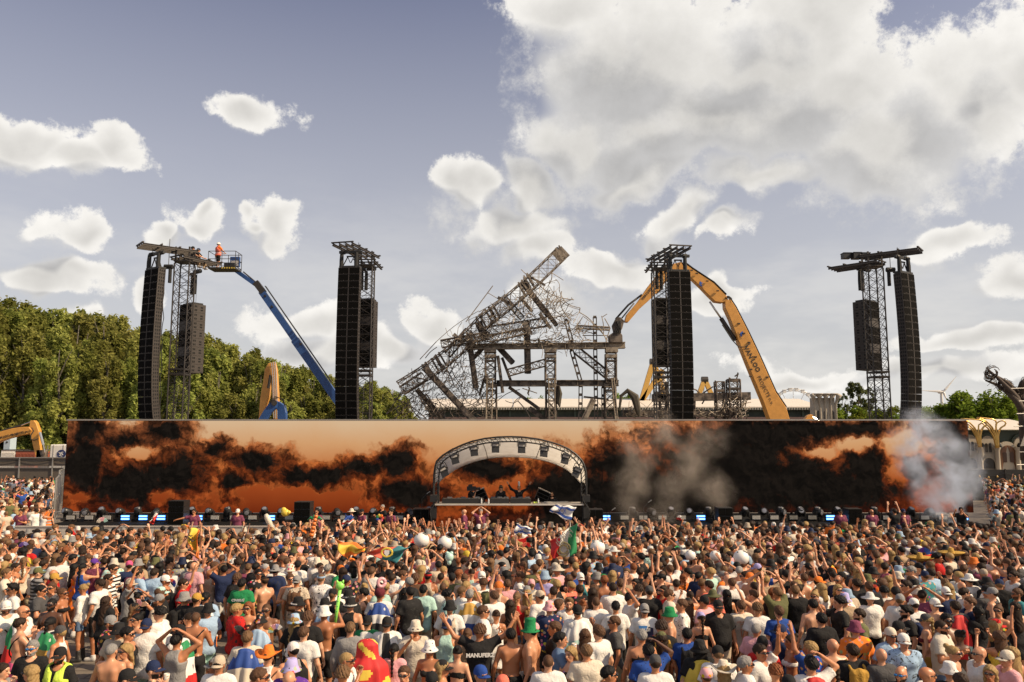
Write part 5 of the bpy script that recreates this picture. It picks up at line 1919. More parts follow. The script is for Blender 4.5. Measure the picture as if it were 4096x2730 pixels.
def make_fences():
 # dark right fence with festoon lamps
 a, b = onz(3905, 2035, 0), Vector((45.0, 56.0, 0))
 Yf = 63.0
 x0 = at(3880, 1900, Yf).x
 root = empty('festoon_fence', (x0, Yf, 0), 0, 'dark solid fence with festoon lamps below the theatre facade', 'fence')
 n = 7
 D = Vector((2.4, -0.55, 0))
 ang = math.atan2(D.y, D.x)
 for k in range(n):
  q = MB()
  c = D * (k + 0.5)
  q.box((c.x, c.y, 1.2), (D.length - 0.03, 0.06, 2.4), Matrix.Rotation(ang, 3, 'Z'))
  q.obj('panel', mat('fence_dark_brown', (0.045, 0.040, 0.032), 0.7, scale=0.7, bump=0.2, bscale=5), root)
  q = MB()
  c = D * k
  q.bar((c.x, c.y - 0.06, 0), (c.x, c.y - 0.06, 2.46), 0.07)
  q.obj('post', STEEL, root)
  w = MB()
  pts = [D * (k + s / 8) + Vector((0, -0.12, 2.12 - 0.22 * math.sin(math.pi * s / 8))) for s in range(9)]
  w.tube(pts, 0.018, 4)
  w.obj('festoon_cable', RUBBER, root)
  for s in (2, 4, 6):
   g = MB()
   g.lathe([(0.0, -0.20), (0.06, -0.17), (0.075, -0.11), (0.045, -0.04), (0.02, 0.0)], 8, tuple(pts[s]))
   g.obj('lamp_bulb', mat('amber_bulb', (0.55, 0.34, 0.10), 0.3), root, True)
 # left fence
 Yf = 68.0
 root = empty('screened_fence', (at(0, 1900, Yf).x, Yf, 0), 0, 'tall dark screened site fence behind the crowd on the left', 'fence')
 inv = -Vector(root.location)
 zt = at(100, 1832, Yf).z
 zm = at(100, 1868, Yf).z
 X0, X1 = at(-140, 1900, Yf).x + inv.x, at(300, 1900, Yf).x + inv.x
 posts = [at(u, 1900, Yf).x + inv.x for u in (-140, -60, 75, 208, 300)]
 for i in range(4):
  a, b = posts[i], posts[i + 1]
  for (z0, z1) in ((0.02, zm - 0.06), (zm + 0.06, zt)):
   q = MB()
   q.box(((a + b) / 2, 0.06, (z0 + z1) / 2), (b - a - 0.06, 0.03, z1 - z0))
   q.obj('mesh_panel', mat('fence_screen', (0.10, 0.082, 0.066), 0.9, scale=1.2, bump=0.2, bscale=3), root)
  w = MB()
  pts = [Vector((a + (b - a) * s / 8, -0.05, zt - 0.12 - 0.22 * math.sin(math.pi * s / 8))) for s in range(9)]
  w.tube(pts, 0.025, 4)
  w.obj('cable', RUBBER, root)
 for x in posts:
  q = MB()
  q.bar((x, -0.02, 0), (x, -0.02, zt + 0.05), 0.09)
  q.obj('post', GALV, root)
 for z in (zt + 0.02, zm, zm - 0.09):
  q = MB()
  q.bar((X0, -0.03, z), (X1, -0.03, z), 0.06, 0.05)
  q.obj('rail', GALV, root)
 # leaning heras panels by the left corner of the wall
 for (u0, v0, u1, v1, Y0, Y1, lab) in ((218, 2020, 246, 1900, 45.5, 52.0, 'grey mesh gate panel standing at the left end of the video wall'), (238, 1885, 262, 1880, 56, 60, 'second grey mesh gate panel behind the first at the left end')):
  A, B = at(u0, v0, Y0), at(u1, v1, Y1)
  r = empty('mesh_gate', (A.x, Y0, 0), 0, lab, 'gate')
  d = Vector((B.x - A.x, Y1 - Y0, 0))
  H = 2.6
  q = MB()
  q.tube([(0, 0, 0), (0, 0, H), (d.x, d.y, H), (d.x, d.y, 0.0)], 0.05, 6)
  q.tube([(0, 0, 0.2), (d.x, d.y, 0.2)], 0.04, 6)
  q.tube([(0, 0, 1.4), (d.x, d.y, 1.4)], 0.03, 6)
  q.obj('frame', GALV, r)
  q = MB()
  for k in range(1, 16):
   p = d * (k / 16)
   q.tube([(p.x, p.y, 0.2), (p.x, p.y, H)], 0.014, 3)
  q.obj('bars', GALV, r)['kind'] = 'stuff'
 for (u, v, Y, w, lab) in ((120, 2010, 41.5, 5.0, 'low grey rail barrier under the left crowd'),):
  p = at(u, v, Y)
  r = empty('rail_barrier', (p.x, Y, 0), R(8), lab, 'barrier')
  q = MB()
  q.tube([(-w / 2, 0, 0), (-w / 2, 0, 1.1), (w / 2, 0, 1.1), (w / 2, 0, 0)], 0.035, 6)
  q.tube([(-w / 2, 0, 0.35), (w / 2, 0, 0.35)], 0.03, 5)
  q.obj('frame', GALV, r)
  q = MB()
  for k in range(1, 18):
   q.tube([(-w / 2 + w * k / 18, 0, 0.35), (-w / 2 + w * k / 18, 0, 1.1)], 0.014, 3)
  q.obj('bars', GALV, r)['kind'] = 'stuff'
make_fences()
def make_left_vehicles():
 Y = 78.0
 def Z(x, y, dY=0.0):
  return at(x / 3.486, 1650 + y / 3.486, Y + dY)
 S = F / Y * 3.486
 # white lorry body with round blue emblem
 a, b = Z(700, 450), Z(960, 700)
 c = (a.x + b.x) / 2
 W = b.x - a.x
 r = empty('lorry', (c, Y, 0), 0, 'white lorry with a round dark blue emblem behind the left fence', 'lorry')
 q = MB()
 q.box((0, 1.5, a.z / 2 + 0.5), (W, 3.0, a.z - 1.0))
 o = q.obj('box_body', WHITEP, r)
 o.modifiers.new('bevel', 'BEVEL').width = 0.08
 for x in (-W * 0.32, W * 0.18):
  q = MB()
  q.box((x, -0.012, a.z / 2 + 0.5), (0.05, 0.03, a.z - 1.1))
  q.obj('body_rib', GALV, r)
 q = MB()
 q.box((0, 1.5, 0.75), (W * 0.95, 2.2, 0.3))
 q.obj('chassis', STEEL, r)
 for x in (-W * 0.3, W * 0.3):
  q = MB()
  q.tube([(x, 0.1, 0.5), (x, 0.5, 0.5)], 0.5, 14)
  q.obj('wheel', RUBBER, r)
 e = Z(858, 582) - Vector((c, Y, 0))
 q = MB()
 q.tube([(e.x, -0.05, e.z), (e.x, -0.02, e.z)], 60 / S, 24)
 NAVY = mat('emblem_navy', (0.02, 0.035, 0.12), 0.5)
 em = q.obj('emblem', NAVY, r)
 q = MB()
 for k, (dx, dz, w, h, a_) in enumerate(((-0.35, 0.2, 0.5, 0.12, 30), (0.1, 0.35, 0.6, 0.1, -20), (-0.2, -0.2, 0.55, 0.12, -35), (0.3, -0.05, 0.35, 0.12, 60), (0.05, -0.45, 0.5, 0.1, 10), (0.0, 0.05, 0.3, 0.14, 70))):
  s = 60 / S
  q.box((e.x + dx * s, -0.06, e.z + dz * s), (w * s, 0.012, h * s * 1.5), Matrix.Rotation(R(a_), 3, 'Y'))
 q.obj('emblem_figure', WHITEP, em)
 q = MB()
 z0 = Z(0, 610).z
 for k in range(5):
  q.bar((-W / 2 - 0.75, 0.4, z0 - 0.9 + k * 0.38), (-W / 2 - 0.1, 0.4, z0 - 0.9 + k * 0.38), 0.06)
 for x in (-W / 2 - 0.75, -W / 2 - 0.45):
  q.bar((x, 0.4, 0.9), (x, 0.4, z0 + 1.0), 0.07)
 q.obj('rear_ladder', GALV, r)
 # red container and white cabin
 for (x0, x1, yt, m, name, lab, cat) in ((222, 500, 545, mat('container_red', (0.30, 0.085, 0.05), 0.6, scale=1.2), 'shipping_container', 'rusty red shipping container behind the left fence', 'container'),
                                           (20, 216, 530, WHITEP, 'site_cabin', 'pale grey site cabin left of the red container', 'cabin')):
  a, b = Z(x0, yt), Z(x1, yt)
  r = empty(name, ((a.x + b.x) / 2, Y, 0), 0, lab, cat)
  W = b.x - a.x
  q = MB()
  q.box((0, 1.2, a.z / 2), (W, 2.4, a.z))
  q.obj('body', m, r)
  n = 14
  for k in range(n):
   q = MB()
   q.box((-W / 2 + W * (k + 0.5) / n, -0.03, a.z / 2), (W / n * 0.5, 0.06, a.z - 0.4))
   q.obj('corrugation', m, r)
  q = MB()
  q.box((0, 1.2, a.z + 0.03), (W + 0.05, 2.45, 0.08))
  q.obj('roof_edge', STEEL, r)
 p = Z(45, 520)
 r = empty('portable_tank', (p.x, Y + 1, 0), 0, 'pale blue and white tank standing at the far left edge', 'tank')
 q = MB()
 q.box((0, 0, p.z / 2 + 1), (85 / S, 1.0, p.z + 1.2 - 0.4))
 q.obj('tank_body', mat('pale_blue', (0.42, 0.52, 0.60), 0.5), r)
 q = MB()
 q.box((0, -0.52, p.z + 0.7), (24 / S, 0.03, 24 / S), Matrix.Rotation(R(45), 3, 'Y'))
 q.obj('hazard_diamond', INK, r)
 # excavator reaching in from the left
 Y2 = 76.0
 def Z2(x, y, Yq):
  return at(x / 3.486, 1650 + y / 3.486, Yq)
 c = Z2(-250, 420, Y2)
 r = empty('excavator', (c.x, Y2, 0), 0, 'worn orange excavator arm bending down behind the left fence', 'excavator')
 inv = -Vector((c.x, Y2, 0))
 poly_prism(r, 'boom', [(-260, 430), (-120, 330), (0, 280), (200, 225), (340, 205), (430, 203), (468, 250), (440, 300), (300, 322), (120, 370), (0, 415), (-120, 500)], Z2, Y2 - 0.35, Y2 + 0.35, ORANGE, inv)
 poly_prism(r, 'stick', [(440, 118), (490, 113), (522, 150), (562, 260), (556, 400), (576, 540), (602, 630), (522, 630), (482, 480), (462, 380), (442, 345), (428, 215)], Z2, Y2 - 0.25, Y2 + 0.25, ORANGE, inv)
 q = MB()
 q.tube([Z2(295, 186, Y2) + inv, Z2(455, 124, Y2) + inv], 0.06, 6)
 q.obj('piston_rod', HYDR, r)
 q = MB()
 q.tube([Z2(20, 262, Y2) + inv, Z2(298, 186, Y2) + inv], 0.11, 8)
 q.obj('cylinder', STEEL, r)
 q = MB()
 q.tube([Z2(556, 280, Y2 - 0.4) + inv, Z2(604, 455, Y2 - 0.4) + inv], 0.12, 8)
 q.tube([Z2(604, 450, Y2 - 0.4) + inv, Z2(628, 560, Y2 - 0.4) + inv], 0.06, 6)
 q.obj('bucket_cylinder', HYDR, r)
 q = MB()
 q.tube([Z2(x, y, Y2 - 0.45) + inv for x, y in ((440, 215), (470, 260), (430, 320), (430, 380), (480, 390), (530, 370))], 0.05, 5)
 q.obj('hose', RUBBER, r, True)
 q = MB()
 q.box(Z2(585, 600, Y2) + inv, (0.8, 0.5, 1.0))
 q.obj('coupler', CHARRED, r)
 lettering('VAN LOO PROJECTS nv', 42 / (F / Y2 * 3.486), INK, r, Z2(165, 318, Y2 - 0.37) + inv + Vector((0, -0.02, 0)), rot_xz(13), 0.012)
 q = MB()
 q.box((-2.5, 0, 1.6), (3.5, 2.6, 1.8))
 q.obj('engine_body', ORANGE, r)
 q = MB()
 q.box((-2.3, 0, 0.4), (4.2, 2.8, 0.78))
 q.obj('tracks', RUBBER, r)
make_left_vehicles()
def make_far():
 # ferris wheel
 Y = 420.0
 c = at(3176, 1652, Y)
 rad = (c - at(3176, 1556, Y)).length
 r = empty('ferris_wheel', (c.x, Y, 0), 0, 'distant white ferris wheel rising behind the hall roof', 'ferris wheel')
 q = MB()
 N = 36
 pts = [Vector((rad * math.cos(2 * math.pi * k / N), 0, c.z + rad * math.sin(2 * math.pi * k / N))) for k in range(N + 1)]
 q.tube(pts, 0.30, 4)
 q.tube([p * 1.0 + (Vector((0, 0, c.z)) - p) * 0.08 for p in pts], 0.18, 4)
 q.obj('rim', WHITEP, r)
 for k in range(12):
  s = MB()
  s.tube([(0, 0, c.z), pts[k * 3]], 0.14, 4)
  s.obj('spoke', WHITEP, r)
 for k in range(24):
  a = 2 * math.pi * (k + 0.5) / 24
  g = MB()
  p = (rad * 1.0 * math.cos(a), -0.5, c.z + rad * math.sin(a))
  g.box((p[0], p[1], p[2] - 0.6), (1.5, 1.5, 1.5))
  g.box((p[0], p[1], p[2] + 0.3), (1.8, 1.8, 0.3))
  g.obj('gondola', mat('gondola_white', (0.7, 0.68, 0.64), 0.4), r)
 q = MB()
 for s in (-1, 1):
  q.tube([(s * rad * 0.5, 0, 0), (0, 0, c.z)], 0.5, 5)
 q.obj('support_leg', WHITEP, r)
 # wind turbine
 Y = 950.0
 h = at(3770, 1568, Y)
 r = empty('wind_turbine', (h.x, Y, 0), 0, 'distant white wind turbine right of the far right speaker hang', 'wind turbine')
 q = MB()
 q.tube([(0, 3, 0), (0, 3, h.z)], [2.6, 1.5], 8)
 q.obj('tower', WHITEP, r)
 q = MB()
 q.tube([(0, -1, h.z), (0, 8, h.z)], 1.9, 8)
 q.obj('nacelle', WHITEP, r)
 for (u, v) in ((3824, 1505), (3681, 1563), (3786, 1606)):
  t_ = at(u, v, Y) - Vector((h.x, Y, 0))
  hub = Vector((0, -1.5, h.z))
  t_.y = -1.5
  b = MB()
  d = (t_ - hub)
  b.tube([hub, hub + d * 0.15, hub + d * 0.4, hub + d], [0.9, 1.5, 1.1, 0.15], 5)
  b.obj('blade', WHITEP, r)
 # yellow A-frame crane legs
 YEL = mat('crane_yellow', (0.55, 0.32, 0.07), 0.5)
 for (lab, Y, legs) in (('pair of yellow crane legs with a pulley left of the inner right tower', 125.0, [((405, 1050), (320, 1335)), ((410, 1050), (500, 1335)), ((480, 1110), (330, 1330))]),
                           ('smaller yellow crane legs right of the inner right tower', 140.0, [((798, 1185), (760, 1290)), ((802, 1185), (848, 1290))])):
  p0 = z3z(legs[0][0][0], 1335, Y)
  r = empty('crane_legs', (p0.x, Y, 0), 0, lab, 'crane')
  inv = -Vector((p0.x, Y, 0))
  for (a, b) in legs:
   q = MB()
   A, B = z3z(*a, Y) + inv, z3z(*b, Y) + inv
   B = A + (B - A) * ((A.z) / max(A.z - B.z, 0.1)) * 0.98
   q.bar(A, B, 0.75, 0.75)
   q.obj('leg', YEL, r)
  q = MB()
  A = z3z(*legs[0][0], Y) + inv
  q.tube([A + Vector((-0.5, 0, 0)), A + Vector((0.6, 0, 0))], 0.55, 8)
  q.obj('pulley', STEEL, r)
  q = MB()
  q.tube([A + Vector((0, -0.3, 0)), A + Vector((-1.0, -0.3, -9))], 0.06, 4)
  q.obj('cable', STEEL, r)
 # small excavator shoulder just over the wall on the right
 Y = 80.0
 p = z3z(1600, 1490, Y)
 r = empty('small_excavator', (p.x, Y, 0), 0, 'curved orange excavator shoulder just above the wall beside the gothic block', 'excavator')
 inv = -Vector((p.x, Y, 0))
 poly_prism(r, 'boom', [(1550, 1500), (1575, 1465), (1600, 1450), (1620, 1455), (1625, 1480), (1610, 1500)], z3z, Y - 0.3, Y + 0.3, ORANGE, inv)
 q = MB()
 q.tube([z3z(1615, 1465, Y) + inv, z3z(1670, 1500, Y) + inv], 0.12, 6)
 q.obj('cylinder', HYDR, r)
 q = MB()
 q.bar(z3z(1580, 1495, Y) + inv, (0, 0, 1.5), 0.7, 0.9)
 q.box((0, 0, 1.2), (3, 2.4, 1.6))
 q.obj('engine_body', ORANGE, r)
 # conical roof beside the tower
 Y = 150.0
 p = z3z(485, 1115, Y)
 r = empty('pointed_tent', (p.x, Y, 0), 0, 'pale pointed tent roof peeking left of the inner right tower', 'tent')
 q = MB()
 hh = p.z
 q.lathe([(0.05, hh), (1.2, hh - 5), (3.2, hh - 11), (5.5, hh - 15)], 12)
 q.obj('roof', mat('tent_roof', (0.62, 0.56, 0.48), 0.6, scale=0.5, var=0.08), r, True)
 q = MB()
 q.lathe([(1.6, hh - 6.0), (2.0, hh - 7.2)], 12)
 q.obj('teal_band', mat('teal_cloth', (0.15, 0.35, 0.34), 0.7), r, True)
 q = MB()
 q.lathe([(5.3, hh - 15), (5.3, 0)], 12)
 q.obj('side_wall', CREAM, r)
make_far()
def make_branch_sculpture():
 """twisted dead-branch sculpture at the right edge"""
 Y = 72.0
 def Z(x, y, d=0.0):
  return at(3200 + x / 1.912, 900 + y / 1.912, Y + d)
 base = Z(1720, 1600)
 r = empty('branch_sculpture', (base.x, Y, 0), 0, 'twisted dead branch sculpture with curling tips at the right edge', 'sculpture')
 inv = -Vector((base.x, Y, 0))
 rr = random.Random(4)
 DEAD = mat('dead_branch', (0.075, 0.055, 0.042), 0.9, bump=0.5)
 W = lambda p, d=0.0: Z(p[0], p[1], d) + inv
 for (pts, w) in (([(1740, 1800), (1710, 1500), (1690, 1400), (1650, 1310), (1580, 1240), (1500, 1160)], 0.55), ([(1720, 1500), (1690, 1330), (1640, 1270), (1590, 1210), (1480, 1150), (1440, 1110)], 0.40),
                     ([(1700, 1420), (1660, 1350), (1600, 1290), (1520, 1230), (1420, 1190)], 0.35), ([(1700, 1350), (1690, 1280), (1700, 1210), (1740, 1180), (1790, 1190)], 0.45), ([(1730, 1400), (1740, 1300), (1790, 1230)], 0.5)):
  q = MB()
  P = resample([W(p, rr.uniform(-0.8, 0.8)) for p in pts], 14)
  q.tube(P, [max(0.05, w * (1 - 0.75 * k / 13)) for k in range(14)], 6)
  q.obj('limb', DEAD, r, True)
 for (c0, n, rad) in (((1470, 1130), 16, 60), ((1450, 1160), 10, 45), ((1740, 1210), 12, 60), ((1560, 1240), 10, 70), ((1640, 1290), 10, 60)):
  for k in range(n):
   a0 = rr.uniform(0, 6.28)
   q = MB()
   pts = []
   for s in range(7):
    a = a0 + s * 0.45
    rd = rad * (0.5 + 0.09 * s) * rr.uniform(0.9, 1.1)
    pts.append(W((c0[0] + rd * math.cos(a) * 1.0, c0[1] + rd * math.sin(a) * 0.9), rr.uniform(-0.5, 0.5)))
   q.tube(pts, [0.05 - 0.005 * s for s in range(7)], 4)
   q.obj('twig', DEAD, r)
 q = MB()
 for k in range(90):
  i = rr.random()
  x, y = 1430 + 300 * i, 1150 + 220 * i + rr.uniform(-30, 30)
  q.tube([W((x, y), rr.uniform(-1, 1)), W((x + rr.uniform(-50, 40), y + rr.uniform(-45, 45)), rr.uniform(-1, 1))], 0.02, 3)
 q.obj('fine_twigs', DEAD, r)['kind'] = 'stuff'
 # scaffold mast below it
 p0 = Z(1690, 1400)
 b = empty('scaffold_mast', (p0.x, Y - 2, 0), 0, 'grey scaffold mast hung with cloth under the branch sculpture', 'scaffold')
 q = MB()
 q.truss((0, 0, 0), (0, 0, p0.z), 0.9, 1.2, 0.05, 0.03, side=(1, 0, 0))
 q.obj('mast', GALV, b)
 for k in range(7):
  z = 2.5 + k * 1.1
  s = MB()
  s.tube([(-2.2 + 0.3 * (k % 3), -0.3, z), (1.5, -0.3, z + 0.1)], 0.045, 5)
  s.obj('scaffold_tube', GALV, b)
 q = MB()
 q.add([(-0.5, -0.5, p0.z - 0.2), (-1.9, -0.5, p0.z - 3.4), (0.2, -0.6, p0.z - 3.2), (0.1, -0.5, p0.z - 0.4)], [(0, 1, 2, 3)])
 o = q.obj('hanging_cloth', mat('rag_cloth', (0.36, 0.32, 0.27), 0.9), b)
 o.modifiers.new('thickness', 'SOLIDIFY').thickness = 0.03
make_branch_sculpture()
# ------------------------------------------------------------------ people: surfaces grown from distance fields
def surface_net(fn, lo, hi, h):
 lo, hi = np.array(lo, float), np.array(hi, float)
 n = np.maximum(np.ceil((hi - lo) / h).astype(int) + 1, 3)
 ax = [lo[i] + h * np.arange(n[i]) for i in range(3)]
 X, Y, Z = np.meshgrid(*ax, indexing='ij')
 V = fn(X.astype(np.float32), Y.astype(np.float32), Z.astype(np.float32))
 ins = V < 0
 cells = tuple(n - 1)
 acc = np.zeros(cells + (3,), np.float32)
 cnt = np.zeros(cells, np.float32)
 quads = []
 cross = []
 for a in range(3):
  s0 = [slice(None)] * 3
  s1 = [slice(None)] * 3
  s0[a], s1[a] = slice(0, -1), slice(1, None)
  v0, v1 = V[tuple(s0)], V[tuple(s1)]
  c = ins[tuple(s0)] != ins[tuple(s1)]
  with np.errstate(divide='ignore', invalid='ignore'):
   t = np.where(c, v0 / (v0 - v1), 0).astype(np.float32)
  cross.append((a, c, ins[tuple(s0)]))
  b1, b2 = [i for i in range(3) if i != a]
  for d1 in (0, 1):
   for d2 in (0, 1):
    sl = [slice(None)] * 3
    sl[b1] = slice(d1, d1 + cells[b1])
    sl[b2] = slice(d2, d2 + cells[b2])
    cc = c[tuple(sl)]
    tt = t[tuple(sl)]
    acc[..., a] += np.where(cc, tt, 0)
    acc[..., b1] += np.where(cc, d1, 0)
    acc[..., b2] += np.where(cc, d2, 0)
    cnt += cc
 act = cnt > 0
 idx = -np.ones(cells, np.int64)
 idx[act] = np.arange(act.sum())
 ijk = np.argwhere(act)
 verts = lo + h * (ijk + acc[act] / cnt[act][:, None])
 for (a, c, inside) in cross:
  e = np.argwhere(c)
  b1, b2 = [i for i in range(3) if i != a]
  ok = (e[:, b1] > 0) & (e[:, b2] > 0) & (e[:, b1] < cells[b1]) & (e[:, b2] < cells[b2])
  e = e[ok]
  fl = inside[tuple(e.T)]
  q = []
  for (d1, d2) in ((-1, -1), (0, -1), (0, 0), (-1, 0)):
   p = e.copy()
   p[:, b1] += d1
   p[:, b2] += d2
   q.append(idx[tuple(p.T)])
  q = np.stack(q, 1)
  flip = fl if a != 1 else ~fl
  q = np.where(flip[:, None], q, q[:, ::-1])
  quads.append(q)
 return verts, np.concatenate(quads)
def rc(a, b, r1, r2, ys=1.0, xs=1.0):
 return (np.array(a, np.float32), np.array(b, np.float32), r1, r2, ys, xs)
def eval_rc(p, X, Y, Z):
 a, b, r1, r2, ys, xs = p
 m = (a + b) / 2
 sx, sy = 1.0 / xs, 1.0 / ys
 px, py, pz = (X - m[0]) * sx, (Y - m[1]) * sy, Z - m[2]
 A = (a - m) * np.array([sx, sy, 1], np.float32)
 B = (b - m) * np.array([sx, sy, 1], np.float32)
 d = B - A
 L2 = float(d @ d) + 1e-9
 t = np.clip(((px - A[0]) * d[0] + (py - A[1]) * d[1] + (pz - A[2]) * d[2]) / L2, 0, 1)
 dist = np.sqrt((px - A[0] - t * d[0]) ** 2 + (py - A[1] - t * d[1]) ** 2 + (pz - A[2] - t * d[2]) ** 2)
 return (dist - (r1 + (r2 - r1) * t)) * min(1.0, ys, xs)
def smin(a, b, k):
 h = np.clip(0.5 + 0.5 * (b - a) / k, 0, 1)
 return b + (a - b) * h - k * h * (1 - h)
def union(prims, X, Y, Z, k=0.03, grow=0.0):
 d = None
 for p in prims:
  e = eval_rc(p, X, Y, Z)
  d = e if d is None else smin(d, e, k)
 return d - grow
ARM = {'dn': ((.268, -.03, 1.15), (.292, .06, .91)), 'up': ((.34, .06, 1.60), (.29, .10, 1.85)), 'vv': ((.40, .04, 1.57), (.54, .08, 1.80)), 'hi': ((.26, .12, 1.65), (.20, .18, 1.91)),
       'fw': ((.27, .24, 1.38), (.13, .38, 1.60)), 'ch': ((.28, .05, 1.17), (.17, .27, 1.25)), 'mo': ((.30, .15, 1.22), (.09, .21, 1.48)), 'hp': ((.42, -.06, 1.19), (.24, .05, 1.04)),
       'hd': ((.37, .06, 1.60), (.12, -.03, 1.79)), 'pt': ((.43, .08, 1.38), (.66, .16, 1.33)), 'cr': ((.27, .08, 1.17), (-.03, .21, 1.20)), 'be': ((.24, .20, 1.22), (.13, .40, 1.12))}
ARMS = {'d': ('dn', 'dn'), 'u': ('up', 'up'), 'v': ('vv', 'vv'), 'r': ('hi', 'dn'), 'l': ('dn', 'hi'), 'p': ('fw', 'fw'), 'q': ('fw', 'dn'), 'c': ('ch', 'ch'), 'k': ('ch', 'dn'), 'm': ('mo', 'dn'),
  'h': ('hd', 'hd'), 'x': ('cr', 'cr'), 's': ('pt', 'dn'), 't': ('dn', 'pt'), 'a': ('hp', 'hp'), 'g': ('hi', 'hi'), 'b': ('be', 'be'), 'o': ('hd', 'dn'), 'w': ('hi', 'ch')}
HANDPOSE = {'dn': 'rel', 'up': 'open', 'vv': 'open', 'hi': 'open', 'fw': 'grip', 'ch': 'grip', 'mo': 'grip', 'hp': 'grip', 'hd': 'rel', 'pt': 'rel', 'cr': 'grip', 'be': 'grip'}
SEX = {'m': dict(sh=.172, ch=.168, wa=.132, hp=.140, arm=1.0, leg=1.0), 'f': dict(sh=.148, ch=.140, wa=.112, hp=.150, arm=.82, leg=.95), 'h': dict(sh=.180, ch=.190, wa=.185, hp=.165, arm=1.12, leg=1.1)}
def skeleton(sex, arms):
 s = SEX[sex]
 sk = {}
 a1, a2 = ARMS[arms]
 for sg, nm in ((1, a1), (-1, a2)):
  e, w = ARM[nm]
  k = s['sh'] / .172
  lift = 0.035 if nm in ('up', 'vv', 'hi', 'hd') else 0.0
  sk[sg] = (np.array([sg * s['sh'], 0, 1.425 + lift], np.float32), np.array([sg * (e[0] * 0.5 + e[0] * 0.5 * k), e[1], e[2]], np.float32), np.array([sg * (w[0] * 0.5 + w[0] * .5 * k), w[1], w[2]], np.float32), nm)
 return sk
def torso_prims(sex):
 s = SEX[sex]
 P = [rc((0, 0, .93), (0, .0, 1.08), s['hp'], s['wa'], .74), rc((0, 0, 1.10), (0, 0, 1.34), s['wa'], s['ch'], .70), rc((-s['sh'] + .02, -.005, 1.415), (s['sh'] - .02, -.005, 1.415), .062, .062),
         rc((-.06, -.05, .94), (-.075, -.06, .92), .085, .085), rc((.06, -.05, .94), (.075, -.06, .92), .085, .085)]
 if sex == 'f':
  P += [rc((.062, .075, 1.285), (.066, .09, 1.28), .06, .058), rc((-.062, .075, 1.285), (-.066, .09, 1.28), .06, .058)]
 else:
  P += [rc((.07, .06, 1.33), (.09, .06, 1.32), .065, .06), rc((-.07, .06, 1.33), (-.09, .06, 1.32), .065, .06), rc((.10, -.07, 1.36), (.09, -.06, 1.25), .055, .05), rc((-.10, -.07, 1.36), (-.09, -.06, 1.25), .055, .05)]
 if sex == 'h':
  P += [rc((0, .07, 1.05), (0, .06, 1.16), .15, .13)]
 return P
LEGS = {'stand': ((.095, 0, .90), (.112, .015, .50), (.120, -.02, .09), (.150, .11, .035)), 'sit': ((.10, 0, .90), (.13, .42, .90), (.14, .44, .46), (.15, .57, .42))}
def leg_prims(sex, legs, grow=0.0, part='all'):
 s = SEX[sex]
 P = []
 h, k, a, t = LEGS[legs]
 for sg in (-1, 1):
  m = lambda p: (sg * p[0], p[1], p[2])
  g = s['leg']
  P.append(rc(m(h), m(k), .088 * g + grow, .056 * g + grow))
  if part != 'thigh':
   P.append(rc(m(k), m(a), .056 * g + grow, .036 * g + grow))
   c = [k[i] + (a[i] - k[i]) * .3 for i in range(3)]
   P.append(rc(m((c[0], c[1] - .02, c[2])), m((c[0], c[1] - .02, c[2] - .08)), .048 * g, .042 * g))
 return P
def foot_prims(legs, grow=0.0):
 h, k, a, t = LEGS[legs]
 P = []
 for sg in (-1, 1):
  m = lambda p: (sg * p[0], p[1], p[2])
  P.append(rc(m((a[0], a[1] - .03, a[2] - .045)), m(t), .045 + grow, .036 + grow))
  P.append(rc(m((a[0], a[1] - .01, a[2] + .02)), m((a[0], a[1] - .03, a[2] - .04)), .043 + grow, .045 + grow))
 return P
def arm_prims(sex, arms, grow=0.0, upper=None):
 g = SEX[sex]['arm']
 P = []
 for sg, (s, e, w, nm) in skeleton(sex, arms).items():
  if upper is None:
   P.append(rc(s, e, .054 * g + grow, .041 * g + grow))
   P.append(rc(e, w, .042 * g + grow, .027 * g + grow))
  else:
   if upper <= 1:
    P.append(rc(s, s + (e - s) * upper, .058 * g + grow, .052 * g + grow + .01))
   else:
    P.append(rc(s, e, .056 * g + grow, .045 * g + grow))
    P.append(rc(e, e + (w - e) * (upper - 1), .046 * g + grow, .036 * g + grow))
 return P
RAW = {}
def raw(key, maker):
 if key not in RAW:
  RAW[key] = maker()
 return RAW[key]
def head_fn(X, Y, Z):
 d = eval_rc(rc((0, -.012, 1.652), (0, .004, 1.648), .093, .090, 1.06, .82), X, Y, Z)
 d = smin(d, eval_rc(rc((0, .022, 1.59), (0, .048, 1.553), .058, .036, 1.0, .95), X, Y, Z), .03)
 d = smin(d, eval_rc(rc((0, .082, 1.635), (0, .108, 1.603), .010, .017), X, Y, Z), .012)
 d = smin(d, eval_rc(rc((0, .088, 1.572), (0, .086, 1.56), .016, .014, .7, 1.6), X, Y, Z), .012)
 d = smin(d, eval_rc(rc((-.03, .082, 1.662), (.03, .082, 1.662), .012, .012), X, Y, Z), .015)
 for sg in (-1, 1):
  d = smin(d, eval_rc(rc((sg * .080, -.008, 1.635), (sg * .080, -.002, 1.605), .020, .013, .9, .45), X, Y, Z), .006)
  eye = eval_rc(rc((sg * .030, .092, 1.642), (sg * .032, .092, 1.642), .014, .014), X, Y, Z)
  d = np.maximum(d, -eye - 0.004)
 d = smin(d, eval_rc(rc((0, -.008, 1.50), (0, -.004, 1.60), .053, .050), X, Y, Z), .025)
 return d
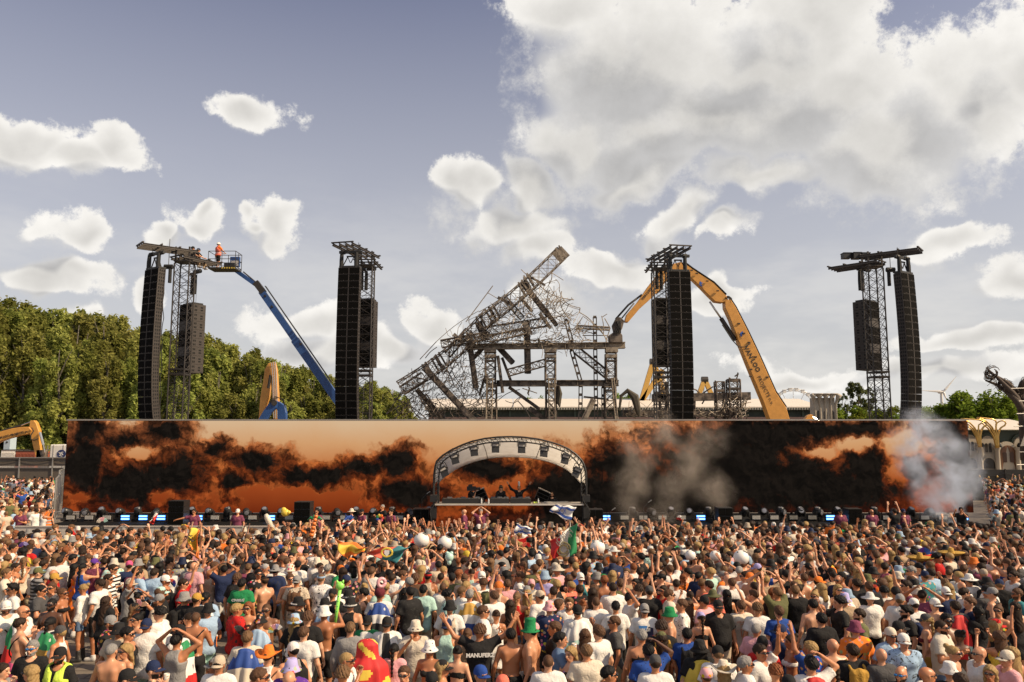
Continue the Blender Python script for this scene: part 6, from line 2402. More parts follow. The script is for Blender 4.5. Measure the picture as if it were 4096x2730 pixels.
def raw_head(h=.0095):
 def mk():
  v, f = surface_net(head_fn, (-.12, -.15, 1.47), (.12, .16, 1.78), h)
  t = np.ones((len(v), 3), np.float32)
  x, y, z = v.T
  fr = y > .055
  eye = fr & (np.abs(np.abs(x) - .031) < .015) & (np.abs(z - 1.641) < .009)
  brow = fr & (np.abs(np.abs(x) - .031) < .022) & (np.abs(z - 1.664) < .006)
  lip = (y > .07) & (np.abs(x) < .026) & (np.abs(z - 1.566) < .010)
  chk = fr & (np.abs(np.abs(x) - .045) < .022) & (np.abs(z - 1.60) < .02)
  t[chk] = (1.06, .90, .86)
  t[eye] = (.16, .14, .13)
  t[brow] = (.30, .24, .2)
  t[lip] = (.85, .52, .48)
  return v, f, t
 return raw(('head', h), mk)
def raw_hand(pose, h=.0075):
 def mk():
  P = [rc((-.018, 0, .015), (-.020, .004, .075), .020, .019, .72), rc((.012, 0, .015), (.016, .004, .078), .020, .019, .72), rc((0, 0, -.02), (0, 0, .03), .027, .024, .8)]
  curl = {'open': 8, 'rel': 26, 'grip': 68}[pose]
  for i, (x, L, sp) in enumerate(((-.030, .060, 9), (-.010, .078, 3), (.011, .082, -2), (.031, .070, -8))):
   a = R(curl)
   s = math.sin(R(sp)) * (-1 if pose == 'open' else -.3)
   p0 = np.array([x, .004, .082])
   p1 = p0 + np.array([s * .4 * L, math.sin(a * .6) * L * .45, math.cos(a * .6) * L * .45])
   p2 = p1 + np.array([s * .35 * L, math.sin(a * 1.5) * L * .32, math.cos(a * 1.5) * L * .32])
   p3 = p2 + np.array([s * .25 * L, math.sin(a * 2.2) * L * .26, math.cos(a * 2.2) * L * .26])
   P += [rc(p0, p1, .0098, .0092), rc(p1, p2, .0092, .0085), rc(p2, p3, .0085, .0075)]
  tb = np.array([.034, .006, .022])
  if pose == 'open':
   P += [rc(tb, tb + [.032, .012, .030], .0125, .0105), rc(tb + [.032, .012, .030], tb + [.046, .016, .058], .0105, .0088)]
  else:
   P += [rc(tb, tb + [.018, .028, .030], .0125, .0105), rc(tb + [.018, .028, .030], tb + [.002, .042, .050], .0105, .0088)]
  v, f = surface_net(lambda X, Y, Z: union(P, X, Y, Z, .007), (-.075, -.04, -.045), (.10, .11, .19), h)
  return v, f
 return raw(('hand', pose, h), mk)
def raw_body(sex, arms, legs='stand', h=.021, hh=.0095, hn=.0075):
 def mk():
  P = torso_prims(sex)
  A = arm_prims(sex, arms)
  Lg = leg_prims(sex, legs) + foot_prims(legs)
  nk = [rc((0, -.012, 1.42), (0, -.006, 1.55), .062, .052)]
  def fn(X, Y, Z):
   d = union(P, X, Y, Z, .045)
   d = smin(d, union(nk, X, Y, Z), .03)
   d = smin(d, union(Lg, X, Y, Z, .02), .03)
   return smin(d, union(A, X, Y, Z, .018), .028)
  yh = .66 if legs == 'sit' else .50
  v, f = surface_net(fn, (-.74, -.26, -.04), (.74, yh, 2.0), h)
  t = np.ones((len(v), 3), np.float32)
  hv, hf, ht = raw_head(hh)
  V, Fc, T = [v, hv], [f, hf + len(v)], [t, ht]
  n = len(v) + len(hv)
  for sg, (s, e, w, nm) in skeleton(sex, arms).items():
   qv, qf = raw_hand(HANDPOSE[nm], hn)
   z = (w - e) / np.linalg.norm(w - e)
   ref = np.array([0, 1, 0]) if nm in ('up', 'vv', 'hi', 'dn') else np.array([0, 0, 1])
   if nm == 'dn':
    ref = np.array([-sg, .2, 0])
   if nm in ('hd',):
    ref = np.array([0, 0, -1])
   if nm == 'pt':
    ref = np.array([0, 0, -1])
   y = ref - z * (ref @ z)
   y /= np.linalg.norm(y)
   x = np.cross(y, z)
   qq = qv * (0.98 if sex != 'f' else .88)
   if (sg > 0) != (nm in ('up', 'vv', 'hi')):
    pass
   M = np.stack([x, y, z], 1)
   flip = sg < 0
   if nm in ('up', 'vv', 'hi'):
    flip = not flip
   if flip:
    qq = qq * np.array([-1, 1, 1])
    qf = qf[:, ::-1]
   V.append(w + qq @ M.T)
   Fc.append(qf + n)
   T.append(np.ones((len(qv), 3), np.float32))
   n += len(qv)
  return np.concatenate(V), np.concatenate(Fc), np.concatenate(T)
 return raw(('body', sex, arms, legs, h), mk)
def folds(X, Y, Z, a=.006):
 return a * (np.sin(21 * X + 9 * Z + 2.0 * np.sin(9 * Z + 5 * Y)) * .6 + np.sin(27 * Z + 13 * X + 7 * Y) * .5 + .4 * np.sin(37 * Y - 11 * Z))
def raw_top(typ, sex, arms, h=.02):
 def mk():
  T = torso_prims(sex)
  g = {'t': .022, 'l': .024, 'v': .018, 'k': .007, 'd': .012, 'j': .026, 'c': .018}[typ]
  sleeve = {'t': .66, 'l': 1.85, 'j': .7, 'd': None, 'v': None, 'k': None, 'c': .5}[typ]
  S = arm_prims(sex, arms, .020, sleeve) if sleeve else None
  sk = skeleton(sex, arms)
  hem = {'t': .84, 'l': .80, 'v': .88, 'k': 1.235, 'd': .60, 'j': .82, 'c': 1.08}[typ]
  def fn(X, Y, Z):
   d = union(T, X, Y, Z, .05, g)
   if typ in ('t', 'l', 'j'):
    s = SEX[sex]
    d = smin(d, eval_rc(rc((0, 0, .88), (0, -.005, 1.25), s['hp'] + .022, s['ch'] * .9 + .02, .76), X, Y, Z), .05)
   if typ == 'd':
    d = smin(d, eval_rc(rc((0, -.01, 1.02), (0, -.01, .60), .15, .235, .78), X, Y, Z), .05)
   if typ in ('v', 'k', 'd'):
    # armholes and neckline
    lim = SEX[sex]['sh'] * (.74 if typ != 'k' else .55)
    cut = np.where(Z > 1.33, np.abs(X) - (lim - (Z - 1.33) * .25), -1)
    d = np.maximum(d, cut)
    d = np.maximum(d, -(np.sqrt(X ** 2 + (Y - .06) ** 2 + (Z - 1.46) ** 2) - (.105 if typ != 'k' else .15)))
    if typ == 'k':
     d = np.where(Z > 1.34, np.maximum(d, np.maximum(np.abs(np.abs(X) - .075) - .011, 0.0 * X - 1)), d)
   else:
    d = np.maximum(d, -(np.sqrt(X ** 2 + (Y - .035) ** 2 + (Z - 1.515) ** 2) - .088))
   if S:
    for i, p in enumerate(S):
     e = eval_rc(p, X, Y, Z)
     last = (i % (len(S) // 2)) == len(S) // 2 - 1
     if last:
      dr = (p[1] - p[0]) / np.linalg.norm(p[1] - p[0])
      e = np.maximum(e, (X - p[1][0]) * dr[0] + (Y - p[1][1]) * dr[1] + (Z - p[1][2]) * dr[2])
     d = smin(d, e, .03)
   d = d + folds(X, Y, Z, .0065 if typ != 'k' else 0)
   hm = hem + .012 * np.sin(9 * X + 3) + (.01 * np.sin(17 * Y) if typ != 'k' else 0)
   return np.maximum(d, hm - Z)
  wide = .42 if not (S and arms != 'd') else .70
  if typ in ('v', 'k', 'd'):
   wide = .32
  return surface_net(fn, (-wide, -.30, hem - .06), (wide, .46, 1.95 if S and typ == 'l' else (1.80 if S else 1.52)), h)
 return raw(('top', typ, sex, arms, h), mk)
def raw_bottom(typ, sex, legs='stand', h=.022):
 def mk():
  s = SEX[sex]
  low = {'sh': .52, 'ss': .70, 'sk': .62, 'tr': .10, 'br': .84}[typ]
  Lp = leg_prims(sex, legs, .024 if typ != 'br' else .008, 'thigh' if typ in ('sh', 'ss', 'br') else 'all')
  W = [rc((0, 0, .93), (0, 0, 1.02), s['hp'] + .016, s['wa'] + .022, .76), rc((-.06, -.05, .94), (-.075, -.06, .90), .098, .10), rc((.06, -.05, .94), (.075, -.06, .90), .098, .10)]
  def fn(X, Y, Z):
   d = union(W, X, Y, Z, .04)
   if typ == 'sk':
    d = smin(d, eval_rc(rc((0, -.01, 1.0), (0, -.01, low), .13, .22, .8), X, Y, Z), .05)
   else:
    d = smin(d, union(Lp, X, Y, Z, .012), .03)
   d = d + folds(X, Y, Z, .006)
   top = Z - (1.00 if legs != 'sit' else 1.0)
   d = np.maximum(d, top)
   if legs == 'sit':
    if typ != 'tr':
     d = np.maximum(d, Y - .30)
   else:
    d = np.maximum(d, low + .006 * np.sin(30 * X) - Z)
   return d
  lo_z = low - .06 if legs == 'stand' else .35
  return surface_net(fn, (-.30, -.28, lo_z), (.30, .26 if legs == 'stand' else .62, 1.04), h)
 return raw(('bottom', typ, sex, legs, h), mk)
def raw_shoes(legs='stand', boot=False, h=.018):
 def mk():
  P = foot_prims(legs, .012)
  hh, k, a, t = LEGS[legs]
  if boot:
   P += [rc((sg * a[0], a[1], a[2] + .18), (sg * a[0], a[1], a[2]), .058, .050) for sg in (-1, 1)]
  zt = a[2] + (.18 if boot else .05)
  def fn(X, Y, Z):
   return np.maximum(union(P, X, Y, Z, .02), Z - zt)
  return surface_net(fn, (-.24, a[1] - .16, t[2] - .07), (.24, t[1] + .10, zt + .04), h)
 return raw(('shoes', legs, boot, h), mk)
def raw_hair(typ, h=.0105):
 def mk():
  sc = rc((0, -.012, 1.652), (0, .004, 1.648), .093, .090, 1.06, .82)
  def lump(X, Y, Z, a, f):
   return a * (np.sin(f * X + 3) * np.sin(f * Y * 1.1 + 1) * np.sin(f * Z * .9) + .5 * np.sin(f * 1.9 * X + f * Z))
  def fn(X, Y, Z):
   d = eval_rc(sc, X, Y, Z)
   grow = {'s': .017, 'z': .005, 'c': .036, 'l': .018, 'b': .012, 'p': .012, 'q': .026, 'a': .02}[typ]
   fade = np.where(Y < -.02, 1.585 + (Y + .10) * .5, 1.628 - (Y + .02) * .15 + np.clip(Y - .02, 0, 1) * 1.25)
   d = d - grow * (np.clip((Z - fade) / .06, .25, 1) if typ in ('s', 'q', 'z', 'c') else 1) + (lump(X, Y, Z, .006, 95) if typ in ('s', 'l', 'q', 'a') else (lump(X, Y, Z, .010, 85) if typ == 'c' else 0))
   line = 1.628 - (Y + .02) * .15 + np.clip(Y - .02, 0, 1) * 1.25          # hairline: low at the nape, high over the face
   if typ in ('s', 'z', 'q'):
    line = np.where(Y < -.02, 1.585 + (Y + .10) * .5, line)
   if typ == 'q':
    d = smin(d, eval_rc(rc((0, .05, 1.735), (.02, .085, 1.75), .035, .026, 1, 1.6), X, Y, Z), .02)
   d = np.maximum(d, line - Z)
   if typ in ('l', 'a'):
    L = 1.20 if typ == 'l' else 1.42
    e = eval_rc(rc((0, -.055, 1.66), (0, -.115, L), .075, .060, .62, 1.25), X, Y, Z)
    for sg in (-1, 1):
     e = smin(e, eval_rc(rc((sg * .07, -.02, 1.66), (sg * .09, -.05, L + .12), .030, .026, .9), X, Y, Z), .03)
    e = e + .004 * np.sin(75 * X + 6 * np.sin(14 * Z))
    d = smin(d, e, .02)
   if typ == 'b':
    d = smin(d, eval_rc(rc((0, -.10, 1.735), (0, -.11, 1.74), .042, .042), X, Y, Z), .012) + lump(X, Y, Z, .003, 100)
   if typ == 'p':
    e = eval_rc(rc((0, -.11, 1.68), (0, -.125, 1.26), .034, .018), X, Y, Z) + .006 * np.sin(95 * Z)
    d = smin(d, e, .015)
   return d
  zlo = {'l': 1.10, 'a': 1.33, 'p': 1.20}.get(typ, 1.52)
  return surface_net(fn, (-.16, -.22, zlo), (.16, .15, 1.82), h)
 return raw(('hair', typ, h), mk)
def raw_beard(h=.010):
 def mk():
  def fn(X, Y, Z):
   d = head_fn(X, Y, Z) - .007
   d = np.maximum(d, Z - (1.600 - np.clip(.06 - np.abs(X), 0, 1) * .45))
   d = np.maximum(d, 1.525 - Z)
   d = np.maximum(d, .0 - Y)
   mouth = eval_rc(rc((-.015, .10, 1.566), (.015, .10, 1.566), .013, .013), X, Y, Z)
   return np.maximum(d, -mouth)
  return surface_net(fn, (-.10, -.02, 1.50), (.10, .14, 1.63), h)
 return raw(('beard', h), mk)
def mb_raw(mb):
 """fan a collector's polygons into quads/tris arrays (tri = repeated last index)"""
 f = []
 for fc in mb.f:
  if len(fc) == 4:
   f.append(fc)
  elif len(fc) == 3:
   f.append((fc[0], fc[1], fc[2], fc[2]))
  else:
   for i in range(1, len(fc) - 1):
    f.append((fc[0], fc[i], fc[i + 1], fc[i + 1]))
 return np.array(mb.v, np.float32).reshape(-1, 3), np.array(f, np.int64).reshape(-1, 4)
def raw_hat(typ):
 def mk():
  q = MB()
  n = 18
  if typ in ('cap', 'capb'):
   q.lathe([(.001, 1.772), (.03, 1.771), (.065, 1.755), (.088, 1.72), (.096, 1.68), (.096, 1.655)], n, (0, -.006, 0), .92, 1.10)
   s = 1 if typ == 'cap' else -1
   vs, fs = [], []
   for i in range(9):
    a = R(20 + 140 * i / 8)
    x, y = math.cos(a), math.sin(a)
    for (k, dz) in ((0, .0), (.5, -.002), (1, -.014)):
     vs.append((x * (.088 + .0 * k), s * (y * .104 + k * (.085 * math.sin(a) ** .6)) - .006, 1.662 + dz - .02 * x * x))
   m = len(vs)
   vs += [(x, y, z - .006) for x, y, z in vs]
   for i in range(8):
    for k in range(2):
     a0 = i * 3 + k
     fs += [(a0, a0 + 1, a0 + 4, a0 + 3), (a0 + m, a0 + 3 + m, a0 + 4 + m, a0 + 1 + m)]
    fs.append((i * 3 + 2, i * 3 + 2 + m, i * 3 + 5 + m, i * 3 + 5))
   q.add(vs, fs)
  elif typ == 'buck':
   q.lathe([(.001, 1.782), (.06, 1.782), (.080, 1.772), (.094, 1.70), (.102, 1.67), (.150, 1.625), (.148, 1.618), (.098, 1.655)], n, (0, -.006, 0), .95, 1.08)
  elif typ in ('cow', 'somb', 'straw'):
   br = {'cow': .20, 'somb': .34, 'straw': .19}[typ]
   top = {'cow': 1.81, 'somb': 1.87, 'straw': 1.79}[typ]
   prof = [(.001, top - .02), (.035, top), (.062, top - .01), (.088, 1.72), (.098, 1.682), (br * .6, 1.672), (br, 1.69 if typ != 'straw' else 1.665), (br - .004, 1.68 if typ != 'straw' else 1.657), (br * .6, 1.66), (.094, 1.665)]
   q.lathe(prof, 24, (0, -.006, 0), 1.0, 1.05)
   if typ == 'cow':
    q.v = [(x, y, z + (.9 * max(0, abs(x) - .10) ** 1.3 if z < 1.75 else 0) - (.02 * max(0, abs(y) - .1) / .1 if z < 1.75 else 0)) for x, y, z in q.v]
   if typ == 'somb':
    q.v = [(x, y, z + (.55 * max(0, math.hypot(x, y) - .18) ** 1.2 if z < 1.75 else 0)) for x, y, z in q.v]
  elif typ == 'turb':
   q.lathe([(.001, 1.80), (.05, 1.795), (.09, 1.765), (.112, 1.72), (.110, 1.675), (.098, 1.64)], n, (0, -.012, 0), .95, 1.1)
  elif typ == 'beanie':
   q.lathe([(.001, 1.775), (.05, 1.768), (.085, 1.735), (.099, 1.69), (.101, 1.65), (.097, 1.645)], n, (0, -.008, 0), .92, 1.1)
  elif typ == 'band':
   q.lathe([(.097, 1.712), (.102, 1.70), (.101, 1.675), (.095, 1.67)], n, (0, -.006, 0), .92, 1.08)
  elif typ == 'tall':
   q.lathe([(.001, 1.87), (.085, 1.87), (.085, 1.85), (.092, 1.68), (.15, 1.672), (.148, 1.664), (.092, 1.665)], n, (0, -.006, 0), .98, 1.08)
  elif typ == 'helm':
   q.lathe([(.001, 1.80), (.06, 1.79), (.10, 1.755), (.115, 1.70), (.118, 1.665), (.13, 1.655), (.11, 1.655)], n, (0, -.006, 0), .95, 1.1)
  elif typ == 'mohawk':
   q.lathe([(.001, 1.93), (.05, 1.91), (.062, 1.84), (.05, 1.76), (.06, 1.72), (.05, 1.69)], 12, (0, -.0, 0), .8, 1.5)
  return mb_raw(q)
 return raw(('hat', typ), mk)
def raw_misc(typ):
 def mk():
  q = MB()
  if typ == 'glasses':
   for sg in (-1, 1):
    q.tube([(sg * .056, .096, 1.640), (sg * .046, .104, 1.646), (sg * .020, .107, 1.644), (sg * .012, .106, 1.64)], [.012, .019, .019, .010], 6)
    q.bar((sg * .058, .094, 1.648), (sg * .082, -.01, 1.640), .006, .010)
   q.bar((-.016, .108, 1.648), (.016, .108, 1.648), .006, .007)
  elif typ == 'pack':
   P = [rc((-.085, -.21, 1.10), (-.085, -.20, 1.36), .075, .065), rc((.085, -.21, 1.10), (.085, -.20, 1.36), .075, .065), rc((0, -.22, 1.09), (0, -.21, 1.38), .08, .07), rc((-.06, -.285, 1.10), (.06, -.285, 1.10), .045, .045),
                 rc((-.06, -.275, 1.20), (.06, -.275, 1.20), .035, .035)]
   for sg in (-1, 1):
    P += [rc((sg * .11, -.16, 1.42), (sg * .10, .0, 1.495), .024, .024), rc((sg * .10, .0, 1.495), (sg * .12, .13, 1.34), .024, .024), rc((sg * .12, .13, 1.34), (sg * .17, .02, 1.12), .022, .02)]
   return surface_net(lambda X, Y, Z: union(P, X, Y, Z, .025), (-.22, -.36, .98), (.22, .18, 1.54), .02)
  elif typ in ('sling', 'string'):
   pts = []
   for k in range(17):
    a = 2 * math.pi * k / 16
    z = 1.24 + .24 * math.sin(a)
    pts.append((math.cos(a) * (.20 if abs(math.cos(a)) > .3 else .18), math.cos(a + 1.57) * 0, z))
   ring = []
   for k in range(21):
    a = 2 * math.pi * k / 20
    x = .185 * math.cos(a)
    y = .150 * math.sin(a)
    z = 1.24 + .22 * math.cos(a)
    ring.append((x, y, z))
   q.tube(ring, .014, 4)
   if typ == 'sling':
    q.box((-.19, .06, 1.00), (.07, .20, .15))
   else:
    q.box((0, -.20, 1.20), (.20, .09, .26))
  elif typ == 'cup':
   q.lathe([(.001, 0), (.030, 0), (.042, .13), (.039, .13), (.029, .012)], 10)
  return mb_raw(q)
 return raw(('misc', typ), mk)
def raw_cape(n_s=28, n_v=14, length=.78):
 """flag worn over the shoulders, covering the back"""
 def mk():
  vs = []
  for j in range(n_v + 1):
   t = j / n_v
   z = 1.485 - length * t
   for i in range(n_s + 1):
    s = i / n_s * 2 - 1
    a = s * (1.62 - .25 * t)
    wob = 1 + (.05 + .10 * t) * math.sin(i * 1.25 + 2.0 * t) + .04 * math.sin(i * .6 + j * .7)
    rx = (.17 + .10 * min(1, t * 4) + .05 * t) * wob
    ry = (.115 + .07 * min(1, t * 3) + .05 * t) * wob
    drop = -.07 * abs(s) ** 2 * (1 - t) + .03 * math.cos(a * 2)
    vs.append((rx * math.sin(a), -ry * math.cos(a) - .01, z + drop))
  f = []
  for j in range(n_v):
   for i in range(n_s):
    a = j * (n_s + 1) + i
    f.append((a, a + 1, a + n_s + 2, a + n_s + 1))
  return np.array(vs, np.float32), np.array(f, np.int64)
 return raw(('cape', n_s, n_v, length), mk)
def arrays_mesh(name, v, f, mats, smooth=True, tint=None, mi=None):
 me = bpy.data.meshes.new(name)
 f = np.asarray(f)
 tri = f[:, 2] == f[:, 3]
 ln = np.where(tri, 3, 4)
 loops = np.concatenate([r[:k] for r, k in zip(f, ln)]) if tri.any() else f.ravel()
 me.vertices.add(len(v))
 me.vertices.foreach_set('co', np.asarray(v, np.float32).ravel())
 me.loops.add(len(loops))
 me.loops.foreach_set('vertex_index', loops)
 me.polygons.add(len(f))
 me.polygons.foreach_set('loop_start', np.concatenate([[0], np.cumsum(ln)[:-1]]))
 for m in mats:
  me.materials.append(m)
 if mi is not None:
  me.polygons.foreach_set('material_index', mi)
 me.polygons.foreach_set('use_smooth', np.full(len(f), smooth))
 me.update(calc_edges=True)
 if tint is not None:
  a = me.color_attributes.new('tint', 'FLOAT_COLOR', 'POINT')
  a.data.foreach_set('color', np.concatenate([tint, np.ones((len(v), 1), np.float32)], 1).ravel())
 return me
# ------------------------------------------------------------------ people: materials
def person_mats(src):
 """src 'obj': colours come from the object; src 'inst': from the crowd points' attributes"""
 out_ = {}
 def colour(t, attr):
  if src == 'obj':
   return t.n('ShaderNodeObjectInfo').outputs['Color']
  a = t.n('ShaderNodeAttribute')
  a.attribute_type = 'INSTANCER'
  a.attribute_name = attr
  return a.outputs['Color']
 def rand(t):
  return t.n('ShaderNodeObjectInfo').outputs['Random']
 m, t, out = new_mat('skin_' + src)
 b = t.n('ShaderNodeBsdfPrincipled')
 a = t.n('ShaderNodeAttribute')
 a.attribute_name = 'tint'
 tc = t.n('ShaderNodeTexCoord')
 c = t.mix(1.0, colour(t, 'skin'), a.outputs['Color'], 'MULTIPLY')
 n = t.noise(tc.outputs['Object'], 9.0, 3, 0.6)
 c = t.mix(t.mr(n, 0.4, 0.75, 0, 0.35), c, t.mix(1.0, c, (1.05, 0.78, 0.70), 'MULTIPLY'))
 t.put(b.inputs['Base Color'], c)
 b.inputs['Roughness'].default_value = 0.42
 b.inputs['Specular IOR Level'].default_value = 0.45
 t.put(out.inputs[0], b.outputs[0])
 out_['skin'] = m
 for name, attr in (('cloth', 'top'), ('pants', 'bottom')):
  m, t, out = new_mat(name + '_' + src)
  b = t.n('ShaderNodeBsdfPrincipled')
  tc = t.n('ShaderNodeTexCoord')
  n = t.noise(tc.outputs['Object'], 6.0, 4, 0.6)
  c = t.mix(n, t.mix(1.0, colour(t, attr), (.82,) * 3, 'MULTIPLY'), colour(t, attr))
  t.put(b.inputs['Base Color'], c)
  b.inputs['Roughness'].default_value = 0.85
  b.inputs['Specular IOR Level'].default_value = 0.2
  bp = t.n('ShaderNodeBump')
  bp.inputs['Strength'].default_value = 0.5
  bp.inputs['Distance'].default_value = 0.03
  t.put(bp.inputs['Height'], t.noise(tc.outputs['Object'], 13.0, 3, 0.5, 1.5))
  t.put(b.inputs['Normal'], bp.outputs[0])
  t.put(out.inputs[0], b.outputs[0])
  out_[name] = m
 # printed cloth: blotches, flowers or stripes over the base colour
 for pat in ('floral', 'stripe', 'leopard', 'palm', 'check'):
  m, t, out = new_mat('cloth_%s_%s' % (pat, src))
  b = t.n('ShaderNodeBsdfPrincipled')
  tc = t.n('ShaderNodeTexCoord')
  O = t.v('ADD', tc.outputs['Object'], t.v('SCALE', (3.1, 1.7, 2.3), s=rand(t)))
  base = colour(t, 'top')
  if pat == 'floral':
   vd = t.voro(O, 13.0)
   vc = t.voro(O, 13.0, out='Color')
   hs = t.n('ShaderNodeHueSaturation')
   hs.inputs['Saturation'].default_value = 1.15
   hs.inputs['Value'].default_value = 0.75
   t.put(hs.inputs['Color'], t.mix(0.55, vc, (0.75, 0.22, 0.06)))
   k = t.mr(t.m('ADD', vd, t.m('MULTIPLY', t.noise(O, 30, 3), 0.3)), 0.46, 0.56, 1, 0)
   c = t.mix(k, base, hs.outputs[0])
  elif pat == 'stripe':
   sep = t.n('ShaderNodeSeparateXYZ')
   t.put(sep.inputs[0], tc.outputs['Object'])
   w = t.m('SINE', t.m('MULTIPLY', sep.outputs[2], 75.0))
   c = t.mix(t.mr(w, -0.1, 0.1), base, (0.03, 0.028, 0.027))
  elif pat == 'check':
   w = t.n('ShaderNodeTexChecker')
   t.put(w.inputs[0], O)
   w.inputs['Scale'].default_value = 30
   c = t.mix(t.m('MULTIPLY', w.outputs['Fac'], 0.7), base, (0.05, 0.04, 0.035))
  elif pat == 'leopard':
   vd = t.voro(O, 22.0)
   c = t.mix(t.mr(t.m('ADD', vd, t.m('MULTIPLY', t.noise(O, 25, 3), 0.25)), 0.30, 0.36, 1, 0), base, (0.02, 0.02, 0.025))
  else:
   n = t.noise(O, 16.0, 4, 0.7, 1.0)
   c = t.mix(t.mr(n, 0.56, 0.60), base, (0.045, 0.045, 0.04))
  t.put(b.inputs['Base Color'], c)
  b.inputs['Roughness'].default_value = 0.85
  b.inputs['Specular IOR Level'].default_value = 0.2
  t.put(out.inputs[0], b.outputs[0])
  out_[pat] = m
 m, t, out = new_mat('hair_' + src)
 b = t.n('ShaderNodeBsdfPrincipled')
 tc = t.n('ShaderNodeTexCoord')
 mp = t.v('MULTIPLY', tc.outputs['Object'], (60, 60, 8))
 c = t.mix(t.noise(mp, 1.0, 3, 0.6), t.mix(1.0, colour(t, 'head'), (.30,) * 3, 'MULTIPLY'), t.mix(1.0, colour(t, 'head'), (1.15,) * 3, 'MULTIPLY'))
 t.put(b.inputs['Base Color'], c)
 b.inputs['Roughness'].default_value = 0.6
 b.inputs['Specular IOR Level'].default_value = 0.18
 bp = t.n('ShaderNodeBump')
 bp.inputs['Strength'].default_value = 0.6
 bp.inputs['Distance'].default_value = 0.01
 t.put(bp.inputs['Height'], t.noise(mp, 1.4, 3, 0.7))
 t.put(b.inputs['Normal'], bp.outputs[0])
 t.put(out.inputs[0], b.outputs[0])
 out_['hair'] = m
 return out_
PM = person_mats('obj')
PI_ = person_mats('inst')
SHOE = mat('shoe_white', (0.5, 0.48, 0.45), 0.6)
SHOEB = mat('shoe_black', (0.03, 0.028, 0.026), 0.5)
SHADES = mat('sunglass_black', (0.008, 0.008, 0.01), 0.08, spec=0.8)
SHADESB = mat('sunglass_blue_mirror', (0.05, 0.22, 0.5), 0.08, 0.6)
COLS = dict(white=(.74, .71, .66), cream=(.66, .58, .46), beige=(.52, .42, .31), tan=(.42, .30, .19), grey=(.26, .25, .24), dgrey=(.075, .072, .072), black=(.018, .017, .017), navy=(.018, .028, .075), blue=(.022, .065, .27),
   lblue=(.34, .47, .62), teal=(.05, .22, .24), mint=(.42, .62, .55), green=(.02, .22, .075), dgreen=(.012, .07, .035), olive=(.13, .13, .055), yellow=(.70, .50, .06), mustard=(.48, .27, .05), orange=(.80, .20, .03), coral=(.75, .17, .11),
   pink=(.72, .36, .38), dpink=(.62, .10, .22), red=(.52, .02, .018), maroon=(.13, .022, .03), purple=(.11, .035, .26), lilac=(.40, .36, .62), brown=(.12, .06, .032), dbrown=(.05, .028, .018), hair=(.035, .02, .012), black_hair=(.012, .010, .009),
   blond=(.42, .27, .11), lbrown=(.19, .105, .05), red_hair=(.26, .085, .03), greyh=(.30, .28, .26), silver=(.5, .48, .46), gold=(.45, .27, .06), denim=(.13, .20, .32), hiviz=(.62, .82, .10), wine=(.20, .05, .09), khaki=(.36, .29, .18),
   lime=(.30, .75, .12), skinpale=(.5, .3, .2))
CNAME = dict(lblue='light blue', dgrey='charcoal', dgreen='dark green', dpink='hot pink', black_hair='black', lbrown='light brown', red_hair='reddish', greyh='grey', hair='dark brown', dbrown='dark brown', hiviz='bright yellow', wine='maroon', lime='lime green')
SKINS = [(.54, .265, .145), (.50, .225, .112), (.60, .32, .19), (.45, .19, .088), (.56, .285, .165), (.37, .15, .068)]
SKIN_DARK = (.095, .043, .024)
SKIN_BROWN = (.21, .095, .047)
MESHES = {}
def pmesh(key, name, getter, material, tint=False):
 if key not in MESHES:
  g = getter()
  MESHES[key] = arrays_mesh(name, g[0], g[1], [material], True, g[2] if tint else None)
 return MESHES[key]
def dress_part(name, me, parent, col, material=None, loc=None):
 o = link(name, me, parent, loc)
 o.color = (*col, 1)
 if material is not None:
  o.material_slots[0].link = 'OBJECT'
  o.material_slots[0].material = material
 return o
HAT_NAMES = dict(cap='cap', capb='backwards cap', buck='bucket hat', cow='cowboy hat', somb='sombrero', straw='straw hat', turb='turban', beanie='headscarf', band='headband', tall='tall hat', helm='safety helmet', mohawk='tall hair')
HAIR_NAMES = dict(s='short hair', z='cropped hair', c='curly hair', l='long hair', b='hair in a bun', p='ponytail', q='swept hair', a='bobbed hair')
TOP_NAMES = dict(t='t-shirt', l='long-sleeved shirt', v='sleeveless top', k='strappy bikini top', d='dress', j='loose short-sleeved shirt', c='cropped t-shirt')
def cname(c):
 return CNAME.get(c, c)
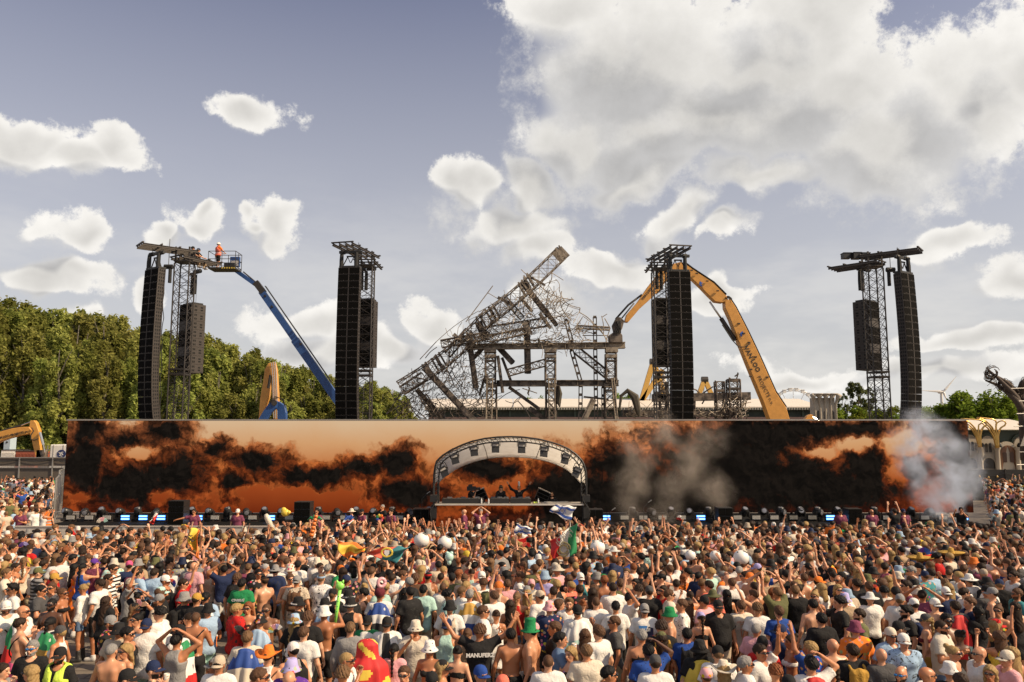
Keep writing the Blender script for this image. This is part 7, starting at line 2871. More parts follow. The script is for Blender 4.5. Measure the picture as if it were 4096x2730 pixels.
def make_person(loc, rz, height, spec, name='person'):
 """spec: sex, arms, legs, top=(colour,type,pattern), bottom=(colour,type), head=(colour,type), extras"""
 sex, arms, legs = spec['sex'], spec['arms'], spec.get('legs', 'stand')
 root = empty(name, loc, rz)
 s = height / 1.755
 w = spec.get('wide', 1.0)
 root.scale = (s * w, s * w, s)
 dress_part('body', pmesh(('body', sex, arms, legs), 'body', lambda: raw_body(sex, arms, legs), PM['skin'], True), root, spec['skin'])
 tp = spec['top']
 if tp:
  c, ty, pat = tp
  dress_part({'t': 'tshirt', 'l': 'shirt', 'v': 'tank_top', 'k': 'bikini_top', 'd': 'dress', 'j': 'shirt', 'c': 'crop_top'}[ty], pmesh(('top', ty, sex, arms), 'top', lambda: raw_top(ty, sex, arms), PM['cloth']), root, COLS[c], PM[pat] if pat else None)
 bt = spec['bottom']
 if bt and not (tp and tp[1] == 'd'):
  c, ty = bt
  dress_part({'sh': 'shorts', 'ss': 'shorts', 'sk': 'skirt', 'tr': 'trousers', 'br': 'briefs'}[ty], pmesh(('bot', ty, sex, legs), 'bottom', lambda: raw_bottom(ty, sex, legs), PM['pants']), root, COLS[c])
 boot = 'boots' in spec['x']
 dress_part('shoes', pmesh(('shoe', legs, boot), 'shoes', lambda: raw_shoes(legs, boot), SHOE), root, (1, 1, 1), SHOEB if boot or 'bshoe' in spec['x'] else None)
 hc, ht = spec['head']
 hairc = spec.get('hairc', 'hair')
 if ht in HAT_NAMES:
  hr = 'l' if 'long' in spec['x'] else ('p' if 'tail' in spec['x'] else ('a' if 'bob' in spec['x'] else 'z'))
  dress_part('hair', pmesh(('hair', hr), 'hair', lambda: raw_hair(hr), PM['hair']), root, COLS[hairc])
  pat = spec.get('hatpat')
  dress_part('hat', pmesh(('hat', ht), 'hat', lambda: raw_hat(ht), PM['cloth']), root, COLS[hc], PM[pat] if pat else None)
 elif ht != 'bald':
  dress_part('hair', pmesh(('hair', ht), 'hair', lambda: raw_hair(ht), PM['hair']), root, COLS[hc])
 if 'beard' in spec['x']:
  dress_part('beard', pmesh(('beard',), 'beard', raw_beard, PM['hair']), root, COLS[hairc if ht in HAT_NAMES or ht == 'bald' else hc])
 if 'sg' in spec['x'] or 'bsg' in spec['x']:
  dress_part('sunglasses', pmesh(('misc', 'glasses'), 'sunglasses', lambda: raw_misc('glasses'), SHADES), root, (1, 1, 1), SHADESB if 'bsg' in spec['x'] else None)
 for kx, c in spec.get('wear', []):
  if kx == 'pack':
   dress_part('backpack', pmesh(('misc', 'pack'), 'backpack', lambda: raw_misc('pack'), PM['cloth']), root, COLS[c])
  elif kx in ('sling', 'string'):
   o = dress_part('shoulder_bag', pmesh(('misc', kx), 'shoulder_bag', lambda: raw_misc(kx), PM['pants']), root, COLS[c])
  elif kx == 'cape':
   cols = c.split('/')
   vert = cols[0] == '|'
   if vert:
    cols = cols[1:]
   key = ('cape',) + tuple(c.split('/'))
   if key not in MESHES:
    v, f = raw_cape()
    k = len(f)
    ij = np.arange(k)
    frac = (ij % 28) / 28 if vert else (ij // 28) / 14
    mi = np.minimum((frac * len(cols)).astype(int), len(cols) - 1)
    MESHES[key] = arrays_mesh('flag_cape', v, f, [mat('flag_' + x, COLS[x], 0.7, scale=5) for x in cols], True, None, mi)
   o = link('flag_cape', MESHES[key], root)
   so = o.modifiers.new('thickness', 'SOLIDIFY')
   so.thickness = 0.006
  elif kx == 'vest':
   dress_part('safety_vest', pmesh(('top', 'vest', sex), 'safety_vest', lambda: raw_vest(sex), PM['cloth']), root, COLS[c])
   q = MB()
   for zz in (1.02, 1.14):
    q.lathe([(.232, zz), (.232, zz + .045)], 20, (0, .0, 0), 1.0, .78)
   b = q.obj('reflective_band', mat('reflective_grey', (.45, .45, .44), .4), root)
 return root
def raw_vest(sex):
 def mk():
  T = torso_prims(sex)
  def fn(X, Y, Z):
   d = union(T, X, Y, Z, .05, .045)
   d = smin(d, eval_rc(rc((0, 0, .92), (0, 0, 1.25), .215, .20, .76), X, Y, Z), .05) + folds(X, Y, Z)
   d = np.maximum(d, np.where(Z > 1.33, np.abs(X) - .155, -1))
   d = np.maximum(d, -(np.sqrt(X ** 2 + (Y - .05) ** 2 + (Z - 1.52) ** 2) - .11))
   d = np.maximum(d, np.where(Y > .05, (.012 + .10 * np.clip(Z - 1.22, 0, 1)) - np.abs(X), -1))
   return np.maximum(d, .88 - Z)
  return surface_net(fn, (-.34, -.30, .80), (.34, .34, 1.56), .02)
 return raw(('vest', sex), mk)
# ------------------------------------------------------------------ people: who stands where
# one row per person: sex, head-top x y (in one of four enlarged strips of the photo), top, head, facing, arms, bottom, extras
STRIP0 = """
m 505 1270 black.t black.cap F d black.tr beard vest:hiviz
m 275 1210 black.t greyh.s F d black.tr beard bsg
f 262 1415 black.v blond.l L d black.sh sg
f 25 1400 grey.t hair.s R m black.sh
m 940 1230 bare greyh.z B d black.sh
f 1052 1240 white.k blond.a FL k denim.ss sg
h 1218 1035 white.t navy.capb B d mint.sh
m 1335 935 white.t black_hair.c L c black.sh cape:white/dgreen sg
m 1085 1090 black.v black_hair.s R d black.sh sg
m 1000 1072 beige.t black.buck B d black.sh spots
m 930 1005 black.j.floral grey.cap R c black.sh beard
f 1148 985 white.v black_hair.b FL d black.sh sg
f 505 1090 white.v dgrey.cap L d black.sh
m 428 1012 white.t black_hair.p B d black.sh cape:green/mustard/red dark
m 178 1022 bare hair.s BR m dpink.sk sling:black
m 435 858 bare black_hair.z F d black.sh beard sg dark
f 517 772 black.k brown.b R d black.sh sg
m 345 750 dgrey.t black_hair.s R c black.sh sg
m 442 730 cream.j.palm brown.s F d black.sh sg
m 105 737 white.t black_hair.q FL d black.sh sg brown
m 200 915 white.t bald R c black.sh cape:green/red sg
m 55 882 white.j white.cap FR c black.sh beard sling:black
m 62 612 cream.t lbrown.s R m beige.sh
m 322 605 grey.t.stripe olive.cap BR s black.sh
m 460 652 black.v mustard.cap BR s black.sh
f 738 735 white.l blond.b L d denim.ss sg boots
f 890 706 black.v brown.l B d denim.tr
f 888 842 black.t dbrown.l B d black.sh
m 800 702 white.t hair.s L k black.sh
m 902 662 white.l.stripe hair.s R k beige.sh sg
m 1092 696 grey.t beige.cap R r black.sh
m 1172 612 lblue.j hair.s BR k black.sh
m 1292 610 lblue.j hair.s B d navy.sh
m 1386 668 black.v white.cap R k black.sh
m 1348 766 black.t mint.cap BR d black.sh long
m 1332 827 beige.t grey.cap L q black.sh beard sg
f 1130 902 black.k black.cap R d black.sh bob
f 1160 806 black.t black_hair.b B h black.sh
m 1536 697 red.t hair.s R l black.sh sg pack:black
m 1565 812 black.t grey.buck BR c black.sh pack:black
m 1640 812 black.t mustard.cap B d black.sh
m 1712 812 lblue.t black_hair.s B d black.sh cape:white/white/orange
m 1730 906 lblue.t black.buck BL k mint.sh
m 1640 972 bare brown.z B c black.sh string:black
f 1592 977 white.v hair.b L m black.sh sg
m 1500 1082 white.t black.cap L d black.sh cape:green/white/red
m 1482 1152 grey.v black_hair.s B h black.sh
m 1288 1382 black.v navy.cap R m black.sh pack:dgrey beard
m 1072 1452 white.t black.cap R c black.sh
m 1838 1335 white.t beige.capb B d black.sh
f 1800 1362 grey.t grey.cap L d black.sh bob
m 2072 1130 cream.t lbrown.s B d black.sh cape:blue/cream/mustard
m 1985 902 red.j.palm blond.s BR k beige.sh sg
f 2075 892 black.k red_hair.a F c black.ss sg
m 2027 697 green.t black_hair.s B d black.sh jersey
m 1987 655 black.j.palm brown.c B d black.sh
m 1985 537 black.t hair.c L d black.sh sg sling:dgrey
f 1797 555 beige.d brown.l R k beige.sk sg sling:brown
f 1865 577 white.c lbrown.l BR c white.ss boots
m 1600 552 grey.t hair.s B r black.sh
f 1716 482 cream.c.floral hair.l B d black.sk
m 1425 520 navy.t hair.s BR k black.sh pack:navy
m 662 402 bare blond.z R k black.sh sg
m 792 530 wine.t purple.cap B d beige.sh
m 950 577 white.j.stripe hair.s R k beige.sh sg
m 1037 420 dgreen.t brown.cap B d black.sh pack:black
m 1092 546 navy.t dpink.cap BL d black.sh
m 1150 536 tan.t grey.buck B d black.sh
f 1226 505 bare blond.l B d black.sh
m 1312 522 grey.t olive.buck B d black.sh
m 312 520 mint.t lbrown.z B d black.sh sling:black
m 372 537 mint.t.stripe hair.s B d black.sh
f 202 512 coral.d brown.l B d black.sh
m 116 412 white.t hair.s R c black.sh pack:black
m 248 415 red.t hair.cap B d black.sh cape:red/red
m 696 272 black.t hair.s L d black.sh
f 397 377 pink.v blond.a F d black.sh sg
f 302 337 tan.k blond.l B d black.sh
"""
STRIP1 = """
m 107 1250 white.v orange.cow B d black.sh sling:brown
m 312 1226 grey.v white.cap BL d black.sh pack:black beard
m 402 1092 white.t brown.s B d black.sh
m 432 977 black.t brown.c B d black.sh
f 327 992 black.t lblue.buck B d black.sh long hatfloral
m 572 926 bare white.buck B q black.sh
m 790 1056 grey.l lbrown.s B d black.sh
m 936 1006 green.t black.capb B d black.sh cape:white/green/green
m 1096 1016 white.t black.capb B d black.sh cape:|/white/white/black/white/black
m 762 1306 white.j blond.z R m beige.sh sg
m 727 1432 tan.t lbrown.c B d black.sh
m 290 1376 purple.j.floral lilac.buck B d black.sh hatfloral
m 288 1446 purple.j.floral bald B d black.sh
m 38 1442 beige.t brown.s R d black.sh sg
f 46 987 bare black.buck B d black.sh hatfloral cape:lblue/cream
f 1157 1232 pink.t black_hair.p B d black.sh
m 1336 1047 cream.j cream.buck F m beige.tr sg
f 1452 1216 black.k white.buck F d black.br sg spots
f 1237 1426 brown.v brown.s F d black.sh sg
f 1560 1376 black.k black.cap R d black.sh long
f 1472 1477 black.t black.beanie B d black.sh
m 1597 1031 mint.v navy.capb B d black.sh
m 1872 1082 black.t brown.c B v black.sh
m 1880 1422 dgrey.t blue.cap FR d black.sh sg
m 2062 1502 black.t coral.cap B d black.sh
f 1686 1252 black.k black_hair.b B d black.ss
f 1770 1107 tan.v brown.p B d black.sh
f 1987 962 white.v dbrown.b B c white.sk
m 1926 912 white.t brown.s R c black.sh sg
m 1990 797 white.t brown.s BL d black.sh
f 1840 807 cream.j blond.b R o beige.sk
m 1792 782 white.t greyh.s B d black.sh cape:mustard/white/blue/white
m 1622 882 white.t black.buck B d black.sh pack:beige
m 1608 792 mint.j.palm black_hair.c R d beige.sh sg brown
m 1566 727 white.t brown.z B d black.sh
m 1402 747 mint.j black_hair.s B d beige.tr
f 1246 772 dbrown.d.floral black_hair.l B d black.sh
m 1037 772 white.t maroon.turb B d white.tr cape:blue/white/black/red
f 1092 727 black.v blond.s B v black.sh
m 897 772 brown.v black_hair.s L c black.sh sg
f 908 732 white.v blond.b B d denim.ss
m 792 857 black.v black.buck B d black.sh canada
m 772 792 black.t black.buck BL d black.sh canada
m 577 862 grey.v black.buck B d black.sh pack:denim canada
f 357 852 black.t black.buck R d black.sh canada
m 642 782 black.t black.cap B d black.sh
m 547 662 white.j.palm lblue.band B d white.sh
m 602 577 cream.j.palm greyh.s B d beige.sh
m 342 672 beige.t.palm grey.capb B d beige.sh pack:brown
m 287 657 tan.v brown.s FR c beige.sh sg
m 352 547 white.t black.cap B d beige.sh
m 285 577 cream.j.palm cream.buck BL d beige.sh hatfloral
m 512 522 white.t cream.buck B d black.sh sling:brown
m 72 682 bare brown.band BL d black.sh
m 82 907 bare brown.z F m black.sh sg brown
m 22 617 black.j.floral black_hair.s FR d black.sh sg
f 82 572 tan.v silver.p R d black.sh
m 165 582 navy.j.palm grey.straw B d black.sh
m 766 472 bare black.cap B v black.sh brown
m 622 457 bare hair.s BL u black.sh
m 502 437 white.t hair.s B d black.sh
m 757 667 black.j.floral navy.cap B r black.sh
m 1780 472 white.t purple.cap B d black.sh
m 1642 652 olive.t black.cap B d black.sh
m 1744 657 beige.l brown.capb B d beige.sh
m 1888 637 white.t white.capb B d black.sh
m 1972 707 olive.j.palm hair.s B d black.sh pack:olive
m 2102 702 pink.t brown.s B d black.sh sling:black
m 1572 587 bare blond.z BR d black.sh
m 1430 647 beige.v red.band B d black.sh
m 1342 657 brown.j.leopard brown.c B d black.sh
f 2122 872 brown.d.leopard hair.l B d black.sh
m 985 572 black.t black.cap B u black.sh
m 1202 557 black.t hair.s R d black.sh beard
m 1232 627 white.t brown.s R l black.sh sg
"""
STRIP2 = """
m 302 1326 white.t brown.z B d black.sh print
m 622 1241 cream.t lbrown.s B d beige.sh
f 482 1256 black.d.floral blond.a FL k black.sh
m 412 1146 denim.t black_hair.s R m black.sh
m 812 1421 black.t black_hair.s R d black.sh sg
m 716 1086 white.t brown.q BL d black.sh
m 852 1006 dgrey.t brown.s L q khaki.sh sg
f 612 1116 tan.d brown.l B d tan.sk
m 170 1076 bare pink.cap L c black.sh
m 128 987 bare green.tall L d black.sh
m 352 1051 black.t brown.s L d black.sh
m 20 1112 bare black_hair.s B d black.sh
m 547 916 white.t black.capb B d black.sh cape:white/white/mint/teal/red
m 692 841 white.t brown.z B d black.sh
m 476 856 white.j.leopard lbrown.q F d black.sh beard
f 397 866 black.k brown.l R d black.sh
m 312 886 navy.j.floral pink.buck B d black.sh hatfloral
m 232 796 white.t beige.cap BL r black.sh
f 127 757 black.k grey.cow B d black.sh long
m 866 881 white.t black_hair.s B d black.sh
m 985 812 white.t black.cap R o black.sh
m 1107 906 white.t grey.capb B d black.sh print
m 1146 757 black.c dgrey.cap B d black.sh
m 1082 1116 black.k greyh.s B d black.sh
m 1246 1051 black.l dbrown.c B c black.sh pack:mustard
f 1250 1141 tan.k olive.beanie B d black.sh long sling:black
m 1137 1236 blue.j.leopard black_hair.s B o black.sh dark
m 1197 1331 white.t dgrey.cap B d black.sh print
m 1315 936 bare green.buck L d black.sh sg
m 1416 866 white.l.palm brown.s L d white.sh
f 1482 861 cream.t black.beanie B d black.sh hatleopard long
f 1580 976 black.k lilac.cap B d black.sh tail
m 1597 836 pink.t black.cap BL d black.sh
m 1462 1106 blue.t black_hair.s B d black.sh pack:black
m 1592 1221 black.t black.buck B d black.sh cape:yellow/yellow/blue/red long
m 1692 1246 white.j.leopard black.cap B d black.sh
h 1722 876 black.t black.cap F d beige.sh sg beard
m 1912 876 cream.t brown.s B d brown.sh print
m 2050 902 white.t lbrown.c B d black.sh
m 2042 1066 pink.j greyh.z BR d black.sh
m 1890 1326 white.t greyh.s R d black.sh sg
f 1827 1386 white.t cream.cow B d black.sh long
m 2077 1241 white.t hair.s FR l black.sh sg
m 2092 1176 red.t black.cap B d black.sh
f 1622 1441 black.t pink.beanie B d black.sh hatfloral
m 1642 711 coral.t hair.s BL c black.sh
f 1590 666 white.c black_hair.p B p black.ss
f 1430 656 orange.t red_hair.p B d black.sh
m 1372 701 white.t hair.s B d black.sh
m 1317 786 cream.t brown.s R d black.sh sling:black sg
m 1246 657 black.v black.band L d black.sh sg
m 1182 581 black.t brown.s BR d black.sh
m 1317 580 white.t brown.s B g black.sh
m 906 696 olive.t brown.s B d black.sh
m 772 667 bare red_hair.s B d black.sh string:blue
m 1062 751 white.t dbrown.c B u black.sh
m 1077 602 black.v hair.s BR r black.sh beard
m 557 647 teal.v white.capb B d black.sh
f 490 667 black.t brown.a B d black.sh
m 312 612 olive.t hair.s B d black.sh pack:olive
m 162 702 cream.t pink.cap B d black.sh
m 347 761 grey.t hair.s B d black.sh
m 567 746 black.j.floral hair.s B d black.sh
f 682 747 beige.v brown.l L d black.sh sg
f 597 872 beige.v red_hair.b B d black.sh
m 2062 642 white.t hair.s L d black.sh
m 1957 637 white.t hair.s L q black.sh sg
m 1837 691 white.t brown.s B d black.sh string:black
f 1792 787 black.v black_hair.l B d black.sh
m 1762 582 white.t lbrown.s B o black.sh
m 1682 577 white.v hair.s B d black.sh
m 1942 522 bare brown.s BL d black.sh beard
m 2050 572 yellow.t lilac.cap BL d black.sh
m 62 637 white.t brown.s L d black.sh sg
"""
STRIP3 = """
m 357 1346 white.t black_hair.q B o black.sh cape:red/yellow/red
f 57 1416 pink.k red_hair.c B d dpink.ss
m 170 1502 black.t black.capb B d black.sh
f 542 1401 black.v hair.p B d black.sh
m 347 1216 blue.j.floral blond.s BL l beige.sh
f 187 1161 white.k hair.b L u dpink.ss
m 537 1191 bare bald B d black.sh sg
m 702 1236 black.t hair.s B d black.sh pack:mustard
m 727 1051 orange.j.floral wine.buck B d black.sh sling:black
m 442 981 black.j black_hair.s B d black.sh
m 372 866 bare black_hair.s B d black.sh
m 592 841 black.j.palm black_hair.c L q black.sh
m 757 946 olive.j.palm hair.s L d black.sh beard
m 102 1076 navy.t navy.capb R m black.sh
m 87 921 blue.t brown.s B d olive.sh
m 292 756 lblue.t hair.q R d olive.sh
f 357 791 pink.k blond.b FL d black.ss sg
m 422 681 black.v orange.cap R d black.sh
f 587 746 lilac.k blond.a F d black.sh sg
m 652 756 beige.t bald B d black.sh
m 638 821 tan.t lilac.buck B d black.sh hatfloral
h 842 721 black.t brown.s B d cream.sh
f 952 691 tan.k brown.l R d white.ss
f 1002 671 tan.k blond.l B d white.ss
h 1102 826 white.t grey.cap BR d black.sh
m 1217 861 white.t white.cap B d black.sh
m 1152 921 black.t black_hair.q L d black.sh beard sg pack:navy
m 1092 1051 black.t black.cap R d black.sh
m 1022 1106 lblue.j cream.capb F d black.sh sg
m 1132 1156 lblue.j.palm white.cap F k beige.sh sg
m 942 1271 dgrey.t bald B d black.sh
m 1107 1421 black.t bald FL d black.sh bsg beard
m 1327 1426 white.t bald R d black.sh sg
f 1316 991 maroon.k dgrey.cap BL k mustard.ss tail
m 1392 861 bare white.capb B d black.sh sling:black
h 1447 1041 cream.j hair.z FR c denim.sh beard sg
m 1492 986 bare black_hair.s F d black.sh beard sg sling:black brown
f 1597 1121 red.k black_hair.b B d black.ss dark
f 1547 1256 dgrey.v blond.b FR d black.sh sg
m 1762 1256 white.t bald L d black.sh sg
f 1512 1391 black.t white.buck B d black.sh
f 1602 1481 black.t dbrown.l B d black.sh
f 1852 1416 black.v blond.l FL d black.sh sg
m 1992 1296 pink.t cream.cap L d black.sh sg
f 2030 1262 white.k blond.l B d black.sh
f 1927 1131 yellow.v brown.l B p black.ss
f 1907 1036 black.v red.cap R r black.sh bob
f 1742 926 black.t black_hair.l B c black.sh
m 1692 851 navy.t brown.s L c black.sh
m 1832 756 dgrey.t black.cap B d black.sh
m 1862 767 dgrey.v grey.cap BL d black.sh
h 1932 701 black.t navy.cap BR d black.sh
m 2077 776 teal.t brown.s L d black.sh beard sg
f 2062 891 black.d hair.l B d black.sh
f 1922 911 black.d.floral brown.b FL d black.sh sg
m 1482 766 navy.t white.capb B d black.sh
m 1560 880 dgrey.t hair.s B d black.sh cape:red/red/mint
m 1702 661 white.t white.straw B d black.sh
m 1800 681 black.t black.buck B d black.sh
m 1642 771 white.t hair.s R d black.sh sg
m 1607 716 white.t bald B d black.sh
m 1242 761 tan.v cream.buck BL d black.sh
m 1152 711 white.v hair.s L r black.sh sg
h 1192 591 white.t greyh.s L d black.sh sg
m 1307 631 teal.j.floral navy.cap B d black.sh
m 1357 611 lblue.t hair.s B d black.sh
m 1482 696 mint.j.floral lbrown.s B d black.sh
m 737 696 black.t hair.s B r black.sh
m 612 641 bare black.cap L c black.sh
m 300 652 bare brown.s B u black.sh
m 145 622 black.t black.beanie B d black.sh
f 237 706 tan.k blond.l L o black.ss
m 832 661 navy.t olive.buck B d black.sh
f 1082 641 tan.k cream.buck B d black.sh
m 2052 631 white.t hair.s L d black.sh sg
m 1902 531 bare brown.s B d black.sh
m 1622 541 black.t bald F d black.sh sg
m 1266 480 white.t gold.somb B d black.sh
m 1526 440 dgrey.t gold.somb BL d black.sh
"""
ZS = 2.0908
FACE = dict(B=0, BL=42, L=88, FL=138, F=180, FR=-138, R=-88, BR=-42)
POSE_WORDS = dict(d='', u='both arms raised', v='arms flung wide overhead', r='one arm raised', l='one arm raised', p='holding both hands up', q='one hand held up', c='hands together in front', k='one hand held in front', m='hand at mouth',
                  h='hands on head', x='arms folded', s='one arm reaching out', t='one arm reaching out', a='hands on hips', g='both arms straight up', b='arms held forward', o='one hand on head', w='one arm raised')
FACE_WORDS = dict(B='seen from behind', BL='seen half from behind', L='turned left', FL='facing us half left', F='facing the camera', FR='facing us half right', R='turned right', BR='seen half from behind')
def parse_person(line, strip):
 f = line.split()
 sex, x, y = f[0], float(f[1]), float(f[2])
 tok = f[3].split('.')
 top = None if tok[0] == 'bare' else (tok[0], tok[1], tok[2] if len(tok) > 2 else None)
 hd = f[4].split('.')
 head = (hd[0], hd[1]) if len(hd) > 1 else ('hair', 'bald')
 bt = f[7].split('.')
 ex = f[8:]
 sp = dict(sex=sex, top=top, head=head, face=f[5], arms=f[6], bottom=(bt[0], bt[1]), x=[e for e in ex if ':' not in e], wear=[tuple(e.split(':', 1)) for e in ex if ':' in e])
 if 'hatfloral' in ex:
  sp['hatpat'] = 'floral'
 if 'hatleopard' in ex or 'spots' in ex:
  sp['hatpat'] = 'leopard'
 sp['u'] = 1024 * strip + x / ZS
 sp['v'] = 1980 + y / ZS
 return sp
def look(sp):
 """what sets this person apart, from the most telling detail down"""
 bits = []
 hc, ht = sp['head']
 if ht in HAT_NAMES:
  pre = {'floral': 'flower-print ', 'leopard': 'spotted '}.get(sp.get('hatpat'), '')
  if 'canada' in sp['x']:
   pre = 'CANADA-lettered '
  h = '%s%s %s' % (pre, cname(hc), HAT_NAMES[ht])
 elif ht == 'bald':
  h = 'bald head'
 else:
  h = '%s %s' % (cname(hc), HAIR_NAMES[ht])
 if sp['top']:
  c, ty, pat = sp['top']
  t = '%s%s %s' % (cname(c), {'floral': ' flowered', 'stripe': ' striped', 'leopard': ' spotted', 'palm': ' printed', 'check': ' checked'}.get(pat, ''), TOP_NAMES[ty])
 else:
  t = 'no shirt'
 for k, c in sp['wear']:
  if k == 'cape':
   cs = [cname(q) for q in dict.fromkeys(c.replace('|/', '').split('/'))]
   t = ' and '.join(cs) + ' flag over shoulders'
  elif k == 'pack':
   t += ', ' + cname(c) + ' backpack'
  elif k == 'vest':
   t = cname(c) + ' safety vest'
 return h, t
def build_people():
 P = []
 for k, st in enumerate((STRIP0, STRIP1, STRIP2, STRIP3)):
  for ln in st.strip().splitlines():
   P.append(parse_person(ln, k))
 g = random.Random(99)
 hat_h = dict(cap=.02, capb=.02, buck=.03, cow=.06, somb=.12, straw=.04, turb=.05, beanie=.02, tall=.18, band=.0)
 for sp in P:
  hgt = {'m': 1.78, 'f': 1.68, 'h': 1.82}[sp['sex']] + g.uniform(-.03, .03)
  sp['hgt'] = hgt
  p = onz(sp['u'], sp['v'], hgt + hat_h.get(sp['head'][1], .015))
  sp['loc'] = (p.x, p.y, 0.0)
  sp['wide'] = g.uniform(.95, 1.06)
 # nudge apart people whose feet fall on the same spot
 for it in range(3):
  for i, a in enumerate(P):
   for b in P[:i]:
    dx, dy = a['loc'][0] - b['loc'][0], a['loc'][1] - b['loc'][1]
    d = math.hypot(dx, dy)
    if d < .36:
     k = (.36 - d) / 2 / max(d, .05)
     a['loc'] = (a['loc'][0] + dx * k * .4, a['loc'][1] + (dy if abs(dy) > .02 else .05) * k, 0)
     b['loc'] = (b['loc'][0] - dx * k * .4, b['loc'][1] - (dy if abs(dy) > .02 else .05) * k, 0)
 # labels: look first, then pose, facing, then a neighbour that can be found
 for sp in P:
  h, t = look(sp)
  sp['h'], sp['t'] = h, t
  sp['l1'] = 'person with %s and %s' % (h, t)
  pw = POSE_WORDS[sp['arms']]
  if not pw:
   pw = FACE_WORDS[sp['face']]
  sp['l2'] = sp['l1'] + ', ' + pw
 from collections import Counter
 n1 = Counter(s['l1'] for s in P)
 n2 = Counter(s['l2'] for s in P)
 nh = Counter(s['h'] for s in P)
 nt = Counter(s['t'] for s in P)
 marks = []
 for s in P:
  if nh[s['h']] == 1:
   s['mark'] = s['h']
  elif nt[s['t']] == 1 and s['t'] != 'no shirt':
   s['mark'] = s['t']
  else:
   s['mark'] = None
 used = set()
 for s in P:
  lab = s['l1'] if n1[s['l1']] == 1 else (s['l2'] if n2[s['l2']] == 1 else None)
  if lab is None:
   near = sorted((q for q in P if q is not s and q['mark']), key=lambda q: math.hypot(q['u'] - s['u'], (q['v'] - s['v']) * 1.3))
   for q in near:
    dx, dy = s['u'] - q['u'], s['v'] - q['v']
    rel = ('right of' if dx > 0 else 'left of') if abs(dx) > abs(dy) else ('in front of' if dy > 0 else 'behind')
    c = '%s, %s the %s' % (s['l1'], rel, q['mark'])
    if c not in used and len(c.split()) <= 16:
     lab = c
     break
   lab = lab or s['l2']
  w = lab.replace('/', ' ').split()
  used.add(lab)
  s['label'] = ' '.join(w[:16])
 for sp in P:
  sp['skin'] = SKIN_DARK if 'dark' in sp['x'] else (SKIN_BROWN if 'brown' in sp['x'] else SKINS[g.randrange(6)])
  sp['hairc'] = 'blond' if sp['sex'] == 'f' and g.random() < .35 else g.choice(('hair', 'hair', 'brown', 'black_hair', 'lbrown'))
  rz = R(FACE[sp['face']] + g.uniform(-8, 8))
  if sp['face'] in ('B', 'BL', 'BR'):
   rz += math.atan2(sp['loc'][0], 60)
  o = make_person(sp['loc'], rz, sp['hgt'], sp)
  tag(o, sp['label'], 'person', 'people in the crowd')
  sp['obj'] = o
 return P
PEOPLE = build_people()
def find(strip, x, y):
 u, v = 1024 * strip + x / ZS, 1980 + y / ZS
 return min(PEOPLE, key=lambda s: math.hypot(s['u'] - u, s['v'] - v))
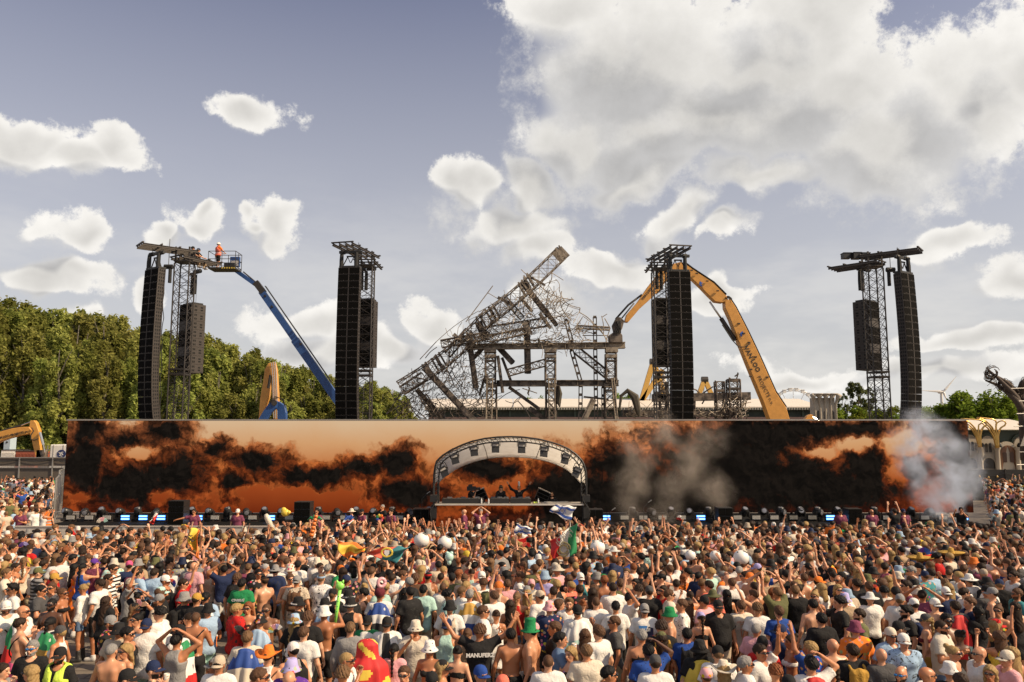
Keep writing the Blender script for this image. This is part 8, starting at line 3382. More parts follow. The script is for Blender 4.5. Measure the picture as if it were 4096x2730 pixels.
# lettering and prints on particular garments
def back_print(sp, txt, z, size, material, bold=0.0, dy=-.165, front=False):
 o = lettering(txt, size, material, sp['obj'], (0, dy - .012, z), None, bold)
 return o
INKW = mat('print_white', (.72, .70, .66), .7)
INKR = mat('print_rust', (.50, .13, .05), .7)
INKB = mat('print_blue', (.05, .22, .55), .7)
def garment_prints():
 def put(st, x, y, txt, z, size, m, bold=0.0):
  s = find(st, x, y)
  o = lettering(txt, size, m, s['obj'], (0, -.185, z), None, bold)
  return s
 put(1, 1872, 1082, 'MANUFERZ', 1.32, .085, INKW, .004)
 s = put(2, 1107, 906, 'ALDI', 1.33, .075, INKW, .003)
 q = MB()
 q.prism([Vector((a, 0, b)) for a, b in ((-.13, 1.14), (-.13, 1.40), (.03, 1.40), (.0, 1.30), (-.06, 1.20))], -.178, -.172)
 q.obj('printed_panel', INKB, s['obj'])
 q = MB()
 q.prism([Vector((a, 0, b)) for a, b in ((-.11, 1.13), (-.05, 1.19), (.02, 1.30), (.05, 1.39), (.14, 1.36), (.14, 1.10), (.06, 1.08))], -.178, -.172)
 q.obj('printed_panel', mat('print_navy', (.02, .02, .06), .7), s['obj'])
 q = MB()
 for k in range(3):
  q.bar((-.02 + k * .03, -.180, 1.10), (.14, -.180, 1.18 + .03 * k), .004, .012)
 q.obj('printed_line', mat('flag_red', COLS['red'], .7), s['obj'])
 put(2, 1197, 1331, "HUGO'S", 1.30, .075, INKR)
 s = put(2, 1912, 876, 'LOS ANGELES', 1.38, .055, INKR)
 q = MB()
 q.tube([(-.09, -.186, 1.34), (.09, -.186, 1.34), (.09, -.186, 1.24), (-.09, -.186, 1.24), (-.09, -.186, 1.34)], .005, 4)
 for k in range(4):
  q.tube([(-.09 + .06 * k, -.186, 1.24), (-.08 + .05 * k, -.186, 1.10)], .007, 4)
 q.obj('printed_picture', INKR, s['obj'])
 put(0, 2027, 697, 'CIARRAÍ', 1.33, .075, INKW, .002)
 s = find(0, 2027, 697)
 q = MB()
 q.lathe([(.196, 1.17), (.194, 1.25)], 22, (0, -.005, 0), 1.0, .92)
 q.obj('jersey_band', mat('flag_mustard', COLS['mustard'], .7), s['obj'])
 put(0, 62, 612, 'AT WA', 1.30, .07, INK)
 put(2, 2062, 642, 'M', 1.28, .14, INK, .004)
 s = find(2, 302, 1326)
 for (c, dx, dz, r_) in (('orange', .02, 1.26, .085), ('green', -.06, 1.20, .07), ('yellow', .04, 1.16, .06), ('black', 0, 1.13, .05)):
  q = MB()
  q.prism([Vector((dx + r_ * math.cos(a * .5236), 0, dz + r_ * math.sin(a * .5236))) for a in range(12)], -.182 - .002 * len(c), -.178)
  q.obj('printed_shape', mat('print_' + c, COLS[c], .7), s['obj'])
 for (st, x, y) in ((1, 792, 857), (1, 772, 792), (1, 577, 862), (1, 357, 852)):
  s = find(st, x, y)
  q = MB()
  for k in (-1, 0, 1):
   me = text_mesh('CANADA', .034, .001)
   a = k * 1.0
   for v in me.vertices:
    c = v.co
    an = a + c.x / .128
    yy = .133
    q_ = (math.sin(an) * yy, -math.cos(an) * yy * 1.08 - .006 + (c.y), 1.652 + c.z)
    v.co = q_
   me.materials.clear()
   me.materials.append(INKW)
   link('hat_lettering', me, s['obj'])
garment_prints()
# ------------------------------------------------------------------ the rest of the crowd: one uncountable mass
def join_variant(name, sex, arms, topt, pat, bott, headt, shades, h=.031):
 V, Fc, M, T = [], [], [], []
 n = 0
 mats = [PI_['skin'], PI_[pat] if pat else PI_['cloth'], PI_['pants'], PI_['hair'], SHADES, SHOE]
 def add(g, mi):
  nonlocal n
  v, f = g[0], g[1]
  V.append(v)
  Fc.append(f + n)
  M.append(np.full(len(f), mi))
  T.append(g[2] if len(g) > 2 else np.ones((len(v), 3), np.float32))
  n += len(v)
 add(raw_body(sex, arms, 'stand', h, .013, .0115), 0)
 if topt:
  add(raw_top(topt, sex, arms, .030), 1)
 if topt != 'd':
  add(raw_bottom(bott, sex, 'stand', .032), 2)
 add(raw_shoes('stand', False, .028), 5)
 if headt in HAT_NAMES:
  hv = raw_hat(headt)
  add(hv, 3)
 elif headt != 'bald':
  add(raw_hair(headt, .017), 3)
 if shades:
  add(raw_misc('glasses'), 4)
 me = arrays_mesh(name, np.concatenate(V), np.concatenate(Fc), mats, True, np.concatenate(T), np.concatenate(M))
 return me
def make_crowd():
 g = random.Random(2024)
 col = bpy.data.collections.new('crowd_figures')
 variants = []
 spec = [('m', 'd', 't', None, 'sh', 's', 0), ('m', 'd', 't', None, 'sh', 'cap', 0), ('m', 'c', 't', None, 'sh', 's', 1), ('m', 'r', 't', None, 'sh', 's', 0), ('m', 'u', 't', None, 'sh', 'capb', 0), ('m', 'd', None, None, 'sh', 's', 0),
   ('m', 'v', None, None, 'sh', 's', 0), ('m', 'd', 'j', 'floral', 'sh', 'buck', 0), ('m', 'k', 't', None, 'sh', 'z', 1), ('m', 'd', 'v', None, 'sh', 's', 0), ('m', 'q', 't', None, 'sh', 's', 0), ('m', 'h', 't', None, 'sh', 's', 0),
   ('f', 'd', 'v', None, 'ss', 'l', 0), ('f', 'd', 'k', None, 'ss', 'l', 1), ('f', 'u', 'k', None, 'ss', 'p', 0), ('f', 'd', 'd', 'floral', 'ss', 'l', 0), ('f', 'r', 'v', None, 'ss', 'b', 1), ('f', 'c', 't', None, 'ss', 'a', 1),
   ('m', 'd', 'j', 'palm', 'sh', 's', 0), ('m', 'd', 't', None, 'sh', 'bald', 1), ('m', 'l', 'v', None, 'sh', 'cap', 1), ('m', 'd', 't', None, 'sh', 'buck', 0), ('h', 'd', 't', None, 'sh', 'z', 0), ('m', 'g', 't', None, 'sh', 's', 0),
   ('m', 'm', 't', None, 'sh', 's', 1), ('m', 'd', 't', None, 'sh', 'c', 0), ('f', 'p', 'v', None, 'ss', 'p', 0), ('m', 'd', None, None, 'sh', 'capb', 0), ('f', 'd', 'c', None, 'ss', 'buck', 0), ('m', 'd', 't', None, 'sh', 'straw', 0)]
 hats = set()
 for i, s in enumerate(spec):
  me = join_variant('crowd_figure', *s)
  o = bpy.data.objects.new('crowd_figure_%02d' % i, me)
  col.objects.link(o)
  if s[5] in HAT_NAMES:
   hats.add(i)
 raised = [i for i, s in enumerate(spec) if s[1] in 'urvqglp']
 calm = [i for i, s in enumerate(spec) if s[1] not in 'urvgl']
 calm = calm + [i for i in calm if i not in hats]
 taken = [s['loc'] for s in PEOPLE]
 grid = {}
 def cell(p):
  return (int(math.floor(p[0] / .6)), int(math.floor(p[1] / .6)))
 for p in taken:
  grid.setdefault(cell(p), []).append(p)
 def free(p, r):
  c = cell(p)
  for i in (-1, 0, 1):
   for j in (-1, 0, 1):
    for q in grid.get((c[0] + i, c[1] + j), ()):
     if (q[0] - p[0]) ** 2 + (q[1] - p[1]) ** 2 < r * r:
      return False
  return True
 pts = []
 def tryp(x, y, r):
  p = (x, y)
  if free(p, r):
   grid.setdefault(cell(p), []).append(p)
   pts.append(p)
 # main field in front of the stage; a few open patches at the near left
 gaps = [(find(0, 738, 735)['loc'], 1.15), ((-8.2, 14.0), 1.5), ((-7.2, 15.5), 1.0), ((-6.4, 13.2), .9)]
 for k in range(32000):
  y = math.sqrt(g.uniform(17.2 ** 2, 30.9 ** 2))
  w = .665 * y + 1.5
  x = g.uniform(-w, w)
  if x < -.22 * y and y < 20.5:
   continue
  if any(math.hypot(x - q[0][0], y - q[0][1]) < q[1] for q in gaps):
   continue
  left = x < -.30 * y
  if left and y > 20 and (y > 29.3 or g.random() > .62):
   continue
  tryp(x, y, .47 if y < 20 else (.42 if y < 25 else .39))
 # crowd beyond the ends of the stage, left and right
 for k in range(5000):
  y = g.uniform(35, 66)
  if g.random() < .5:
   lim = at(236, 2000, y).x
   x = g.uniform(lim - 12, lim - .6)
   if x < -.66 * y - 2:
    continue
   if y > 58 and g.random() < .6:
    continue
  else:
   lim = at(3905, 2000, y).x
   x = g.uniform(lim + .8, lim + 12)
   if x > .68 * y + 2 or (y > 61 - (x - 37) * .1):
    continue
  tryp(x, y, .72)
 n = len(pts)
 tops = [('white', 24), ('cream', 6), ('black', 16), ('dgrey', 5), ('navy', 5), ('beige', 5), ('tan', 4), ('lblue', 4), ('red', 2), ('coral', 2), ('wine', 2), ('olive', 3), ('green', 2), ('pink', 4), ('yellow', 1.5), ('orange', 1.5), ('mint', 2), ('blue', 2), ('grey', 5), ('lilac', 1)]
 tn, tw = zip(*tops)
 hairs = (('hair', 8), ('black_hair', 6), ('brown', 5), ('lbrown', 3), ('blond', 3), ('greyh', .6), ('red_hair', .5))
 hn, hw = zip(*hairs)
 hatc = (('black', 7), ('white', 6), ('cream', 4), ('beige', 3), ('grey', 3), ('navy', 3), ('lblue', 2), ('red', 1), ('orange', .6), ('olive', 1), ('pink', 1), ('green', .6), ('yellow', .5))
 cn, cw = zip(*hatc)
 me = bpy.data.meshes.new('crowd')
 me.vertices.add(n)
 me.vertices.foreach_set('co', np.array([(x, y, 0.0) for x, y in pts], np.float32).ravel())
 var, rot, scl, A = [], [], [], {k: [] for k in ('skin', 'top', 'bottom', 'head')}
 for (x, y) in pts:
  front = max(0.0, 1 - abs(x) / 11) * (y > 23)
  i = g.choice(raised) if g.random() < .05 + .42 * front * min(1, (y - 22) / 7) else g.choice(calm)
  var.append(i)
  a = g.gauss(0, 38) + (0 if g.random() < .80 else g.uniform(60, 300))
  if y > 36:
   a += 60 if x < 0 else -60
  rot.append(R(a) + math.atan2(x, 60))
  s = g.gauss(1.0, .035)
  scl.append(max(.9, min(1.09, s)))
  sk = g.choices(SKINS + [SKIN_BROWN, SKIN_DARK], [5, 5, 4, 4, 4, 3, 1.6, .8])[0]
  A['skin'].append(sk)
  def cv(name):
   c = COLS[name]
   k = g.uniform(.85, 1.12)
   return tuple(min(.85, q * k) for q in c)
  A['top'].append(cv(g.choices(tn, tw)[0]))
  A['bottom'].append(cv(g.choice(('black', 'black', 'black', 'beige', 'denim', 'white', 'khaki', 'navy', 'dgrey'))))
  A['head'].append(cv(g.choices(cn, cw)[0] if i in hats else g.choices(hn, hw)[0]))
 for nm, typ, data in (('variant', 'INT', var), ('turn', 'FLOAT', rot), ('size', 'FLOAT', scl)):
  me.attributes.new(nm, typ, 'POINT').data.foreach_set('value', data)
 for k, v in A.items():
  me.attributes.new(k, 'FLOAT_COLOR', 'POINT').data.foreach_set('color', np.concatenate([np.array(v, np.float32), np.ones((n, 1), np.float32)], 1).ravel())
 o = link('crowd', me)
 o['kind'] = 'stuff'
 o['label'] = 'dense festival crowd packed before the stage and beside it'
 o['category'] = 'crowd'
 gt = bpy.data.node_groups.new('crowd_scatter', 'GeometryNodeTree')
 gt.interface.new_socket('Geometry', in_out='INPUT', socket_type='NodeSocketGeometry')
 gt.interface.new_socket('Geometry', in_out='OUTPUT', socket_type='NodeSocketGeometry')
 N, L = gt.nodes, gt.links
 gi, go = N.new('NodeGroupInput'), N.new('NodeGroupOutput')
 m2p = N.new('GeometryNodeMeshToPoints')
 iop = N.new('GeometryNodeInstanceOnPoints')
 ci = N.new('GeometryNodeCollectionInfo')
 ci.inputs['Collection'].default_value = col
 ci.inputs['Separate Children'].default_value = True
 ci.inputs['Reset Children'].default_value = True
 def attr(nm, typ):
  a = N.new('GeometryNodeInputNamedAttribute')
  a.data_type = typ
  a.inputs['Name'].default_value = nm
  return a.outputs['Attribute']
 iop.inputs['Pick Instance'].default_value = True
 L.new(gi.outputs[0], m2p.inputs[0])
 L.new(m2p.outputs[0], iop.inputs['Points'])
 L.new(ci.outputs[0], iop.inputs['Instance'])
 L.new(attr('variant', 'INT'), iop.inputs['Instance Index'])
 cx = N.new('ShaderNodeCombineXYZ')
 L.new(attr('turn', 'FLOAT'), cx.inputs[2])
 e2r = N.new('FunctionNodeEulerToRotation')
 L.new(cx.outputs[0], e2r.inputs[0])
 L.new(e2r.outputs[0], iop.inputs['Rotation'])
 L.new(attr('size', 'FLOAT'), iop.inputs['Scale'])
 L.new(iop.outputs[0], go.inputs[0])
 md = o.modifiers.new('scatter', 'NODES')
 md.node_group = gt
 print('CROWD', n, 'individuals', len(PEOPLE))
make_crowd()
# ------------------------------------------------------------------ people on stage, at the barrier and on the lift
def extra(u, v, Y, row, label, z0=None, hgt=None, rz=None, group='stage crew and performers'):
 """row as in the tables without the position; z0 None = head top fixed by the pixel"""
 f = row.split()
 sp = parse_person('%s 0 0 %s' % (f[0], ' '.join(f[1:])), 0)
 legs = 'sit' if 'sit' in sp['x'] else 'stand'
 sp['legs'] = legs
 top = at(u, v, Y)
 h = hgt or {'m': 1.78, 'f': 1.70, 'h': 1.82}[sp['sex']]
 if z0 is None:
  z0 = top.z - h
 g_ = random.Random(int(u * 7 + v))
 sp['skin'] = SKIN_DARK if 'dark' in sp['x'] else (SKIN_BROWN if 'brown' in sp['x'] else SKINS[g_.randrange(5)])
 sp['hairc'] = 'blond' if 'blondhair' in sp['x'] else 'hair'
 o = make_person((top.x, Y, z0), R(FACE[sp['face']]) if rz is None else rz, h, sp)
 tag(o, label, 'person', group)
 sp['obj'], sp['hgt'] = o, h
 return sp
def hand_world(sp, side):
 s, e, w, nm = skeleton(sp['sex'], sp['arms'])[side]
 d = (w - e) / np.linalg.norm(w - e)
 p = Vector(w + d * .07)
 bpy.context.view_layer.update()
 return sp['obj'].matrix_world @ p
def zp(x, y):
 return 1650 + x / 2.941, 1700 + y / 2.941
def make_crew():
 u, v = zp(1040, 700)
 extra(u, v, 37.9, 'f black.l black.beanie F b black.ss long blondhair sg', 'blonde performer in black jacket and beret leaning on the booth', DECK, 1.74)
 u, v = zp(1253, 690)
 extra(u, v, 37.9, 'f black.l white.mohawk F v black.tr', 'performer in black with tall white hair and arms flung wide', DECK, 1.76)
 u, v = zp(690, 720)
 c = extra(u, v, 37.9, 'm black.t hair.z R m black.tr beard', 'camera operator in black t-shirt left of the performers', DECK, 1.70)
 r = empty('video_camera', Vector(c['obj'].location) + Vector((.02, -.12, 1.55)), 0, 'black shoulder video camera held by the operator on stage', 'camera')
 q = MB()
 q.box((0, 0, .05), (.42, .16, .2))
 q.box((-.05, 0, .19), (.2, .1, .08))
 q.obj('camera_body', BLACK, r)
 q = MB()
 q.tube([(.2, 0, .05), (.34, 0, .05), (.42, 0, .05)], [.06, .065, .08], 10)
 q.obj('lens', BLACK, r)
 q = MB()
 q.bar((-.1, 0, .24), (.12, 0, .24), .02)
 q.obj('top_handle', STEEL, r)
 u, v = zp(1637, 800)
 extra(u, v, 38.4, 'm black.t lbrown.z F d black.tr beard sit', 'bearded person in black sitting behind the right booth end', DECK - .385, 1.78)
 u, v = zp(370, 843)
 extra(u, v, 37.8, 'm black.t hair.s F d black.tr sit', 'dark-haired person half hidden behind the left booth end', DECK - .56, 1.75)
 # crew in maroon between barrier and stage
 row = [(0, 1625, 108, 's', 'F', 'short dark hair, one arm out, by a glowing blue strobe', 'hair.s sg'), (0, 1990, 96, 'd', 'F', 'white and black cap', 'white.cap'), (1, 507, 118, 'd', 'F', 'sunglasses beside the second speaker stack', 'hair.z sg'), (1, 885, 128, 'c', 'FL', 'black cap and grey beard', 'black.cap beard'),
           (1, 1130, 134, 'd', 'FL', 'dark swept hair left of the low speaker stack', 'hair.q'), (1, 1740, 158, 'd', 'L', 'bald head before the booth front', 'bald'), (1, 1880, 180, 'h', 'F', 'grey hair and hands at head before the booth', 'greyh.s'), (3, 605, 178, 'd', 'F', 'dark cap on the right side', 'black.cap'),
           (3, 868, 176, 'd', 'F', 'shaved head and sunglasses on the right side', 'bald sg'), (3, 1135, 198, 's', 'F', 'dark cap and arm along the right barrier', 'navy.cap'), (0, 180, 75, 'c', 'F', 'short hair under the left crowd', 'hair.s')]
 for (st, x, y, arms, fc, what, hd) in row:
  h = hd.split()
  extra(1024 * st + x / ZS, 1980 + y / ZS, 35.6, 'm wine.t %s %s %s black.tr %s' % (h[0], fc, arms, ' '.join(h[1:])), 'crew member in maroon t-shirt, ' + what, 0.0, 1.80, group='crew in maroon by the stage')
 extra(3072 + 1058 / ZS, 1980 + 118 / ZS, 35.5, 'm black.t hair.s B g black.tr beard', 'person in black t-shirt photographing with both arms overhead at the right stage', None, 1.8)
 extra(3072 + 1612 / ZS, 1980 + 105 / ZS, 35.6, 'm black.t black.cap FL p black.tr', 'person in black operating a camera inside the pale smoke', None, 1.8)
 extra(1024 + 800 / ZS, 1980 + 98 / ZS, 35.6, 'm black.t cream.straw F d black.tr sg', 'guard in black with a pale straw hat before the stage', 0.0, 1.8)
 extra(1024 + 1058 / ZS, 1980 + 80 / ZS, 36.0, 'm black.t greyh.z FL c black.tr', 'crew member in black leaning on the stage edge left of the booth', None, 1.8)
 extra(400 / ZS, 1980 + 120 / ZS, 37.0, 'm black.t black.cap B d black.tr vest:orange', 'steward in orange vest at the left end of the barrier', 0.0, 1.78)
 x0, x1, ly, lz = LIFT
 w = extra(865, 1003, ly, 'm orange.t white.helm BR b black.sh vest:coral', 'worker in orange with white helmet standing in the lift basket', lz, 1.76)
 w['obj'].location.x = x0 + .42
 extra(795, 992, 50.0, 'm black.t navy.helm R b tan.tr sit', 'worker in dark helmet crouching on the far left tower beam', 16.0 - .80, 1.7)
 extra(772, 990, 49.7, 'm dgrey.t black.helm R b tan.tr sit', 'second worker lying low on the far left tower beam', 16.05 - .80, 1.7)
 # rider on shoulders
 p = onz(1520 / ZS, 1980 + 318 / ZS, 2.42)
 extra(1520 / ZS, 1980 + 318 / ZS, p.y, 'f tan.k blond.l BR r cream.ss sit sg', 'long-haired blonde riding on shoulders and holding an orange flag', p.z - 1.70, 1.70, group='people in the crowd')
 extra(1500 / ZS, 1980 + 560 / ZS, p.y - .02, 'm dgrey.t hair.s B d black.sh', 'person in charcoal t-shirt carrying the blonde flag holder on shoulders', 0.0, 1.62, group='people in the crowd')
make_crew()
# ------------------------------------------------------------------ flags
def flag(corners, Y, cols, label, vert=True, wid=None, ripple=.10, n=20, m=14):
 """corners in photo pixels TL TR BR BL; cols with shares across the width (vert) or height"""
 P = [at(u, v, Y) for u, v in corners]
 base = P[3].copy()
 root = empty('flag', base, 0, label, 'flag', 'flags in the crowd')
 tot = sum(c[1] for c in cols)
 vs, fs, mi = [], [], []
 for j in range(m + 1):
  for i in range(n + 1):
   s, t = i / n, j / m
   p = P[0].lerp(P[1], s).lerp(P[3].lerp(P[2], s), t) - base
   p.y += ripple * math.sin(s * 9 + t * 3.5 + corners[0][0]) + ripple * .5 * math.sin(t * 8 + s * 4)
   p.z += ripple * .22 * math.sin(s * 11 + 1.3 + t * 3)
   p.x += ripple * .25 * math.sin(t * 7 + s * 2)
   vs.append(p)
 for j in range(m):
  for i in range(n):
   a = j * (n + 1) + i
   fs.append((a, a + n + 1, a + n + 2, a + 1))
   x = ((i + .5) / n if vert else (j + .5) / m) * tot
   k = 0
   while k < len(cols) - 1 and x > cols[k][1]:
    x -= cols[k][1]
    k += 1
   mi.append(k)
 q = MB()
 q.add(vs, fs)
 q.mi = mi
 o = q.obj('cloth', [mat('flag_' + c[0], COLS[c[0]], .7, scale=5) for c in cols] if len(cols) > 1 else mat('flag_' + cols[0][0], COLS[cols[0][0]], .7, scale=5), root, True)
 o.modifiers.new('thickness', 'SOLIDIFY').thickness = .006
 def pt(s, t, off=-.03):
  i, j = min(n, max(0, round(s * n))), min(m, max(0, round(t * m)))
  return Vector(vs[j * (n + 1) + i]) + Vector((0, off, 0))
 return root, pt
def zt(st, x, y):
 return 1024 * st + x / ZS, 1980 + y / ZS
def star(root, c, r, col):
 for k in (0, 1):
  q = MB()
  pts = [c + Vector((r * math.sin(a * 2.0944 + k * math.pi), -.05, r * math.cos(a * 2.0944 + k * math.pi))) for a in range(4)]
  q.tube(pts, r * .09, 4)
  q.obj('star', mat('flag_' + col, COLS[col], .7), root)
def make_flags():
 st = [('white', .12), ('blue', .2), ('white', .38), ('blue', .2), ('white', .1)]
 r, pt = flag([zp(1690, 940), zp(1920, 965), zp(1850, 1142), zp(1605, 1012)], 29.0, st, 'large white flag with two blue stripes and a star before the booth', False)
 star(r, pt(.5, .5, -.12), .16, 'blue')
 q = MB()
 q.tube([pt(.98, .98, .0), pt(.98, .98, 0) + Vector((.05, .1, -1.0))], .012, 5)
 q.obj('pole', WHITEP, r)
 r, pt = flag([zt(2, 40, 245), zt(2, 165, 280), zt(2, 150, 330), zt(2, 15, 320)], 25.5, st, 'small white and blue striped flag held low left of the booth flag', False)
 star(r, pt(.4, .6, -.1), .1, 'blue')
 r, pt = flag([zt(2, 318, 396), zt(2, 540, 232), zt(2, 535, 500), zt(2, 335, 530)], 19.4, [('red', .33), ('white', .36), ('green', .31)], 'red, white and green flag with brown crest waved high in the crowd', True, ripple=.07)
 M = Matrix.Rotation(R(-36), 3, 'Y') @ Matrix.Scale(-1, 3, Vector((1, 0, 0)))
 for k, tx in enumerate(('PURO', 'INSHI')):
  o = lettering(tx, .17, mat('print_grey', (.25, .23, .2), .7), r, pt(.48, .14 + .14 * k, -.14), M)
 q = MB()
 for rad in (.16, .10):
  q.tube([pt(.5, .68, -.14) + Vector((rad * math.cos(a * .5), 0, rad * math.sin(a * .5))) for a in range(13)], .022, 5)
 q.obj('crest', mat('crest_brown', (.16, .13, .06), .7), r)
 y1 = 20.8
 flag([zt(1, 650, 372), zt(1, 930, 436), zt(1, 890, 484), zt(1, 742, 524)], y1, [('orange', .22), ('yellow', .56), ('orange', .22)], 'orange and yellow flag stretched between two raised arms', False)
 y2 = 20.2
 r, pt = flag([zt(1, 1060, 440), zt(1, 1285, 432), zt(1, 1172, 572), zt(1, 905, 492)], y2, [('coral', .52), ('teal', .48)], 'orange-red and green flag with a round yellow crest held overhead')
 q = MB()
 q.tube([pt(.52, .45, -.16) + Vector((.13 * math.cos(a * .5236), 0, .10 * math.sin(a * .5236))) for a in range(13)], .025, 5)
 q.obj('crest_ring', mat('flag_yellow', COLS['yellow'], .7), r)
 q = MB()
 q.prism([pt(.52, .45, -.17) + Vector((a, 0, b)) for a, b in ((-.06, .06), (.06, .06), (.06, -.03), (0, -.09), (-.06, -.03))], pt(.52, .45, -.17).y - .004, pt(.52, .45, -.17).y + .004)
 q.obj('crest_shield', mat('flag_white', COLS['white'], .7), r)
 yr = onz(1520 / ZS, 1980 + 318 / ZS, 2.42).y - .5
 r, pt = flag([zt(0, 1538, 262), zt(0, 1668, 296), zt(0, 1660, 545), zt(0, 1600, 440)], yr, [('orange', .26), ('yellow', .48), ('orange', .26)], 'orange and yellow flag with dark emblem held by the blonde rider')
 q = MB()
 for k in range(3):
  q.tube([pt(.5, .3 + .1 * k, -.12) + Vector((-.05, 0, .04)), pt(.5, .3 + .1 * k, -.12) + Vector((.03, 0, -.02)), pt(.5, .34 + .1 * k, -.12) + Vector((.06, 0, .05))], .016, 5)
 q.obj('emblem', INK, r)
 flag([zt(0, 1268, 196), zt(0, 1310, 145), zt(0, 1306, 190), zt(0, 1266, 246)], 28.5, [('white', .5), ('red', .5)], 'small white and red flag held up near the left barrier', False)
 flag([zt(1, 742, 165), zt(1, 825, 185), zt(1, 800, 235), zt(1, 722, 290)], 27.3, [('blue', .35), ('white', .12), ('red', .18), ('white', .1), ('navy', .25)], 'dark blue flag with red and white stripes before the stage', False)
 flag([zt(2, 1390, 168), zt(2, 1412, 180), zt(2, 1405, 215), zt(2, 1380, 205)], 30.5, [('white', .5), ('red', .5)], 'tiny red and white flag before the right stage', False)
 # figure hidden under a red and yellow flag
 p = onz(1024 + 932 / ZS, 1980 + 1215 / ZS, 1.80)
 sp = extra(1024 + 932 / ZS, 1980 + 1215 / ZS, p.y, 'm red.t hair.s B d black.tr', 'person hidden under a red flag with yellow animal figures', 0.0, 1.76, group='people in the crowd')
 vs, fs, mi = [], [], []
 N_, M_ = 56, 40
 zr_ = np.array([1.82, 1.80, 1.74, 1.63, 1.55, 1.49, 1.42, 1.2, .45])[::-1]
 rr_ = np.array([.02, .10, .15, .155, .165, .235, .28, .31, .36])[::-1]
 for j in range(M_ + 1):
  t = j / M_
  z = 1.82 - 1.37 * t ** 1.5
  for i in range(N_):
   a = 2 * math.pi * i / N_
   r_ = float(np.interp(z, zr_, rr_)) * (1 + .11 * t * math.sin(a * 7 + 2 * t) + .05 * t * math.sin(a * 13))
   vs.append((r_ * math.cos(a) * 1.1, r_ * math.sin(a) * .85 - .01, z))
 for j in range(M_):
  for i in range(N_):
   fs.append((j * N_ + i, j * N_ + (i + 1) % N_, (j + 1) * N_ + (i + 1) % N_, (j + 1) * N_ + i))
   mi.append(1 if math.sin(i * .34 + 1.6 * math.sin(j * .33)) + .9 * math.sin(j * .55 - i * .22) > .85 else 0)
 q = MB()
 q.add(vs, fs)
 q.mi = mi
 q.obj('draped_flag', [mat('flag_red', COLS['red'], .7, scale=5), mat('flag_yellow', COLS['yellow'], .7, scale=5)], sp['obj'], True)
make_flags()
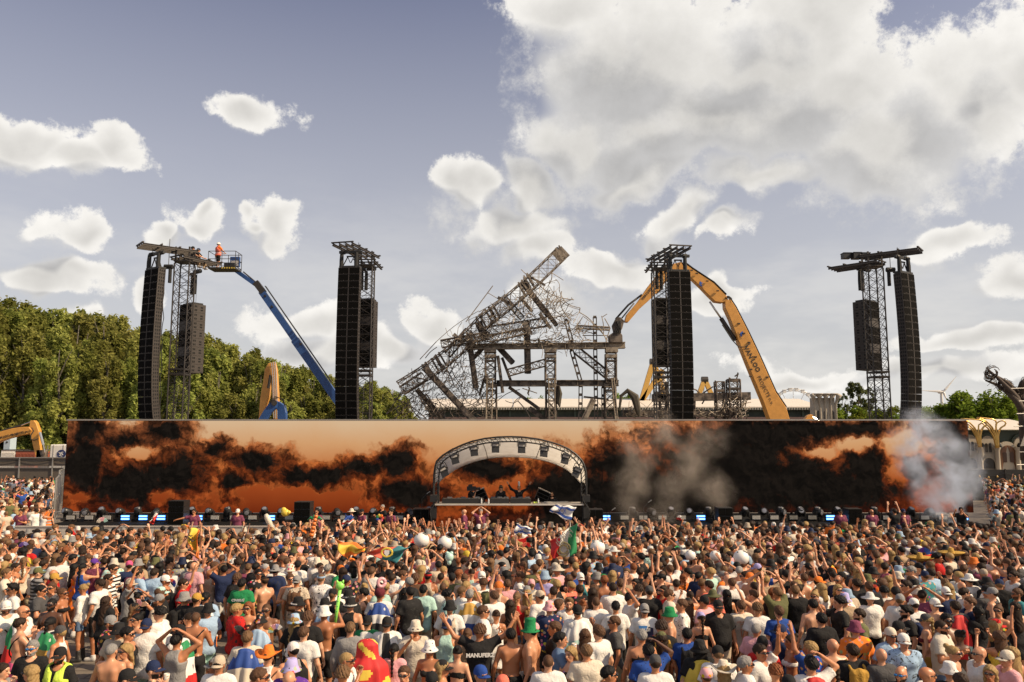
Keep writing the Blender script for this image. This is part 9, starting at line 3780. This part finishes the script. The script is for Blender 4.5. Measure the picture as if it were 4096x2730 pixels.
# ------------------------------------------------------------------ inflatables and fans
def plain(c, rough=.35):
 return mat('vinyl_' + c, COLS[c], rough, var=.08)
def ball(q, c, r, sx=1, sy=1, sz=1, n=14):
 q.lathe([(r * math.sin(math.pi * k / 10) + 1e-4, -r * sz * math.cos(math.pi * k / 10)) for k in range(11)], n, c, sx, sy)
def make_inflatables():
 for (st, x, y, rpx, lab) in ((1, 1385, 380, 64, 'white round inflatable with a dark cap left of a twin one'), (1, 1580, 402, 60, 'white round inflatable just right of the first one'), (2, 716, 440, 62, 'white round inflatable right of the red and green flag'),
                                 (2, 1700, 512, 46, 'white round inflatable left of the larger one at right centre'), (2, 1916, 526, 64, 'largest white round inflatable at right centre'), (2, 1492, 505, 44, 'white round inflatable beside the light blue hood')):
  p = onz(*zt(st, x, y), 1.86)
  r = rpx / ZS / (F / p.y)
  e = empty('round_inflatable', p, 0, lab, 'inflatable', 'white round inflatables')
  q = MB()
  ball(q, (0, 0, 0), r, 1, 1, .95)
  q.obj('balloon', plain('white'), e, True)
  q = MB()
  q.tube([(r * .15, -r * .3, r * .84), (r * .42, -r * .3, r * .74), (r * .66, -r * .25, r * .60)], [r * .10, r * .16, r * .10], 8)
  q.obj('dark_ear', BLACK, e, True)
  q = MB()
  q.tube([(-r * .55, -r * .3, r * .70), (-r * .42, -r * .35, r * .74)], [r * .10, r * .12], 8)
  q.obj('dark_ear', BLACK, e, True)
 p = onz(*zt(1, 245, 150), 2.15)
 e = empty('duck_inflatable', p, 0, 'yellow inflatable duck floating above heads on the left', 'inflatable')
 q = MB()
 ball(q, (0, 0, 0), .16, 1, .8, .9)
 ball(q, (-.06, 0, .09), .11, 1, .8, 1)
 q.obj('body', plain('yellow'), e, True)
 q = MB()
 ball(q, (.14, -.03, .01), .075)
 q.obj('head', plain('yellow'), e, True)
 q = MB()
 ball(q, (.21, -.05, .0), .03, 1, 1, .5)
 q.obj('beak', plain('orange'), e, True)
 s = find(1, 572, 926)
 a, b = at(*zt(1, 662, 1075), s['loc'][1] + .15), at(*zt(1, 702, 792), s['loc'][1] + .25)
 e = empty('cat_head_stick', a, 0, 'green inflatable stick with a cat-shaped head held by the shirtless person', 'inflatable')
 q = MB()
 q.tube([(0, 0, 0), (b - a) * .5, b - a], [.026, .034, .032], 10)
 q.obj('stick', plain('lime'), e, True)
 q = MB()
 c = b - a + Vector((0, 0, .07))
 ball(q, c, .085, 1, .8, .92)
 q.obj('head', plain('lime'), e, True)
 for sx in (-1, 1):
  q = MB()
  q.tube([c + Vector((sx * .045, 0, .05)), c + Vector((sx * .065, 0, .11))], [.034, .008], 8)
  q.obj('ear', plain('lime'), e, True)
 for k in range(5):
  q = MB()
  ball(q, (b - a) * (.2 + .15 * k) + Vector((0, -.03, 0)), .015, 1, .6, .6, 8)
  q.obj('green_dot', plain('green'), e, True)
 p = onz(*zt(1, 1617, 520), 1.95)
 e = empty('bear_balloon', p, 0, 'mint green animal balloon on a stick in the middle of the crowd', 'inflatable')
 q = MB()
 ball(q, (0, 0, 0), .11, 1, 1, 1.1)
 ball(q, (-.055, 0, .095), .045)
 ball(q, (.055, 0, .095), .045)
 ball(q, (0, -.03, -.12), .055, 1, 1, 1.5)
 q.obj('body', plain('mint'), e, True)
 p = onz(*zt(1, 1050, 735), 2.05)
 e = empty('ring_inflatable', p, R(25), 'pink doughnut-shaped inflatable ring held above a maroon turban', 'inflatable')
 q = MB()
 q.tube([(.072 * math.cos(a * .3927), 0, .078 * math.sin(a * .3927)) for a in range(17)], .036, 10)
 q.obj('ring', plain('pink'), e, True)
 p = onz(*zt(1, 1035, 195), 2.0)
 e = empty('toy_windmill', p, 0, 'rainbow flower windmill held up before the left stage', 'toy')
 for k, c in enumerate(('red', 'orange', 'yellow', 'green', 'blue', 'purple', 'dpink')):
  q = MB()
  a = k * .8976
  ball(q, (.10 * math.cos(a), 0, .10 * math.sin(a)), .055, 1, .3, 1, 10)
  q.obj('petal', plain(c), e, True)
 a, b = onz(*zt(1, 460, 350), 1.75), None
 b = at(*zt(1, 505, 165), a.y)
 e = empty('striped_stick', a, 0, 'brown and orange striped inflatable stick raised on the left', 'inflatable')
 q = MB()
 q.tube([(0, 0, 0), b - a], [.07, .05], 8)
 q.obj('stick', plain('brown'), e, True)
 for k in range(6):
  q = MB()
  c = (b - a) * ((k + .5) / 6)
  d = (b - a).normalized() * .05
  q.tube([c - d, c + d], .072 - .003 * k, 8)
  q.obj('stripe', plain('orange'), e, True)
 p = onz(*zt(1, 495, 205), 1.95)
 e = empty('palm_inflatable', p, 0, 'green inflatable palm leaves above heads on the left', 'inflatable')
 for k in range(4):
  q = MB()
  a = .35 + k * .8
  q.tube([(0, 0, 0), (.16 * math.cos(a), 0, .10 * math.sin(a) + .03), (.30 * math.cos(a), 0, .08 * math.sin(a) - .06)], [.045, .055, .02], 8)
  q.obj('leaf', plain('green'), e, True)
 p = onz(*zt(1, 100, 215), 2.0)
 e = empty('bottle_inflatable', p, 0, 'pale yellow bottle-shaped inflatable leaning in the left crowd', 'inflatable')
 q = MB()
 q.tube([(.18, 0, -.34), (-.03, 0, .10), (-.09, 0, .22)], [.09, .10, .06], 10)
 q.obj('body', plain('cream'), e, True)
 for (st, x, y, rpx, cols, rot, lab) in ((0, 200, 440, 45, ('lilac', 'purple'), 10, 'purple hand fan on the far left'), (0, 1198, 880, 52, ('pink', 'skinpale'), 160, 'pale pink hand fan held over a head'), (1, 168, 1150, 66, ('white', 'lilac', 'pink', 'yellow', 'mint'), 20, 'pastel rainbow hand fan at the left'),
           (3, 1305, 505, 62, ('blue', 'purple'), -5, 'blue hand fan beside a sombrero'), (2, 568, 285, 42, ('coral', 'pink'), 15, 'red melon-coloured hand fan beside the red and green flag'), (0, 855, 240, 50, ('mint', 'pink', 'cream'), 5, 'green and pink hand fan by the left barrier'),
           (0, 1990, 1160, 62, ('black', 'dgrey'), -40, 'black hand fan in the near crowd'), (2, 240, 680, 40, ('yellow', 'gold'), 20, 'yellow hand fan in the middle crowd'), (3, 888, 790, 38, ('orange', 'coral'), -60, 'orange hand fan on the right'),
           (2, 118, 440, 42, ('red', 'coral'), -10, 'plain red hand fan left of the waved flag'), (0, 1430, 745, 40, ('blue', 'purple', 'coral'), -60, 'dark blue hand fan with a sunset print'), (1, 640, 1452 - 280, 1, ('white',), 0, None)):
  if lab is None:
   continue
  p = onz(*zt(st, x, y), 1.70)
  r = rpx / ZS / (F / p.y)
  e = empty('hand_fan', p, 0, lab, 'fan', 'hand fans in the crowd')
  n = 12
  M = Matrix.Rotation(R(-rot), 3, 'Y')
  for k in range(n):
   a0, a1 = math.pi * (.08 + .84 * k / n), math.pi * (.08 + .84 * (k + 1) / n)
   am = (a0 + a1) / 2
   q = MB()
   pp = []
   for (a, dy) in ((a0, .012), (am, -.012), (a1, .012)):
    pp += [M @ Vector((r * .38 * math.cos(a), dy * .5, r * .38 * math.sin(a))), M @ Vector((r * math.cos(a), dy, r * math.sin(a)))]
   q.add(pp, [(0, 1, 3, 2), (2, 3, 5, 4)])
   q.obj('pleat', mat('fan_' + cols[k * len(cols) // n], COLS[cols[k * len(cols) // n]], .6), e)
  q = MB()
  for k in range(0, n + 1, 2):
   a = math.pi * (.08 + .84 * k / n)
   q.bar(Vector((0, .015, 0)), M @ Vector((r * math.cos(a), .015, r * math.sin(a))), .006, .012)
  q.obj('ribs', BLACK, e)
 # cups and phones in hands of people that stand out
 for s in PEOPLE:
  if s['mark'] and s['arms'] in 'kmpq':
   h = hand_world(s, 1)
   ph = s['arms'] in 'pq'
   e = empty('phone' if ph else 'plastic_cup', h + Vector((0, 0, .03 if ph else -.02)), s['obj'].rotation_euler.z, ('dark phone held by the person with the %s' if ph else 'pale plastic cup held by the person with the %s') % s['mark'], 'phone' if ph else 'cup')
   q = MB()
   if ph:
    q.box((0, .02, .03), (.072, .010, .15))
    q.obj('phone_body', BLACK, e)
    q = MB()
    q.box((0, .0135, .03), (.064, .002, .135))
    q.obj('glass', SHADES, e)
   else:
    q.lathe([(.001, -.05), (.030, -.05), (.042, .09), (.039, .09), (.028, -.04)], 10)
    q.obj('cup_wall', mat('cup_plastic', (.62, .58, .5), .3), e, True)
    q = MB()
    q.lathe([(.001, .05), (.036, .05)], 10)
    q.obj('drink', mat('drink_amber', (.5, .3, .06), .2), e)
make_inflatables()
# ------------------------------------------------------------------ drifting stage smoke
def smoke(name, label, blobs, dens, col, scale):
 """soft plume: a closed box whose density fades out from a chain of warped puffs"""
 C = [(at(u, v, Y), r) for (u, v, Y, r) in blobs]
 lo = Vector([min(c[i] - r - 1.1 for c, r in C) for i in range(3)])
 hi = Vector([max(c[i] + r + 1.1 for c, r in C) for i in range(3)])
 m, t, out = new_mat(name + '_volume')
 pv = t.n('ShaderNodeVolumePrincipled')
 pv.inputs['Color'].default_value = (*col, 1)
 O = t.n('ShaderNodeTexCoord').outputs['Object']
 w = t.v('SUBTRACT', t.noise(O, scale, 3, 0.6, color=True), (0.5, 0.5, 0.5))
 q = t.v('ADD', O, t.v('SCALE', w, s=1.7))
 acc = None
 for c, r in C:
  d = t.m('SUBTRACT', 1.0, t.m('DIVIDE', t.v('DISTANCE', q, tuple(c)), r))
  acc = d if acc is None else t.m('SMOOTH_MAX', acc, d, 0.3)
 n = t.noise(q, scale * 1.9, 4, 0.65)
 k = t.m('MULTIPLY', t.mr(acc, 0.0, 0.75), t.mr(n, 0.36, 0.72, 0.06, 1.0))
 t.put(pv.inputs['Density'], t.m('MULTIPLY', k, dens))
 t.put(out.inputs['Volume'], pv.outputs[0])
 b = MB()
 b.box((lo + hi) / 2, hi - lo)
 o = kind(b.obj(name, m), 'stuff')
 o['label'] = label
 o['category'] = 'smoke'
smoke('stage_smoke', 'pale bluish smoke plume drifting up at the right end of the stage', [(3800, 2085, 36.6, .7), (3770, 2030, 37.0, 1.0), (3800, 1960, 37.6, 1.2), (3820, 1880, 38.2, 1.3), (3770, 1810, 38.8, 1.3), (3720, 1745, 39.6, 1.4),
                       (3680, 1690, 40.2, 1.0), (3860, 1930, 38, 1.0), (3700, 1960, 38.6, 1.1), (3640, 1770, 40, 1.2), (3650, 1860, 39.5, 1.1)], 1.6, (.78, .86, 1.0), .6)
smoke('drifting_haze', 'thin brownish haze rising over the right half of the stage', [(2520, 2040, 38.2, 1.1), (2530, 1930, 39.2, 1.4), (2560, 1820, 40, 1.5), (2660, 2040, 38.4, 1.1), (2700, 1950, 39.2, 1.3), (2760, 1850, 40, 1.5), (2850, 1960, 39.2, 1.3),
                                                                                     (2650, 1740, 40.2, 1.4), (2830, 1760, 40.2, 1.3), (2880, 2030, 38.4, .9)], .42, (.80, .70, .60), .5)
